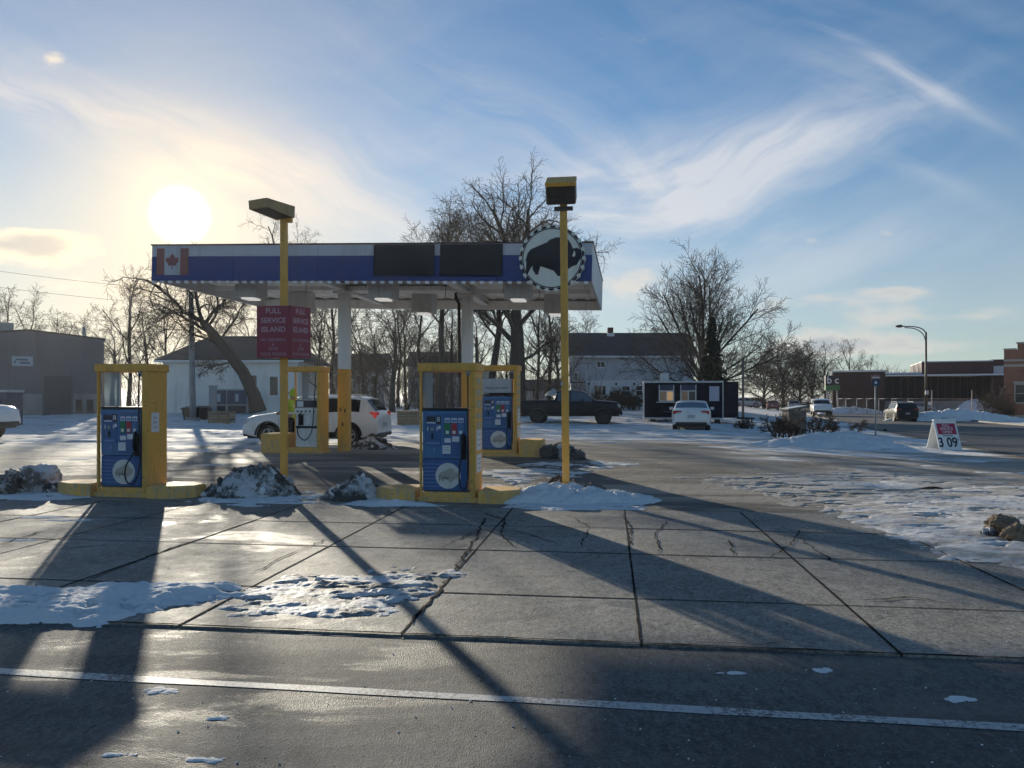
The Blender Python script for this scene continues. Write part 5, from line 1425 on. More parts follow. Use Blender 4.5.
def storefront():
    D = 108.0
    fr = Front(834, D, R(-22))
    def xx(px): return fr.t(px)
    g = -.3
    root = thing('store_building', 'low dark red store with black shop windows and a white canopy edge', 'store', (fr.x0, D, g), R(-22))
    x0 = 0.0
    def bx(a, b, c, d, y0, y1, mat, name, par=root, bev=0): return B((xx(a) - x0, y0, fr.z((a + b) / 2, d) - g), (xx(b) - x0, y1, fr.z((a + b) / 2, c) - g), bev).build(name, M[mat], par)
    lo = 415
    bx(833, 884.9, 372, lo, 0, 14, 'brick_dark', 'wall')
    bx(832, 885, 370.4, 371.9, -.4, 14, 'trim_white', 'roof_edge')
    bx(885, 921, 374, lo, 1.2, 14, 'brick_dark', 'wall')
    bx(921.1, 992, 362, 374.5, -.5, 14, 'maroon_metal', 'upper_wall')
    for i in range(9):
        a, b = 921.3 + i * 7.85, 921.3 + (i + 1) * 7.85 - .25
        bx(a, b, 362.4, 374, -.58, -.502, 'maroon_metal', 'cladding_panel')
    bx(921, 992.5, 361, 361.9, -.7, 14, 'trim_white', 'parapet_cap')
    bx(885, 1004, 374.6, 376.0, -2.2, 1.0, 'trim_white', 'canopy_edge')
    bx(885, 920.8, 372.6, 373.9, -1.2, 14, 'trim_white', 'roof_edge')
    bx(991.6, 1006, 359.5, lo, -.3, 14, 'brick_dark', 'wall')
    # glazing
    for i in range(14):
        a, b = 886.0 + i * 7.5, 886.0 + (i + 1) * 7.5
        f = bx(a, b - .02, 376.4, 401, .62, .70, 'black_plastic', 'window')
        bx(a + .5, b - .5, 377, 400.4, .58, .615, 'shop_glass', 'pane', f)
    bx(885, 991.5, 401.05, lo, .3, .9, 'warehouse_block', 'plinth')
    bx(993, 1003, 366, 374, -.36, -.302, 'pale_grey', 'vent_panel')
storefront()
def brick_wall_mat():
    m, t, bs = newmat('brick_wall')
    p = t.n('ShaderNodeTexCoord').outputs['Object']
    sp = t.n('ShaderNodeSeparateXYZ', {0: p})
    v = t.n('ShaderNodeCombineXYZ', {0: t.m('ADD', sp.outputs[0], sp.outputs[1]), 1: sp.outputs[2], 2: 0.0}).outputs[0]
    br = t.n('ShaderNodeTexBrick', {'Vector': v, 'Color1': (0.42, 0.15, 0.085, 1), 'Color2': (0.30, 0.105, 0.062, 1), 'Mortar': (0.34, 0.26, 0.20, 1), 'Scale': 1.0, 'Mortar Size': 0.008, 'Brick Width': 0.21, 'Row Height': 0.075})
    n = t.noise(p, 0.8, 6, .65, .4)
    L_(m, t.mix(t.m('MULTIPLY', t.sm(n, .4, .75), .55), br.outputs[0], (0.19, 0.09, 0.065)), bs.inputs['Base Color'])
    bs.inputs['Roughness'].default_value = .88
    bp = t.n('ShaderNodeBump', {'Height': br.outputs[1], 'Strength': 0.5, 'Distance': -0.01})
    L_(m, bp.outputs[0], bs.inputs['Normal'])
brick_wall_mat()
def brick_building():
    D = 75.0
    x0 = X(1004, D); g = gz(x0, D)
    root = thing('brick_building', 'red brick building with a stepped parapet and pale stone bands at the right edge', 'building', (x0, D, g), R(-33))
    z1, z2 = Z(350, D) - g, Z(344, D) - g
    B((0, 0, -.5), (16, 12, z1), 0).build('wall', M['brick_wall'], root)
    B((1.1, .003, z1), (16, .4, z2)).build('parapet', M['brick_wall'], root)
    B((-.05, -.06, z1 + .002), (1.05, .45, z1 + .14)).build('parapet_cap', M['stone_band'], root)
    B((1.0, -.06, z2 + .002), (16.1, .45, z2 + .14)).build('parapet_cap', M['stone_band'], root)
    for (a, b) in ((359.5, 361.5), (364.5, 367)): B((-.03, -.07, Z(b, D) - g), (16, -.002, Z(a, D) - g)).build('stone_band', M['stone_band'], root)
    for i in range(4):
        xa = .95 + i * 3.4
        window(root, xa, xa + 1.0, Z(402, D) - g, Z(385, D) - g, .02, 0, 'stone_band', 'window_dark', .12, bars=1)
        B((xa - .2, -.05, Z(384, D) - g), (xa + 1.2, -.002, Z(381.5, D) - g)).build('lintel', M['stone_band'], root)
    B((-.06, -.1, -.4), (16, -.003, .35)).build('stone_base', M['stone_band'], root)
brick_building()

# ------------------------------------------------------------------ vehicles
def wheel(root, x, y, r, w, rimmat, side, spokes=5):
    o = bpy.data.objects.new('wheel', None); COL.objects.link(o); o.parent = root
    ty = MB(); n = 28
    prof = [(r * .62, -w * .42), (r * .80, -w * .5), (r * .95, -w * .47), (r, -w * .30), (r, w * .30), (r * .95, w * .47), (r * .80, w * .5), (r * .62, w * .42)]
    vs = []; fs = []
    for i in range(n):
        a = 2 * PI * i / n
        for (q, d) in prof: vs.append((x + q * math.cos(a), y + d, r + q * math.sin(a)))
    m_ = len(prof)
    for i in range(n):
        j = (i + 1) % n
        for k in range(m_ - 1): fs.append((i * m_ + k, j * m_ + k, j * m_ + k + 1, i * m_ + k + 1))
    t = MB().add(vs, fs, True).build('tyre', M['rubber'], o)
    rm = MB().disc((x, y - .02 + side * w * .25, r), 0, r * .2, .04, 'y', 16)
    rm.disc((x, y - .02 + side * w * .30, r), r * .56, r * .64, .05, 'y', 28)
    for k in range(spokes):
        a = 2 * PI * k / spokes + .3
        T = Matrix.Translation((x, y + side * w * .27, r)) @ Matrix.Rotation(-a, 4, 'Y')
        rm.box((r * .1, -.015, -r * .08), (r * .6, .018, r * .08), T)
    rm.build('rim', M[rimmat], o)
    MB().disc((x, y - .01 + side * w * .02, r), 0, r * .6, .02, 'y', 24).build('brake_disc', M['black_plastic'], o)
def car(name, label, cat, loc, rz, L, Wd, top, belt, paintm, wr=.34, wb=(-1.4, 1.4), sill=.28, sides=(), wind=None, rear=None, rim='alloy', clad=0.0, glass_m='car_glass',
        tail=None, head=None, tailm='tail_red', rails=False, group=None, roofcol=None, handles=(), bumper_z=(.42, .62), plate=True, tw=.24, extras=None, seams=()):
    root = thing(name, label, cat, loc, rz, group)
    tx = [p[0] for p in top]; tz = [p[1] for p in top]; bx_ = [p[0] for p in belt]; bz = [p[1] for p in belt]
    ra = wr * 1.16
    Zt = lambda x: float(np.interp(x, tx, tz))
    Zs = lambda x: min(float(np.interp(x, bx_, bz)), Zt(x) - .004)
    def Wf(x):
        e = max(0.0, (abs(x) - (L / 2 - .55)) / .55)
        return Wd / 2 * (1 - .13 * e ** 2.2)
    def Zl(x):
        z = sill + .10 * max(0.0, (abs(x) - (L / 2 - .5)) / .5)
        for w0 in wb:
            d = abs(x - w0)
            if d < ra: z = max(z, wr + math.sqrt(ra * ra - d * d))
        return z
    def sect(x):
        zt, zs, w, zl = Zt(x), Zs(x), Wf(x), Zl(x)
        hc = zt - zs
        wrf = w - .035 - hc * .30
        z5 = zs - .05
        zl = min(zl, z5 - .03)
        mid = max((zs + sill) * .52, zl + .02)
        p = [(0, zt), (wrf * .55, zt - .012 * min(1, hc * 3 + .3)), (wrf - min(.08, hc * .5), zt - min(.030, hc * .2)), (wrf, zt - min(.075, hc * .45)), (w - .022, zs), (w, z5),
             (w + .012, max(mid, zl + .015)), (w - .004, max(sill + .12, zl + .008)), (w - .035, zl)]
        return p
    xs = set(np.linspace(-L / 2, L / 2, 74).tolist()) | set(x for x in tx if -L / 2 <= x <= L / 2)
    for w0 in wb:
        for q in (-1, -.985, -.94, -.8, -.6, -.3, 0, .3, .6, .8, .94, .985, 1): xs.add(w0 + ra * q)
    xs = sorted(x for x in xs if -L / 2 - 1e-6 <= x <= L / 2 + 1e-6)
    vs = []; fs = []
    for x in xs:
        p = sect(x)
        vs += [(x, q[0], q[1]) for q in p] + [(x, -q[0], q[1]) for q in p[1:]]
    n = 9; m_ = 17
    idx = lambda i, k, s: i * m_ + (k if s > 0 or k == 0 else n - 1 + k)
    for i in range(len(xs) - 1):
        for s in (1, -1):
            for k in range(n - 1):
                q = (idx(i, k, s), idx(i, k + 1, s), idx(i + 1, k + 1, s), idx(i + 1, k, s))
                fs.append(q if s > 0 else q[::-1])
    for i in (0, len(xs) - 1):
        fs.append(tuple([idx(i, k, 1) for k in range(n)] + [idx(i, k, -1) for k in range(n - 1, 0, -1)]))
    mb = MB().add(vs, fs, True)
    body = mb.build('body', M[paintm], root)
    bm = body.modifiers.new('edge', 'EDGE_SPLIT'); bm.split_angle = R(38)
    B((-L / 2 + .15, -Wd / 2 + .16, sill - .06), (L / 2 - .15, Wd / 2 - .16, sill + .38)).build('underbody', M['black_plastic'], root)
    def side_y(x, z):
        p = sect(x)
        for k in range(3, 8):
            (y0, z0), (y1, z1) = p[k], p[k + 1]
            if z1 <= z <= z0: return y0 + (y1 - y0) * ((z - z0) / (z1 - z0) if z1 != z0 else 0)
        return p[5][0] if z < p[8][1] else p[3][0]
    def side_patch(name_, x0, x1, zlo, zhi, mat, off, s, par, nz=4, nx=10):
        """a skin lying on the car side; zlo, zhi are functions of x"""
        vs = []; fs = []
        for i in range(nx + 1):
            x = x0 + (x1 - x0) * i / nx
            a, b = zlo(x), zhi(x)
            b = max(b, a + .005)
            for k in range(nz + 1):
                z = a + (b - a) * k / nz
                vs.append((x, s * (side_y(x, z) + off), z))
        for i in range(nx):
            for k in range(nz): fs.append((i * (nz + 1) + k, (i + 1) * (nz + 1) + k, (i + 1) * (nz + 1) + k + 1, i * (nz + 1) + k + 1))
        return MB().add(vs, fs, True).build(name_, M[mat], par)
    def top_patch(name_, x0, x1, mat, off, shrink=.07):
        nx = 8; vs = []; fs = []
        for i in range(nx + 1):
            x = x0 + (x1 - x0) * i / nx
            dz = (Zt(x + .02) - Zt(x - .02)) / .04; l = math.hypot(1, dz)
            p = sect(x); w = p[3][0] - shrink
            for k in range(7):
                f = -1 + k / 3
                y = f * w; ay = abs(y)
                z = np.interp(ay, [p[0][0], p[1][0], p[2][0], p[3][0]], [p[0][1], p[1][1], p[2][1], p[3][1]])
                vs.append((x - dz / l * off, y, z + off / l))
        for i in range(nx):
            for k in range(6): fs.append((i * 7 + k, i * 7 + k + 1, i * 7 + 8 + k, i * 7 + 7 + k))
        return MB().add(vs, fs, True).build(name_, M[mat], root)
    for s in (1, -1):
        for (a, b) in sides:
            side_patch('side_window', a, b, lambda x: Zs(x) + .025, lambda x: min(Zt(x) - .10, max(Zs(x) + .03, Zt(x) - .10)), glass_m, .006, s, root, 4, 14)
        if clad > 0:
            side_patch('cladding', wb[0] + ra + .01, wb[1] - ra - .01, lambda x: sill + .005, lambda x: sill + clad, 'black_plastic', .008, s, root)
            for w0 in wb:
                vs = []; fs = []
                for i in range(17):
                    a = PI * i / 16
                    for (r_, o_) in ((ra - .01, .012), (ra + .055, .014)):
                        xx, zz = w0 + r_ * math.cos(a), wr + r_ * math.sin(a)
                        vs.append((xx, s * (Wf(xx) + o_), max(zz, sill)))
                for i in range(16): fs.append((2 * i, 2 * i + 1, 2 * i + 3, 2 * i + 2))
                MB().add(vs, fs, True).build('arch_trim', M['black_plastic'], root)
        for w0 in wb: wheel(root, w0, s * (Wd / 2 - tw / 2 - .015), wr, tw, rim, s)
        # dark wheel wells
        for w0 in wb: MB().disc((w0, s * (Wd / 2 - tw - .10), wr), 0, ra - .005, .03, 'y', 24).build('wheel_well', M['black_plastic'], root)
        for (xa, zz) in handles:
            y = side_y(xa, zz)
            B((xa - .09, min(s * y, s * (y + .03)), zz - .015), (xa + .09, max(s * y, s * (y + .03)), zz + .015), .006).build('door_handle', M[paintm], root)
        for xa in seams:
            side_patch('door_seam', xa - .006, xa + .006, lambda x: sill + .1, lambda x: Zs(x) - .01, 'black_plastic', .003, s, root, 6, 1)
        # mirror
        if wind:
            xm = wind[0] - .12 if wind[0] < wind[1] else wind[1]
            zm_ = Zs(xm) + .06
            ym = side_y(xm, Zs(xm) - .01)
            B((xm - .09, min(s * (ym + .02), s * (ym + .22)), zm_ - .02), (xm + .06, max(s * (ym + .02), s * (ym + .22)), zm_ + .13), .03).build('mirror', M[paintm if not clad else 'black_plastic'], root)
        if rails:
            MB().tube([(x, s * (sect(x)[3][0] - .08), Zt(x) + (.035 if 0 < i < 6 else -.01)) for i, x in enumerate(np.linspace(sides[0][0], sides[-1][1] - .5, 7))], .014, 6).build('roof_rail', M['alu'], root)
    if wind: top_patch('windshield', wind[0], wind[1], glass_m, .006)
    if rear: top_patch('rear_window', rear[0], rear[1], glass_m, .006)
    if tail:
        x, z0, z1, inner, wrap = tail
        for s in (1, -1):
            y1 = Wf(x + .05) + .012
            ya, yb = s * inner, s * y1
            o = B((x - .02, min(ya, yb), z0), (x + wrap, max(ya, yb), z1), .02).build('taillight', M[tailm], root)
            B((x - .026, min(s * (inner + .06), s * (inner + .18)), z0 + .03), (x - .0205, max(s * (inner + .06), s * (inner + .18)), z0 + .09)).build('reverse_lens', M['lens_clear'], o)
    if head:
        x, z0, z1, inner, wrap = head
        for s in (1, -1):
            y1 = Wf(x - .05) + .008
            ya, yb = s * inner, s * y1
            B((x - wrap, min(ya, yb), z0), (x + .02, max(ya, yb), z1), .02).build('headlight', M['lens_clear'], root)
    xb = -L / 2
    B((xb - .03, -Wf(xb) + .06, bumper_z[0] - .10), (xb + .12, Wf(xb) - .06, bumper_z[0] + .02), .03).build('rear_bumper', M['black_plastic'], root)
    B((L / 2 - .10, -Wf(L / 2) + .08, bumper_z[0] - .12), (L / 2 + .03, Wf(L / 2) - .08, bumper_z[0] + .06), .03).build('front_grille', M['black_plastic'], root)
    if plate: B((xb - .038, -.17, bumper_z[1]), (xb - .018, .17, bumper_z[1] + .15), .004).build('license_plate', M['plate'], root)
    if extras: extras(root, Zt, Zs, Wf)
    return root
SUV_TOP = [(-2.315, .70), (-2.30, .95), (-2.24, 1.12), (-2.05, 1.38), (-1.88, 1.585), (-1.6, 1.63), (-1.0, 1.665), (-.2, 1.67), (.35, 1.625), (.62, 1.54), (1.18, 1.13), (1.30, 1.10), (1.9, 1.02), (2.14, .95), (2.25, .82), (2.315, .62)]
SUV_BELT = [(-2.315, .69), (-2.27, 1.05), (-1.4, 1.12), (0, 1.06), (1.1, 1.0), (1.9, .90), (2.2, .80), (2.315, .61)]
SEDAN_TOP = [(-2.37, .70), (-2.35, .90), (-2.28, 1.01), (-1.78, 1.05), (-1.55, 1.12), (-.95, 1.37), (-.5, 1.445), (0, 1.455), (.35, 1.42), (.6, 1.33), (1.2, 1.0), (1.3, .97), (2.0, .84), (2.25, .74), (2.37, .55)]
SEDAN_BELT = [(-2.37, .69), (-2.30, .93), (-1.6, .98), (0, .95), (1.1, .90), (2.0, .78), (2.37, .54)]
TRUCK_TOP = [(-2.92, 1.05), (-2.90, 1.32), (-2.6, 1.345), (-.92, 1.36), (-.86, 1.40), (-.72, 1.82), (-.5, 1.90), (.2, 1.92), (.62, 1.88), (.85, 1.80), (1.42, 1.38), (1.52, 1.355), (2.3, 1.30), (2.70, 1.24), (2.84, 1.10), (2.92, .80)]
TRUCK_BELT = [(-2.92, 1.04), (-2.88, 1.26), (-.9, 1.28), (.8, 1.25), (1.5, 1.22), (2.6, 1.12), (2.84, 1.0), (2.92, .79)]
def suv(label, loc, rz, paintm='car_white', **k):
    d = dict(wr=.355, wb=(-1.36, 1.37), sill=.30, sides=((-1.72, -1.12), (-1.04, -.13), (-.05, 1.08)), wind=(.66, 1.16), rear=(-2.20, -1.92), clad=.17, tail=(-2.25, .92, 1.12, .48, .30), head=(2.2, .72, .86, .5, .30), rails=True,
             handles=((-.75, 1.0), (.2, .97)), seams=(-.09, 1.0, -1.06))
    d.update(k)
    return car('parked_suv', label, 'suv', loc, rz, 4.63, 1.84, SUV_TOP, SUV_BELT, paintm, **d)
def sedan(label, loc, rz, paintm='car_pearl', **k):
    d = dict(wr=.335, wb=(-1.40, 1.42), sill=.24, sides=((-1.30, -.30), (-.22, 1.02)), wind=(.62, 1.18), rear=(-1.60, -.98), tail=(-2.33, .80, .97, .44, .22), head=(2.2, .60, .72, .5, .3), handles=((-.7, .86), (.3, .84)), seams=(-.26, .95))
    d.update(k)
    return car('parked_sedan', label, 'car', loc, rz, 4.74, 1.78, SEDAN_TOP, SEDAN_BELT, paintm, **d)
def truck(label, loc, rz, paintm='car_dark', **k):
    d = dict(wr=.41, wb=(-1.78, 1.88), sill=.50, sides=((-.66, .02), (.10, 1.25)), wind=(.88, 1.40), rear=(-.85, -.72), tail=(-2.90, .92, 1.22, .76, .10), head=(2.80, .92, 1.12, .55, .26), rim='alloy_dark', handles=((-.3, 1.14), (.5, 1.12)),
             seams=(.06, 1.2, -.72), tw=.28, bumper_z=(.62, .72), clad=.08)
    d.update(k)
    return car('parked_pickup', label, 'pickup truck', loc, rz, 5.84, 2.02, TRUCK_TOP, TRUCK_BELT, paintm, **d)
p = at(318.5, 24.75)
suv('white utility vehicle stopped at the full service pump under the canopy', p, R(173), tailm='tail_lit').scale = (.95, .95, .95)
p = at(570, 44.0)
def truck_bits(root, Zt, Zs, Wf):
    MB().tube([(-1.0, -.7, 1.37), (-1.0, -.7, 1.37)], .01, 4)
truck('dark pickup truck parked beyond the lamp pole, facing right', p, R(-6), 'car_dark', glass_m='car_glass_blue')
p = at(691.5, 38.0)
sedan('white sedan seen from behind in front of the black food trailer', p, R(76.5), 'car_pearl', glass_m='car_glass_blue')
# near white pickup nosing in at the left edge
p = at(-76, 27.2)
truck('white pickup nosing into the picture at the left edge', p, R(-3), 'car_white', rim='alloy')
# street traffic
p = G(896, 421); p.x += .4
suv('black utility vehicle driving away along the side street', p, R(90 - 13), 'car_black', clad=.12, rails=True)
p = at(821, 86.0)
truck('white pickup truck coming up the side street', p, R(270 - 18), 'car_white', rim='alloy', extras=lambda r, zt, zs, wf: (B((-2.75, -.86, 1.37), (-.95, .86, 1.93), .05).build('bed_cap', M['car_white'], r), None))
p = at(794, 121.0); suv('white utility vehicle parked far along the street, seen from behind', p, R(70), 'car_white')
p = at(773, 119.0); sedan('reddish sedan parked between the ochre and white vehicles far away', p, R(70), 'car_red')
p = at(757, 124.0); suv('ochre van like vehicle parked far away beyond the trailer nose', p, R(40), 'car_ochre')
p = at(744, 112.0); sedan('pale silver car parked far away right beside the trailer nose', p, R(10), 'car_silver')
p = at(916, 100.0); sedan('snowy silver car parked in front of the dark store', p, R(5), 'car_silver')

# ------------------------------------------------------------------ food trailer
def trailer():
    D = 45.0
    x0, x1 = X(643.5, D), X(721, D); g = gz((x0 + x1) / 2, D)
    root = thing('food_trailer', 'black food trailer with two serving windows and a pointed nose', 'trailer', (x0, D, g), R(-9))
    w = x1 - x0; zb = Z(419, D) - g; zt = Z(381.5, D) - g; dp = 2.2; nose = .98
    hull = MB().prism([(0, 0), (w, 0), (w + nose, dp * .5), (w, dp), (0, dp)], zb + .08, zt - .07, 'z').build('body', M['trailer_navy'], root)
    n = 6
    for i in range(n):
        a, b = w * i / n + .05, w * (i + 1) / n - .012
        if i == n - 1: b = w - .06
        B((a if i else .06, -.014, zb + .10), (b, -.002, zt - .09)).build('side_panel', M['trailer_navy'], hull)
    for (a, b, c, d, nm) in ((0, w, zb, zb + .09, 'bottom_rail'), (-.02, w + .02, zt - .08, zt + .02, 'top_rail')): B((a, -.03, c), (b, dp + .02, d), .01).build(nm, M['alu'], root)
    for a in (0, w - .055): B((a, -.035, zb + .092), (a + .055, .02, zt - .083), .006).build('corner_post', M['alu'], root)
    MB().prism([(w + .022, .02), (w + nose + .03, dp * .5), (w + .022, dp)], zt - .09, zt - .02, 'z').build('nose_cap', M['trailer_navy'], root)
    for (a, b) in ((658.5, 673.5), (679.5, 695)):
        xa, xb = X(a, D) - x0, X(b, D) - x0; z0, z1, zm = Z(401.5, D) - g, Z(385, D) - g, Z(391, D) - g
        fr = MB().box((xa, -.06, z0), (xb, -.016, z0 + .06)).box((xa, -.06, zm - .03), (xb, -.016, zm + .03)).box((xa, -.06, z0 + .06), (xa + .07, -.016, zm - .03)).box((xb - .07, -.06, z0 + .06), (xb, -.016, zm - .03)).box(((xa + xb) / 2 - .03, -.055, z0 + .06), ((xa + xb) / 2 + .03, -.016, zm - .03))
        fr.box((xa, -.06, zm + .03), (xa + .05, -.016, z1)).box((xb - .05, -.06, zm + .03), (xb, -.016, z1))
        f = fr.build('serving_window', M['alu'], root)
        B((xa + .052, -.05, zm + .032), (xb - .052, -.017, z1)).build('hatch', M['awning_blue'], f)
        warm = 'lit_window' if a < 660 else 'lit_window_dim'
        B((xa + .072, -.03, z0 + .062), ((xa + xb) / 2 - .032, -.017, zm - .032)).build('pane', M['lit_window_dim'], f)
        B(((xa + xb) / 2 + .032, -.03, z0 + .062), (xb - .072, -.017, zm - .032)).build('pane', M[warm if a < 660 else 'window_dark'], f)
    B((X(656, D) - x0, -.32, Z(402.6, D) - g), (X(697, D) - x0, -.016, Z(401.8, D) - g), .006).build('shelf', M['alu'], root)
    B((X(707.5, D) - x0, -.028, Z(401, D) - g), (X(717, D) - x0, -.0145, Z(386.5, D) - g)).build('menu_poster', M['poster'], root)
    B((X(661, D) - x0, .7, zt + .021), (X(669, D) - x0, 1.3, zt + .52), .03).build('roof_fan', M['alu'], root)
    MB().tube([(X(703, D) - x0, .8, zt + .02), (X(703, D) - x0, .8, zt + .12)], .05, 8).build('roof_vent', M['alu'], root)
    for x in (X(670, D) - x0,):
        wheel(root, x, .10, .34, .2, 'alloy', -1)
        B((x - .45, -.03, .60), (x + .45, .1, .69), .02).build('fender', M['black_plastic'], root)
        wheel(root, x, dp - .1, .34, .2, 'alloy', 1)
    for px in (653, 716): B((X(px, D) - x0 - .15, .3, -.05), (X(px, D) - x0 + .15, .7, zb + .02)).build('jack_stand', M['black_plastic'], root)
    MB().tube([(w + nose - .1, dp / 2, zb + .05), (w + nose + .9, dp / 2, zb + .02)], .06, 8).build('drawbar', M['black_plastic'], root)
    MB().tube([(w + nose + .75, dp / 2, zb + .1), (w + nose + .75, dp / 2, -.03)], .035, 8).build('tongue_jack', M['black_plastic'], root)
trailer()

# ------------------------------------------------------------------ trees
def raw_mesh(name, tubes, mat):
    """tubes: list of (points, radii, sides) -> one mesh, fast"""
    V = []; Fq = []
    for pts, rad, sides in tubes:
        o = len(V); up = None; n = len(pts)
        for i in range(n):
            t = pts[min(i + 1, n - 1)] - pts[max(i - 1, 0)]
            t.normalize()
            if up is None: up = t.orthogonal().normalized()
            else:
                up = up - t * up.dot(t)
                if up.length < 1e-5: up = t.orthogonal()
                up.normalize()
            w = t.cross(up); r = rad[i]
            for k in range(sides):
                a = 6.2831853 * k / sides
                V.append((pts[i] + up * (math.cos(a) * r) + w * (math.sin(a) * r))[:])
        for i in range(n - 1):
            for k in range(sides):
                k2 = (k + 1) % sides
                Fq.append((o + i * sides + k, o + i * sides + k2, o + (i + 1) * sides + k2, o + (i + 1) * sides + k))
    co = np.array(V, np.float32); fa = np.array(Fq, np.int32)
    me = bpy.data.meshes.new(name)
    me.vertices.add(len(co)); me.vertices.foreach_set('co', co.reshape(-1))
    me.loops.add(fa.size); me.loops.foreach_set('vertex_index', fa.reshape(-1))
    me.polygons.add(len(fa)); me.polygons.foreach_set('loop_start', np.arange(0, fa.size, 4, dtype=np.int32))
    me.polygons.foreach_set('use_smooth', np.ones(len(fa), bool))
    me.update(calc_edges=True)
    me.materials.append(M[mat])
    return me
def rvec(rn): return Vector((rn.gauss(0, 1), rn.gauss(0, 1), rn.gauss(0, 1)))
def grow(rn, p, d, L, r, lvl, P, out):
    """recursive limb; P: dict of per-level settings"""
    nseg = (7, 6, 5, 4, 3, 3)[min(lvl, 5)]
    pts = [p.copy()]; rad = [r]; d = d.normalized()
    tip = P['tip'] if lvl < P['levels'] else 0.35
    for i in range(nseg):
        d = (d + rvec(rn) * P['wander'][lvl] + Vector((0, 0, P['up'][lvl]))).normalized()
        p = p + d * (L / nseg); pts.append(p.copy()); rad.append(max(r * (1 - (1 - tip) * (i + 1) / nseg), P['rmin']))
    out.append((pts, rad, lvl))
    if lvl >= P['levels']: return
    nk = P['kids'][lvl]; nk = rn.randint(nk[0], nk[1])
    s0 = P['start'][lvl]
    ph = rn.uniform(0, 6.28)
    for k in range(nk):
        t = s0 + (1 - s0) * ((k + rn.uniform(.2, .8)) / nk)
        f = t * nseg; i = min(int(f), nseg - 1); q = pts[i].lerp(pts[i + 1], f - i)
        base = (pts[i + 1] - pts[i]).normalized()
        a = base.orthogonal().normalized(); b = base.cross(a)
        ph += 2.4 + rn.uniform(-.5, .5)
        ang = R(P['angle'][lvl]) * rn.uniform(.7, 1.25)
        nd = base * math.cos(ang) + (a * math.cos(ph) + b * math.sin(ph)) * math.sin(ang)
        rr = rad[i] * P['rr'][lvl] * rn.uniform(.8, 1.1)
        grow(rn, q, nd, L * P['ratio'][lvl] * rn.uniform(.7, 1.2) * (1 - P['apical'] * t), max(rr, P['rmin']), lvl + 1, P, out)
BASEP = dict(levels=4, tip=.45, rmin=.010, wander=(.06, .12, .16, .20, .22), up=(.05, .06, .05, .04, .02), kids=((6, 7), (7, 9), (6, 8), (5, 7), (0, 0)), start=(.25, .25, .2, .15, 0), angle=(42, 42, 44, 44, 40),
             ratio=(.72, .55, .50, .50, .5), rr=(.55, .5, .5, .55, .5), apical=.25)
SIDES = (9, 6, 4, 3, 3, 3)
def tree_meshes(seed, trunk_pts, trunk_r, P, mat, limbs=None, nk=None):
    """trunk polyline given in local metres, limbs grown from it; returns (trunk mesh, crown mesh)"""
    rn = random.Random(seed); out = []
    tp = [Vector(p) for p in trunk_pts]
    n = len(tp)
    if limbs is None: limbs = []
    tubes_t = [(tp, [trunk_r * (1.25 if i == 0 else 1 - .45 * i / (n - 1)) for i in range(n)], 10)]
    for (t, d, L, r) in limbs:
        f = t * (n - 1); i = min(int(f), n - 2)
        grow(rn, tp[i].lerp(tp[i + 1], f - i), Vector(d), L, r, 1, P, out)
    tubes_t += [(a, b, SIDES[l]) for a, b, l in out if l <= 1]
    tubes_c = [(a, b, SIDES[min(l, 5)]) for a, b, l in out if l > 1]
    return raw_mesh('trunk', tubes_t, mat), raw_mesh('crown', tubes_c, mat)
def plant_tree(label, loc, meshes, rz=0.0, sc=1.0, group=None, cat='tree', name='bare_tree'):
    t = thing(name, label, cat, loc, rz, group); t.scale = (sc, sc, sc)
    mk('trunk', meshes[0], None, t); mk('crown', meshes[1], None, t)
    return t
def ring_limbs(rn, n, t0, t1, elev0, elev1, L0, L1, r0, r1):
    o = []; ph = rn.uniform(0, 6)
    for k in range(n):
        f = k / max(1, n - 1); ph += 2.4 + rn.uniform(-.3, .3)
        el = R(elev0 + (elev1 - elev0) * f) + rn.uniform(-.12, .12)
        o.append((t0 + (t1 - t0) * f, (math.cos(ph) * math.cos(el), math.sin(ph) * math.cos(el), math.sin(el)), (L0 + (L1 - L0) * f) * rn.uniform(.85, 1.15), (r0 + (r1 - r0) * f)))
    return o
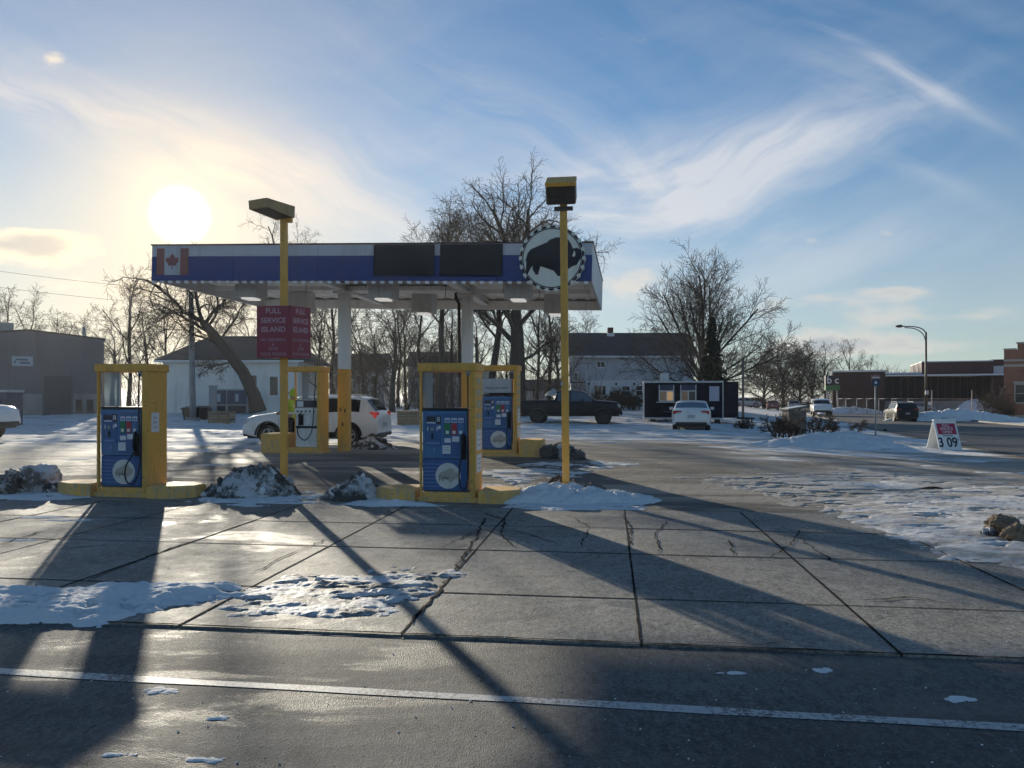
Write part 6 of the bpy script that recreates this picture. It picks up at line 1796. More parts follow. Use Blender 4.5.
def trees():
    # round crowned tree right of the trailer: many ascending limbs from a short trunk
    rn = random.Random(41)
    P = dict(BASEP); P.update(rmin=.011, kids=((0, 0), (8, 10), (7, 8), (7, 8), (0, 0)), angle=(40, 36, 40, 40, 40), up=(.05, .02, .03, .02, .02), wander=(.05, .05, .07, .10, .12), ratio=(.7, .60, .52, .55, .5), apical=.35, start=(.2, .22, .15, .1, 0))
    D = 62.0; b = at(704, D)
    limbs = ring_limbs(rn, 18, .30, 1.0, 12, 82, 5.6, 6.6, .085, .12)
    me = tree_meshes(41, [(0, 0, -.3), (.05, 0, 1.2), (-.1, .05, 2.4), (-.15, 0, 3.6)], .34, P, 'bark_dark', limbs)
    plant_tree('round crowned bare tree standing behind the food trailer', b, me, 0, 1.06)
    # spruce inside it
    g = at(712.5, 57.0); H = Z(312, 57) - g.z
    t = thing('spruce_tree', 'dark narrow spruce in front of the grey house end', 'tree', g)
    MB().tube([(0, 0, -.2), (0, 0, H * .6), (0, 0, H)], [.2, .1, .02], 7).build('trunk', M['bark_dark'], t)
    rn = random.Random(5); mb = MB(); vs = []; fs = []
    nt = 34
    for i in range(nt):
        z = .8 + (H - 1.0) * i / nt; Rm = (1.35 * (1 - i / nt) ** .8 + .10)
        for k in range(11):
            a = rn.uniform(0, 6.28); L = Rm * rn.uniform(.65, 1.12)
            for j in range(6):
                f0, f1 = j / 6, (j + 1.25) / 6
                dr = -.42 * L
                p0 = Vector((math.cos(a) * L * f0, math.sin(a) * L * f0, z + dr * f0 ** 1.2 + .10 * L * f0 ** 3))
                p1 = Vector((math.cos(a) * L * f1, math.sin(a) * L * f1, z + dr * f1 ** 1.2 + .10 * L * f1 ** 3))
                wd = (.11 + .09 * (1 - f0)) * rn.uniform(.7, 1.3)
                sx, sy = -math.sin(a) * wd, math.cos(a) * wd
                o = len(vs)
                vs += [p0 + Vector((sx, sy, -.12)), p0 + Vector((-sx, -sy, -.12)), p1 + Vector((-sx * .3, -sy * .3, -.18)), p1 + Vector((sx * .3, sy * .3, -.18)), p0.lerp(p1, .4) + Vector((0, 0, .05))]
                fs += [(o, o + 1, o + 4), (o + 1, o + 2, o + 4), (o + 2, o + 3, o + 4), (o + 3, o, o + 4)]
    mb.add(vs, fs).build('crown', M['needles'], t)
    # big tree behind the canopy
    P = dict(BASEP); P.update(rmin=.010, kids=((0, 0), (10, 11), (8, 9), (8, 9), (0, 0)), wander=(.06, .14, .20, .24, .26), up=(.05, .07, .05, .03, .02), angle=(40, 40, 46, 46, 44), apical=.2)
    D = 52.0; b = at(517, D)
    top = Z(168, D) - b.z
    lim = [(.62, (-.55, .2, .8), 5.6, .20), (.78, (.62, -.1, .75), 5.4, .18), (1, (-.12, .1, 1), 7.2, .26), (1, (.34, -.2, 1), 6.8, .24), (.9, (.1, .6, .85), 6.0, .17), (.5, (.85, .1, .42), 3.4, .12), (.7, (-.3, -.6, .8), 4.5, .16), (.85, (-.5, -.1, 1), 6.2, .18), (.95, (.55, .2, .9), 5.8, .17), (.95, (-.3, .3, 1), 6.4, .17), (.9, (.1, -.5, .9), 6.0, .16), (1, (.05, .4, 1), 6.6, .18)]
    me = tree_meshes(12, [(0, 0, -.4), (.0, 0, 1.8), (.05, 0, 3.8), (.0, 0, 5.8), (-.1, 0, 7.2)], .66, P, 'bark_dark', lim)
    plant_tree('tall thick trunked bare tree rising behind the canopy middle', b, me)
    D = 54.0; b = at(487, D)
    lim = [(.6, (-.5, .3, .8), 3.2, .10), (1, (.1, .1, 1), 4.6, .14), (.85, (.5, -.3, .8), 3.6, .11), (1, (-.35, -.2, 1), 4.0, .12), (.7, (-.2, -.6, .7), 3.0, .08)]
    me2 = tree_meshes(13, [(0, 0, -.4), (.25, 0, 2.2), (.65, 0, 4.6), (.9, 0, 6.4), (.8, 0, 7.6)], .30, P, 'bark_dark', lim)
    plant_tree('slimmer leaning bare tree just left of the thick trunked one', b, me2)
    D = 56.0; b = at(441, D)
    rn = random.Random(77)
    lim = [(.75, (-.45, .1, 1), 4.3, .10), (1, (.05, 0, 1), 4.8, .12), (.9, (.45, -.2, 1), 4.3, .10), (.85, (-.2, -.4, 1), 4.2, .09), (.8, (.2, .4, .9), 4.0, .09), (.6, (.5, .4, .6), 3.0, .08), (.55, (-.6, -.3, .6), 3.0, .08)]
    me3 = tree_meshes(14, [(0, 0, -.4), (.1, 0, 3), (.0, 0, 6), (.15, 0, 8.6), (.1, 0, 9.8)], .26, P, 'bark_dark', lim)
    plant_tree('bare tree whose forked top shows above the canopy left of centre', b, me3)
    # leaning tree at the left
    D = 46.0; b = at(258, D)
    def q(px, py): return (X(px, D) - b.x, 0, Z(py, D) - b.z)
    tr = [q(258, 412), q(254, 395), q(243, 372), q(226, 350), q(212, 333), q(203, 322)]
    P = dict(BASEP); P.update(rmin=.009, kids=((0, 0), (9, 11), (7, 9), (5, 7), (0, 0)), wander=(.06, .17, .24, .26, .28), up=(.03, .03, .03, .01, .0), angle=(40, 45, 48, 48, 44), apical=.15, start=(.2, .15, .15, .1, 0))
    lim = [(1, (-.85, .1, .42), 4.3, .15), (1, (-.5, -.2, .8), 3.6, .13), (.95, (.30, .1, 1), 3.0, .12), (.8, (-.7, -.5, .3), 3.6, .09), (.7, (.55, .2, .8), 2.8, .08), (.65, (-.85, .2, .2), 3.2, .08), (.5, (-.7, -.4, -.05), 1.8, .05), (.9, (-.3, .7, .5), 3.4, .10)]
    me4 = tree_meshes(15, tr, .42, P, 'bark_brown', lim)
    plant_tree('leaning bare tree with spreading limbs in front of the white house', b, me4)
    # tall sparse top above the left end of the canopy
    P2 = dict(P); P2.update(kids=((0, 0), (7, 8), (6, 7), (4, 6), (0, 0)), up=(.05, .06, .05, .03, .02), rmin=.009)
    D = 60.0; b = at(282, D)
    lim = [(.7, (-.5, .2, .9), 4.0, .09), (1, (-.15, 0, 1), 4.4, .11), (.9, (.5, 0, .9), 4.0, .09), (.6, (.6, .3, .6), 3.2, .07), (1, (.25, .3, 1), 4.2, .10)]
    me5 = tree_meshes(16, [(0, 0, -.4), (0, 0, 4), (.1, 0, 8), (0, 0, 10.2)], .28, P2, 'bark_brown', lim)
    plant_tree('tall bare tree whose top shows beside the left lamp head', b, me5)
    # thin young trees in the background, four kinds
    kinds = []
    for s in range(5):
        rn = random.Random(200 + s)
        P3 = dict(BASEP); P3.update(rmin=.010, levels=4, kids=((0, 0), (6, 8), (5, 7), (3, 4), (0, 0)), wander=(.06, .14, .2, .24, .25), up=(.05, .06, .05, .02, 0), ratio=(.7, .55, .5, .5, .5), apical=.2)
        h = (6.5, 8.0, 5.0, 7.0, 6.0)[s]
        tp = [(0, 0, -.4), (rn.uniform(-.2, .2), 0, h * .33), (rn.uniform(-.3, .3), rn.uniform(-.3, .3), h * .66), (rn.uniform(-.3, .3), 0, h)]
        kinds.append(tree_meshes(300 + s, tp, .15 + .02 * s, P3, ('bark_dark', 'bark_dark', 'bark_brown', 'bark_dark', 'bark_grey')[s], ring_limbs(rn, 10, .30, 1.0, 25, 75, 3.4, 3.0, .06, .06)))
    rn = random.Random(9)
    row = [(318, 62, 'left of the white column'), (333, 70, 'just left of the white column'), (362, 66, 'right of the left column'), (376, 74, 'above the utility vehicle roof'), (392, 60, 'above the utility vehicle tail'), (407, 70, 'left of the far dim house'),
           (421, 64, 'in front of the far dim house'), (437, 78, 'in the middle of the tree row'), (452, 62, 'just left of the right column'), (474, 76, 'just right of the right column'), (536, 66, 'right of the thick trunk'), (548, 72, 'behind the dark pickup cab'), (557, 62, 'left of the tall lamp pole'), (585, 96, 'far behind the grey house corner'),
           (505, 84, 'between the two dark trunks'), (347, 84, 'behind the white column'), (398, 88, 'far behind the utility vehicle tail'), (460, 90, 'far behind the right column')]
    for i, (px, D, where) in enumerate(row):
        plant_tree('slender bare tree in the row behind the canopy, ' + where, at(px, D), kinds[i % 5], rn.uniform(0, 6.28), rn.uniform(.85, 1.2), 'bare trees behind the canopy')
    row = [(8, 80, 1.15, 'at the far left above the warehouse roof'), (30, 86, 1.15, 'above the warehouse sign'), (62, 84, 1.05, 'above the warehouse middle, left one'), (84, 82, 1.2, 'above the warehouse middle, right one'), (112, 76, 1.0, 'at the right corner of the warehouse'), (128, 70, 1.05, 'between warehouse and white house'),
           (146, 74, 1.0, 'just left of the hip roof'), (168, 82, 1.15, 'behind the hip roof left end'), (228, 84, 1.2, 'behind the hip roof middle'), (246, 90, 1.2, 'behind the hip roof chimney'), (-20, 84, 1.1, 'off the left edge behind the warehouse'), (300, 80, 1.1, 'behind the red sign')]
    for i, (px, D, s, where) in enumerate(row):
        plant_tree('bare background tree ' + where, at(px, D), kinds[(i * 2 + 1) % 5], rn.uniform(0, 6.28), s * rn.uniform(.95, 1.1), 'bare trees behind the left buildings')
    # dense dark trees by the far street
    P4 = dict(BASEP); P4.update(rmin=.018, kids=((0, 0), (7, 8), (7, 8), (5, 6), (0, 0)), up=(.03, .02, .02, .0, 0), wander=(.06, .12, .18, .2, .2), apical=.2)
    rn2 = random.Random(31)
    dm = [tree_meshes(400 + s, [(0, 0, -.5), (.1, 0, 1.5), (0, .1, 3.4), (.1, 0, 5.2)], .32, P4, 'bark_dark', ring_limbs(rn2, 15, .18, 1.0, 12, 80, 5.2, 5.2, .12, .13)) for s in range(2)]
    for i, (px, D, s, where) in enumerate([(764, 122, .80, 'nearest the trailer nose'), (783, 128, 1.08, 'in the middle of the far clump'), (800, 132, 1.0, 'at the right of the far clump'), (812, 126, .72, 'over the white street pickup')]):
        plant_tree('dense dark bare tree far along the street, ' + where, at(px, D), dm[i % 2], rn.uniform(0, 6), s, 'dark trees along the far street')
    for i, (px, D, s, where) in enumerate([(826, 150, 1.15, 'left of the green store sign'), (848, 160, 1.25, 'above the green store sign'), (870, 190, .95, 'above the low store roof left end')]):
        plant_tree('pale bare tree far away, ' + where, at(px, D), kinds[(i + 4) % 5 if i else 4], rn.uniform(0, 6), s * 1.15, 'pale far trees on the right')
    # low far tree line behind the store
    far = []
    tub = []
    r3 = random.Random(8)
    for i in range(90):
        px = r3.uniform(855, 1060); D = r3.uniform(210, 260); g = at(px, D); h = r3.uniform(9, 13.5)
        for k in range(7):
            a = Vector((g.x + r3.uniform(-1.5, 1.5), g.y + r3.uniform(-1.5, 1.5), g.z + h * r3.uniform(.2, .5)))
            tub.append(([a, a + Vector((r3.uniform(-1.5, 1.5), 0, h * .3)), a + Vector((r3.uniform(-2.5, 2.5), 0, h * .5))], [.12, .07, .03], 3))
        tub.append(([g + Vector((0, 0, -.5)), g + Vector((0, 0, h * .5)), g + Vector((.3, 0, h * .9))], [.3, .18, .05], 4))
    tag(mk('far_wood', raw_mesh('far_wood', tub, 'bark_grey'), None), 'pale leafless wood on the skyline behind the store', 'wood', kind='stuff')
    # and a mass of brushwood behind the tree row
    tub = []
    for i in range(900):
        px = r3.uniform(130, 600); D = r3.uniform(66, 100); g = at(px, D); h = r3.uniform(2.0, 6.5)
        d = Vector((r3.uniform(-.35, .35), r3.uniform(-.3, .3), 1))
        a = g + Vector((0, 0, -.2))
        tub.append(([a, a + d * h * .5, a + d * h + Vector((r3.uniform(-.5, .5), 0, 0))], [.035, .025, .012], 3))
        for k in range(4):
            s = a + d * h * r3.uniform(.3, .8); e = s + Vector((r3.uniform(-.9, .9), r3.uniform(-.6, .6), r3.uniform(.3, 1.3)))
            tub.append(([s, s.lerp(e, .5) + Vector((0, 0, .1)), e], [.02, .015, .010], 3))
    tag(mk('brushwood', raw_mesh('brushwood', tub, 'brush'), None), 'leafless brushwood filling the gaps behind the bare trees', 'brushwood', kind='stuff')
trees()
def bush(label, loc, h, w, n, seed, mat='brush', rmin=.008, lean=0.0, group=None):
    rn = random.Random(seed); out = []
    P = dict(BASEP); P.update(levels=3, rmin=rmin, kids=((5, 7), (5, 7), (4, 5), (0, 0)), wander=(.14, .2, .25, .25), up=(.02, .02, .0, .0), angle=(35, 45, 45, 45), ratio=(.6, .55, .5, .5), apical=.1, start=(.15, .15, .1, 0))
    for i in range(n):
        a = rn.uniform(0, 6.28); r = rn.uniform(0, .45) * w
        d = Vector((math.cos(a) * rn.uniform(.1, .8) + lean, math.sin(a) * rn.uniform(.1, .8), 1))
        grow(rn, Vector((math.cos(a) * r, math.sin(a) * r * .6, -.05)), d, h * rn.uniform(.6, 1.05), .025 + rmin, 0, P, out)
    t = thing('bare_bush', label, 'bush', loc, 0, group)
    mk('stem', raw_mesh('stem', [(a, b, 5) for a, b, l in out if l == 0], mat), None, t)
    mk('twigs', raw_mesh('twigs', [(a, b, 3) for a, b, l in out if l > 0], mat), None, t)
    return t
p = G(822, 440); bush('dark tangled brush behind the clean snow bank by the street', (p.x, p.y + 1.2, p.z + .2), .75, 2.0, 9, 1, rmin=.007)
p = G(848, 441); bush('low dark brush right of the tangled brush by the street', (p.x, p.y + .8, p.z + .25), .55, 1.6, 6, 2, rmin=.007)
p = G(790, 441); bush('small twiggy shrub at the left of the clean snow bank', (p.x, p.y + .6, p.z + .15), .65, 1.2, 12, 3)
p = at(990, 73.0); bush('bare spreading bush in front of the brick building', p, 2.6, 1.6, 7, 4, rmin=.012)
p = at(1003, 73.6); bush('dense dark shrub at the brick building corner', p, 1.5, 1.3, 12, 5, rmin=.014)
for i, (px, lab) in enumerate([(601, 'round shrub below the wide house window'), (618, 'twiggy shrub below the middle house window'), (633, 'twiggy shrub beside the trailer end')]):
    p = at(px, 70.0); bush('brown ' + lab, p, 1.5, 1.2, 14, 6 + i, 'bark_brown', rmin=.014, group='shrubs along the grey house')
p = at(744, 40.0); bush('low clump of dry stems in the snow behind the white sedan', p, .5, 1.0, 10, 12)

# ------------------------------------------------------------------ smaller things
def brush_box():
    p = G(811, 437)
    root = thing('sign_stump', 'dark boxy stump with a tilted snowy top in the brush by the street', 'stump', (p.x, p.y + 2.0, p.z), R(8))
    B((-.42, -.35, -.1), (.42, .35, 1.12), .02).build('box', M['wood_grey'], root)
    for i in range(5): B((-.40 + i * .165, -.372, 0), (-.255 + i * .165, -.351, 1.05)).build('board', M['wood_grey'], root)
    T = Matrix.Translation((0, 0, 1.2)) @ Matrix.Rotation(R(-9), 4, 'Y')
    MB().box((-.5, -.42, -.02), (.5, .42, .05), T, .02).build('lid', M['wood_grey'], root)
    MB().box((-.44, -.36, .051), (.46, .36, .085), T, .015).build('snow_cap', M['snow_clean'], root)
brush_box()
def price_board():
    p = G(944, 449.5)
    root = thing('price_board', 'white folding price board with a red FULL SERVICE OPEN panel', 'sign', p, R(6))
    w, h, sp = .80, 1.0, .34
    ang = math.atan2(sp, h)
    for s in (-1, 1):
        T = Matrix.Translation((0, s * sp, 0)) @ Matrix.Rotation(R(0) + s * ang, 4, 'X')
        b = MB().box((-w / 2, -.018, .0), (w / 2, .018, h), T, .01).build('board', M['board_white'], root)
        if s < 0:
            def face(name, a0, z0, a1, z1, mat, t): return MB().box((a0, -.018 - t, z0), (a1, -.0182, z1), T).build(name, M[mat], b)
            face('red_panel', -.33, .54, .33, .92, 'sign_crimson', .003)
            def tx(s_, size, z, mat, x=0.0, wide=1.0, bold=.001):
                o = text('lettering', s_, size, mat, b, (0, 0, 0), wide=wide, bold=bold)
                o.matrix_local = T @ Matrix.Translation((x, -.0225, z)) @ Matrix.Rotation(R(90), 4, 'X') @ Matrix.Diagonal((wide, 1, 1, 1))
            tx('FULL', .13, .845, 'letter_white'); tx('SERVICE', .13, .73, 'letter_white', 0, .98); tx('OPEN', .13, .615, 'letter_white')
            tx('REGULAR', .065, .49, 'ink', 0, 1.2); tx('3 09', .46, .25, 'ink', -.05, .84, .010); tx('9', .12, .35, 'ink', .32)
    B((-w / 2 - .002, -.06, h - .04), (w / 2 + .002, .06, h + .005), .01).build('hinge', M['board_white'], root)
    MB().tube([(-.10, 0, h), (-.09, 0, h + .05), (.09, 0, h + .05), (.10, 0, h)], .012, 6).build('handle', M['black_plastic'], root)
price_board()
def stop_sign():
    p = G(875.5, 437)
    root = thing('street_sign', 'thin post with a small red and blue sign beside the side street', 'sign', p, R(-12))
    h = Z(374.5, p.y) - p.z
    MB().tube([(0, 0, -.1), (0, 0, h)], .035, 8).build('post', M['pole_grey'], root)
    B((-.19, -.06, h - .22), (.19, -.036, h - .02), .004).build('sign_plate', M['flag_red'], root)
    bl = B((-.19, -.06, h - .52), (.19, -.036, h - .225), .004).build('sign_plate', M['machine_blue'], root)
    B((-.15, -.0625, h - .16), (.15, -.0602, h - .11)).build('sign_print', M['sticker'], root)
    MB().disc((0, -.0635, h - .37), 0, .06, .003, 'y', 16).build('emblem', M['sticker'], bl)
stop_sign()
def street_light():
    D = 78.0; p = at(926, D)
    root = thing('street_light', 'tall dark street lamp with a curved double arm', 'street lamp', p, 0)
    top = Z(332, D) - p.z
    MB().tube([(0, 0, -.1), (0, 0, top)], [.13, .09], 10).build('pole', M['bronze'], root)
    MB().disc((0, 0, 0), 0, .22, .5, 'z', 12).build('base', M['bronze'], root)
    def arc(z0, z1, x1):
        return hose_path([(0, 0, z0), (-.35, 0, z0 + (z1 - z0) * .55), (-1.1, 0, z0 + (z1 - z0) * .9), (x1, 0, z1)])
    e = X(900, D) - p.x
    MB().tube(arc(top - .1, Z(326.2, D) - p.z, e), .055, 6).build('arm', M['bronze'], root)
    MB().tube(arc(top - .95, Z(327.5, D) - p.z, e + .45), .045, 6).build('arm', M['bronze'], root)
    zz = Z(326.2, D) - p.z
    hd = MB().tube([(e + .3, 0, zz), (e + .05, 0, zz + .02), (e - .45, 0, zz - .01)], [.07, .15, .08], 10).build('lamp_head', M['bronze'], root)
    B((e - .38, -.09, zz - .16), (e + .12, .09, zz - .11), .02).build('lens', M['sticker'], hd)
    B((-.16, -.2, Z(394.5, D) - p.z), (.16, -.11, Z(391.5, D) - p.z + .1)).build('control_box', M['pale_grey'], root)
    B((.14, -.12, Z(405, D) - p.z), (.48, -.09, Z(402, D) - p.z)).build('small_sign', M['sticker'], root)
street_light()
def store_sign():
    D = 104.0; p = at(832, D)
    root = thing('store_sign', 'black and green pole sign with white letters b and c', 'sign', p, 0)
    x0, x1 = X(825, D) - p.x, X(839.5, D) - p.x
    z0, zm, z1 = Z(390.5, D) - p.z, Z(385.2, D) - p.z, Z(375.5, D) - p.z
    B((x0, -.2, zm + .005), (x1, .2, z1), .02).build('sign_panel', M['ink'], root)
    B((x0, -.2, z0), (x1, .2, zm - .005), .02).build('sign_panel', M['store_green'], root)
    text('letters', 'b c', 1.35, 'letter_white', root, ((x0 + x1) / 2, -.21, (zm + z1) / 2), ext=.004, bold=.02)
    for x in (x0 + .3, x1 - .3): MB().tube([(x, 0, -.2), (x, 0, z0)], .09, 8).build('post', M['pole_grey'], root)
store_sign()
def fences():
    root = thing('chain_link_fence', 'chain link fence with round posts in front of the low store', 'fence', (0, 0, 0))
    pts = []
    for i, px in enumerate((838, 846, 857, 867, 879, 892, 908, 932, 972)):
        D = 99 - i * 1.7
        p = at(px, D); pts.append(p)
        MB().tube([p + Vector((0, 0, -.2)), p + Vector((0, 0, 2.0 if px < 920 else 2.9))], .05, 8).build('post', M['pole_grey'], root)
    tub = []
    for a, b in zip(pts[:-1], pts[1:]):
        MB().tube([a + Vector((0, 0, 1.92)), b + Vector((0, 0, 1.92))], .025, 6).build('rail', M['pole_grey'], root)
        L = (b - a).length; d = (b - a) / L; n = int(L / .28)
        for k in range(n + 6):
            for s in (1, -1):
                u0 = k * .28 if s > 0 else k * .28
                u1 = u0 - s * 1.8
                za, zb_ = 0.08, 1.88
                if u1 < 0: f = u0 / (u0 - u1) if u0 != u1 else 0; u1 = 0; zb_ = za + (zb_ - za) * f
                if u1 > L: f = (L - u0) / (u1 - u0); u1 = L; zb_ = za + (zb_ - za) * f
                if u0 > L: f = (u0 - L) / (u0 - u1); u0 = L; za = za + (1.88 - .08) * f
                if 0 <= u0 <= L and 0 <= u1 <= L and zb_ > za + .01:
                    tub.append(([a + d * u0 + Vector((0, 0, za)), a + d * u1 + Vector((0, 0, zb_))], [.006, .006], 3))
    o = mk('wire_mesh', raw_mesh('wire_mesh', tub, 'pole_grey'), None, root); o['kind'] = 'stuff'
fences()
def utility():
    D = 47.0; p = at(193, D)
    root = thing('metal_pole', 'slim grey metal pole in front of the white house', 'pole', p, 0)
    top = Z(293, D) - p.z
    MB().tube([(0, 0, -.1), (-.12, 0, top)], [.19, .14], 12).build('shaft', M['pole_grey'], root)
    MB().disc((0, 0, 0), 0, .42, .22, 'z', 14).build('footing', M['curb'], root)
    B((-.22, -.2, top - .02), (.04, .06, top + .08), .02).build('cap', M['pole_grey'], root)
    # short dark post by the trailer, and wooden poles carrying wires at the left
    p = at(743, 52.0)
    r2 = thing('dark_post', 'slim dark pole rising beside the trailer nose', 'pole', p)
    h2 = Z(360, 52) - p.z
    MB().tube([(0, 0, -.1), (0, 0, h2)], .085, 8).build('shaft', M['wood_grey'], r2)
    MB().disc((0, 0, h2), 0, .11, .06, 'z', 10).build('cap', M['wood_grey'], r2)
    # wooden pole off the left edge with wires running behind the canopy to another pole
    D = 72.0
    pa, pb = at(-150, D), at(520, 98.0)
    poles = []
    for i, (q, lab) in enumerate(((pa, 'wooden utility pole beyond the left edge'), (pb, 'wooden utility pole behind the thick trunked tree'))):
        r = thing('utility_pole', lab, 'utility pole', q, R(70), 'utility poles')
        MB().tube([(0, 0, -.2), (0, 0, 15.8 if i == 0 else 15.0)], [.18, .12], 10).build('shaft', M['wood_grey'], r)
        for z in (15.0, 13.4): B((-1.2, -.06, z - .08 - i * .8), (1.2, .06, z + .08 - i * .8)).build('crossarm', M['wood_grey'], r)
    for i, z in enumerate((15.1, 13.5, 10.8)):
        a = pa + Vector((0, 0, z)); b = pb + Vector((0, 0, z - .8))
        pts = [a.lerp(b, t) - Vector((0, 0, 2.2 * 4 * t * (1 - t))) for t in np.linspace(0, 1, 40)]
        tag(MB().tube(pts, .016, 5).build('overhead_wire', M['black_plastic']), ('top overhead wire crossing the sky at the left', 'middle overhead wire at the left', 'lowest overhead wire just above the warehouse')[i], 'wire', 'overhead wires')
utility()
def crates():
    for k, (px, py, lab, w, h) in enumerate(((222, 424, 'weathered tan wooden crate in front of the white house', 1.2, .72), (409, 425.5, 'weathered tan wooden crate behind the white utility vehicle', 1.12, .82))):
        p = G(px, py)
        root = thing('wooden_crate', lab, 'crate', p, R(-3), 'wooden crates')
        for i in range(4):
            z0 = .04 + i * (h - .1) / 4
            B((-w / 2, -.45, z0), (w / 2, -.425, z0 + (h - .1) / 4 - .03)).build('slat', M['wood'], root)
            B((-w / 2, .425, z0), (w / 2, .45, z0 + (h - .1) / 4 - .03)).build('slat', M['wood'], root)
            B((-w / 2, -.424, z0), (-w / 2 + .025, .424, z0 + (h - .1) / 4 - .03)).build('slat', M['wood'], root)
            B((w / 2 - .025, -.424, z0), (w / 2, .424, z0 + (h - .1) / 4 - .03)).build('slat', M['wood'], root)
        for s in (-1, 0, 1): B((s * (w / 2 - .06) - .05, -.475, 0), (s * (w / 2 - .06) + .05, -.4505, h - .06)).build('batten', M['wood'], root)
        B((-w / 2 - .03, -.48, h - .059), (w / 2 + .03, .48, h), .01).build('lid', M['wood'], root)
        B((-w / 2 + .03, -.42, .005), (w / 2 - .03, .42, .04)).build('floor_board', M['wood_grey'], root)
crates()
def bins():
    for k, (px, py, lab) in enumerate(((191.5, 420.5, 'black rubbish tub half hidden by the slim metal pole'), (203, 420, 'black rubbish tub right of the slim metal pole'))):
        p = G(px, py)
        root = thing('rubbish_bin', lab, 'bin', p, R(5 * k), 'black rubbish tubs')
        mb = MB()
        vs = [(-.32, -.35, 0), (.32, -.35, 0), (.32, .35, 0), (-.32, .35, 0), (-.42, -.46, .72), (.42, -.46, .72), (.42, .46, .72), (-.42, .46, .72)]
        mb.add(vs, [(3, 2, 1, 0), (0, 1, 5, 4), (1, 2, 6, 5), (2, 3, 7, 6), (3, 0, 4, 7)]).build('tub', M['bin_black'], root)
        B((-.47, -.51, .70), (.47, .51, .78), .02).build('rim', M['bin_black'], root)
        MB().box((-.45, -.48, 0), (.45, .5, .03), Matrix.Translation((0, 0, .80)) @ Matrix.Rotation(R(6), 4, 'X'), .01).build('lid', M['bin_black'], root)
    # blue machines behind a grey screen by the white house
    for k, (px, w, lab) in enumerate(((221, 1.15, 'left blue fronted machine against the white house'), (239, 1.5, 'right, wider blue fronted machine against the white house'))):
        D = 56.0; p = at(px, D)
        root = thing('outdoor_machine', lab, 'machine', p, 0, 'blue machines by the white house')
        B((-w / 2, -.4, .05), (w / 2, .4, 1.85), .02).build('cabinet', M['grey_metal'], root)
        B((-w / 2 + .05, -.42, .75), (w / 2 - .05, -.401, 1.75)).build('front_panel', M['machine_blue'], root)
        B((-.12, -.43, .95), (.12, -.4205, 1.5)).build('emblem', M['sign_paleblue'], root)
        B((-w / 2 + .1, -.42, .12), (w / 2 - .1, -.401, .66)).build('lower_panel', M['black_plastic'], root)
        for s in (-1, 1): B((s * (w / 2 - .15) - .06, -.3, 0), (s * (w / 2 - .15) + .06, .3, .05)).build('foot', M['black_plastic'], root)
    p = at(213, 55.6)
    r = thing('grey_screen', 'plain grey panel screen left of the blue machines', 'screen', p)
    B((-.28, -.05, .0), (.28, .05, 2.05), .01).build('panel', M['grey_metal'], r); B((-.33, -.08, 2.051), (.33, .08, 2.12)).build('cap', M['grey_metal'], r)
    # dark bin at the left edge near the warehouse
    p = at(2, 40.0)
    root = thing('waste_container', 'dark blue waste container by the warehouse at the left edge', 'container', p, R(4))
    zt = Z(390, 40) - p.z
    B((-1.1, -.7, .12), (.62, .8, zt - .12), .03).build('tub', M['machine_blue'], root)
    B((-1.15, -.78, zt - .118), (.68, .85, zt), .02).build('lid', M['pale_grey'], root)
    for x in (-.9, -.2, .45): B((x - .05, -.74, .2), (x + .05, -.701, zt - .2)).build('rib', M['machine_blue'], root)
    for x in (-.9, .45): MB().disc((x, -.5, .06), 0, .06, .06, 'y', 12).build('wheel', M['rubber'], root)
    # white shade tent beyond the pickup
    D = 66.0; p = at(554.5, D)
    t = thing('shade_tent', 'small white peaked tent beyond the dark pickup', 'tent', p)
    z0, z1 = Z(394, D) - p.z, Z(388, D) - p.z
    MB().add([(-.75, -.75, z0), (.75, -.75, z0), (.75, .75, z0), (-.75, .75, z0), (0, 0, z1)] + [(-.75, -.75, z0 - .15), (.75, -.75, z0 - .15), (.75, .75, z0 - .15), (-.75, .75, z0 - .15)],
             [(0, 1, 4), (1, 2, 4), (2, 3, 4), (3, 0, 4), (0, 5, 6, 1), (1, 6, 7, 2), (2, 7, 8, 3), (3, 8, 5, 0)]).build('roof', M['tent_white'], t)
    for sx in (-.72, .72):
        for sy in (-.72, .72): MB().tube([(sx, sy, -.1), (sx, sy, z0)], .03, 6).build('leg', M['pole_grey'], t)
bins()
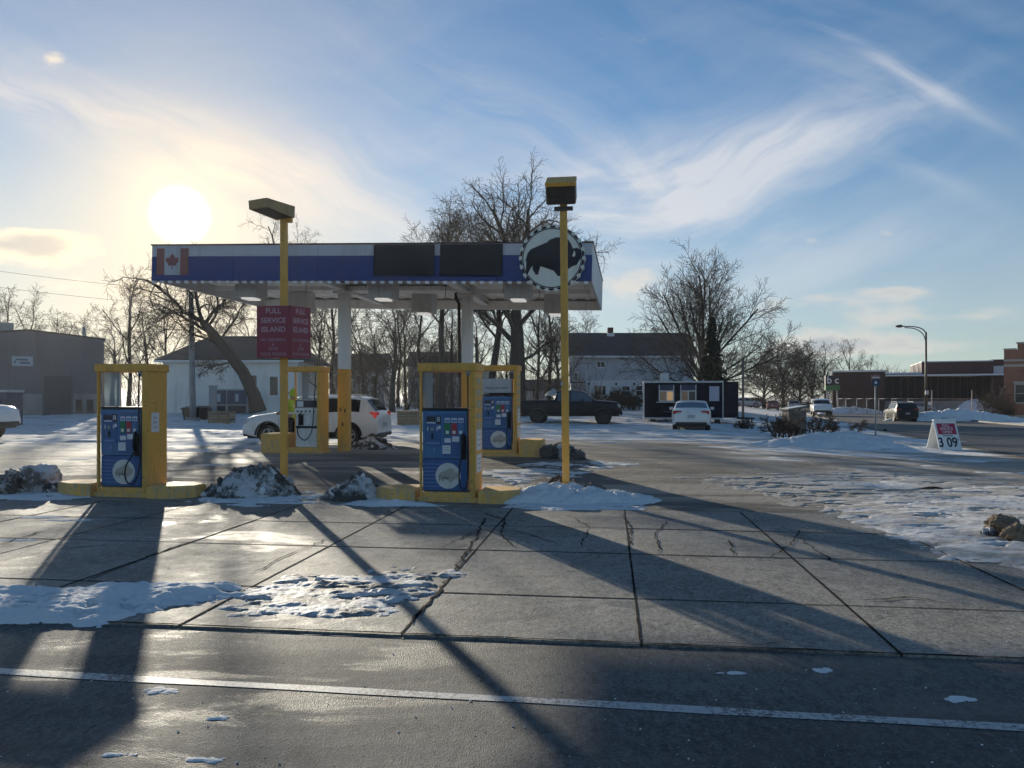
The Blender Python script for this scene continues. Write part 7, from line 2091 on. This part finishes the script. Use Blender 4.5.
# ------------------------------------------------------------------ the attendant beside the utility vehicle
def person():
    p = at(292.5, 21.9)
    root = thing('person', 'person in a hooded bright yellow work jacket behind the white pump', 'person', p, R(150))
    def skin(name, joints, edges, mat, sub=2, rootv=0):
        me = bpy.data.meshes.new(name); me.from_pydata([j[0] for j in joints], edges, [])
        o = mk(name, me, M[mat], root)
        sk = o.modifiers.new('skin', 'SKIN'); sk.use_smooth_shade = True
        for i, j in enumerate(joints):
            o.data.skin_vertices[0].data[i].radius = j[1] if isinstance(j[1], tuple) else (j[1], j[1])
            o.data.skin_vertices[0].data[i].use_root = (i == rootv)
        ss = o.modifiers.new('sub', 'SUBSURF'); ss.levels = sub; ss.render_levels = sub
        return o
    J = [((0, 0, .92), (.15, .12)), ((0, 0, 1.15), (.15, .11)), ((0, 0, 1.36), (.17, .11)), ((0, 0, 1.47), .06), ((.02, 0, 1.54), .058), ((.03, 0, 1.62), (.078, .095)), ((.02, 0, 1.70), (.06, .075)),
         ((0, .19, 1.38), .06), ((.08, .24, 1.12), .048), ((.28, .20, 1.04), .038), ((.36, .18, 1.05), (.022, .04)), ((0, -.19, 1.38), .06), ((.02, -.26, 1.10), .048), ((.14, -.24, .88), .036), ((.18, -.24, .80), (.022, .04)),
         ((0, .10, .86), .095), ((.02, .11, .50), .07), ((-.02, .11, .10), .045), ((.12, .12, .045), (.04, .045)), ((0, -.10, .86), .095), ((.03, -.11, .50), .07), ((0, -.11, .10), .045), ((.14, -.12, .045), (.04, .045))]
    E = [(0, 1), (1, 2), (2, 3), (3, 4), (4, 5), (5, 6), (2, 7), (7, 8), (8, 9), (9, 10), (2, 11), (11, 12), (12, 13), (13, 14), (0, 15), (15, 16), (16, 17), (17, 18), (0, 19), (19, 20), (20, 21), (21, 22)]
    body = skin('body', J, E, 'skin')
    # five fingers on each hand, curled
    for (hx, hy, hz, s) in ((.38, .18, 1.045, 1), (.19, -.24, .775, -1)):
        for k, (l, off) in enumerate(((.07, -.030), (.085, -.010), (.08, .010), (.06, .030))):
            a = Vector((hx, hy + off, hz)); d = Vector((1, 0, -.2)) if s > 0 else Vector((.25, 0, -1))
            c = Vector((.3, 0, -1)) if s > 0 else Vector((.8, 0, -.6))
            MB().tube([a, a + d.normalized() * l * .5, a + d.normalized() * l * .6 + c.normalized() * l * .5], [.010, .009, .007], 7).build('finger', M['skin'], root)
        a = Vector((hx - .04, hy - s * .035, hz)); MB().tube([a, a + Vector((.03, -s * .03, -.02)), a + Vector((.06, -s * .035, -.03))], [.012, .010, .008], 7).build('thumb', M['skin'], root)
    JK = [((0, 0, .80), (.185, .15)), ((0, 0, .95), (.18, .15)), ((0, 0, 1.16), (.18, .14)), ((0, 0, 1.36), (.20, .14)), ((0, 0, 1.46), (.11, .10)), ((0, .21, 1.38), .085), ((.08, .255, 1.12), .068), ((.24, .215, 1.05), .056), ((0, -.21, 1.38), .085), ((.02, -.275, 1.10), .068), ((.12, -.255, .92), .056)]
    skin('jacket', JK, [(0, 1), (1, 2), (2, 3), (3, 4), (3, 5), (5, 6), (6, 7), (3, 8), (8, 9), (9, 10)], 'hivis')
    skin('hood', [((-.02, 0, 1.49), (.12, .12)), ((-.035, 0, 1.60), (.105, .125)), ((-.03, 0, 1.70), (.095, .11)), ((-.01, 0, 1.755), (.05, .06))], [(0, 1), (1, 2), (2, 3)], 'hivis')
    TR = [((0, 0, .93), (.165, .135)), ((0, .10, .84), .11), ((.02, .11, .50), .085), ((-.02, .11, .13), .068), ((0, -.10, .84), .11), ((.03, -.11, .50), .085), ((0, -.11, .13), .068)]
    skin('trousers', TR, [(0, 1), (1, 2), (2, 3), (0, 4), (4, 5), (5, 6)], 'cloth_dark')
    for s in (.11, -.11): skin('boot', [((-.03, s, .10), .058), ((0, s, .05), (.05, .05)), ((.14, s * 1.08, .045), (.045, .05))], [(0, 1), (1, 2)], 'black_plastic')
    for s in (-1, 1):
        MB().disc((.118, s * .034, 1.625), 0, .013, .006, 'x', 12).build('eye', M['ink'], root)
    MB().tube([(.112, 0, 1.62), (.137, 0, 1.595), (.118, 0, 1.585)], [.008, .013, .007], 8).build('nose', M['skin'], root)
    MB().tube([(.112, -.025, 1.562), (.118, 0, 1.560), (.112, .025, 1.562)], .006, 6).build('mouth', M['flag_red'], root)
    for (z, r_) in ((1.02, .196), (1.22, .194)): MB().disc((0, 0, z), r_ - .004, r_, .05, 'z', 24).build('reflective_band', M['sticker'], root).scale = (1.0, .80, 1)
person()

def haze():  # volume added to give backlight glow and lift the shadows
    m, t, bs = newmat('added_haze')
    m.node_tree.nodes.remove(bs)
    v = t.n('ShaderNodeVolumePrincipled', {'Color': (0.95, 0.95, 0.97, 1), 'Density': 0.00024, 'Anisotropy': 0.60})
    L_(m, v.outputs[0], m.node_tree.nodes['Material Output'].inputs['Volume'])
    o = B((-3700, -3700, -1.6), (3700, 3700, 24)).build('haze', m)
    tag(o, 'thin winter haze over the whole place', 'haze', kind='stuff')
haze()
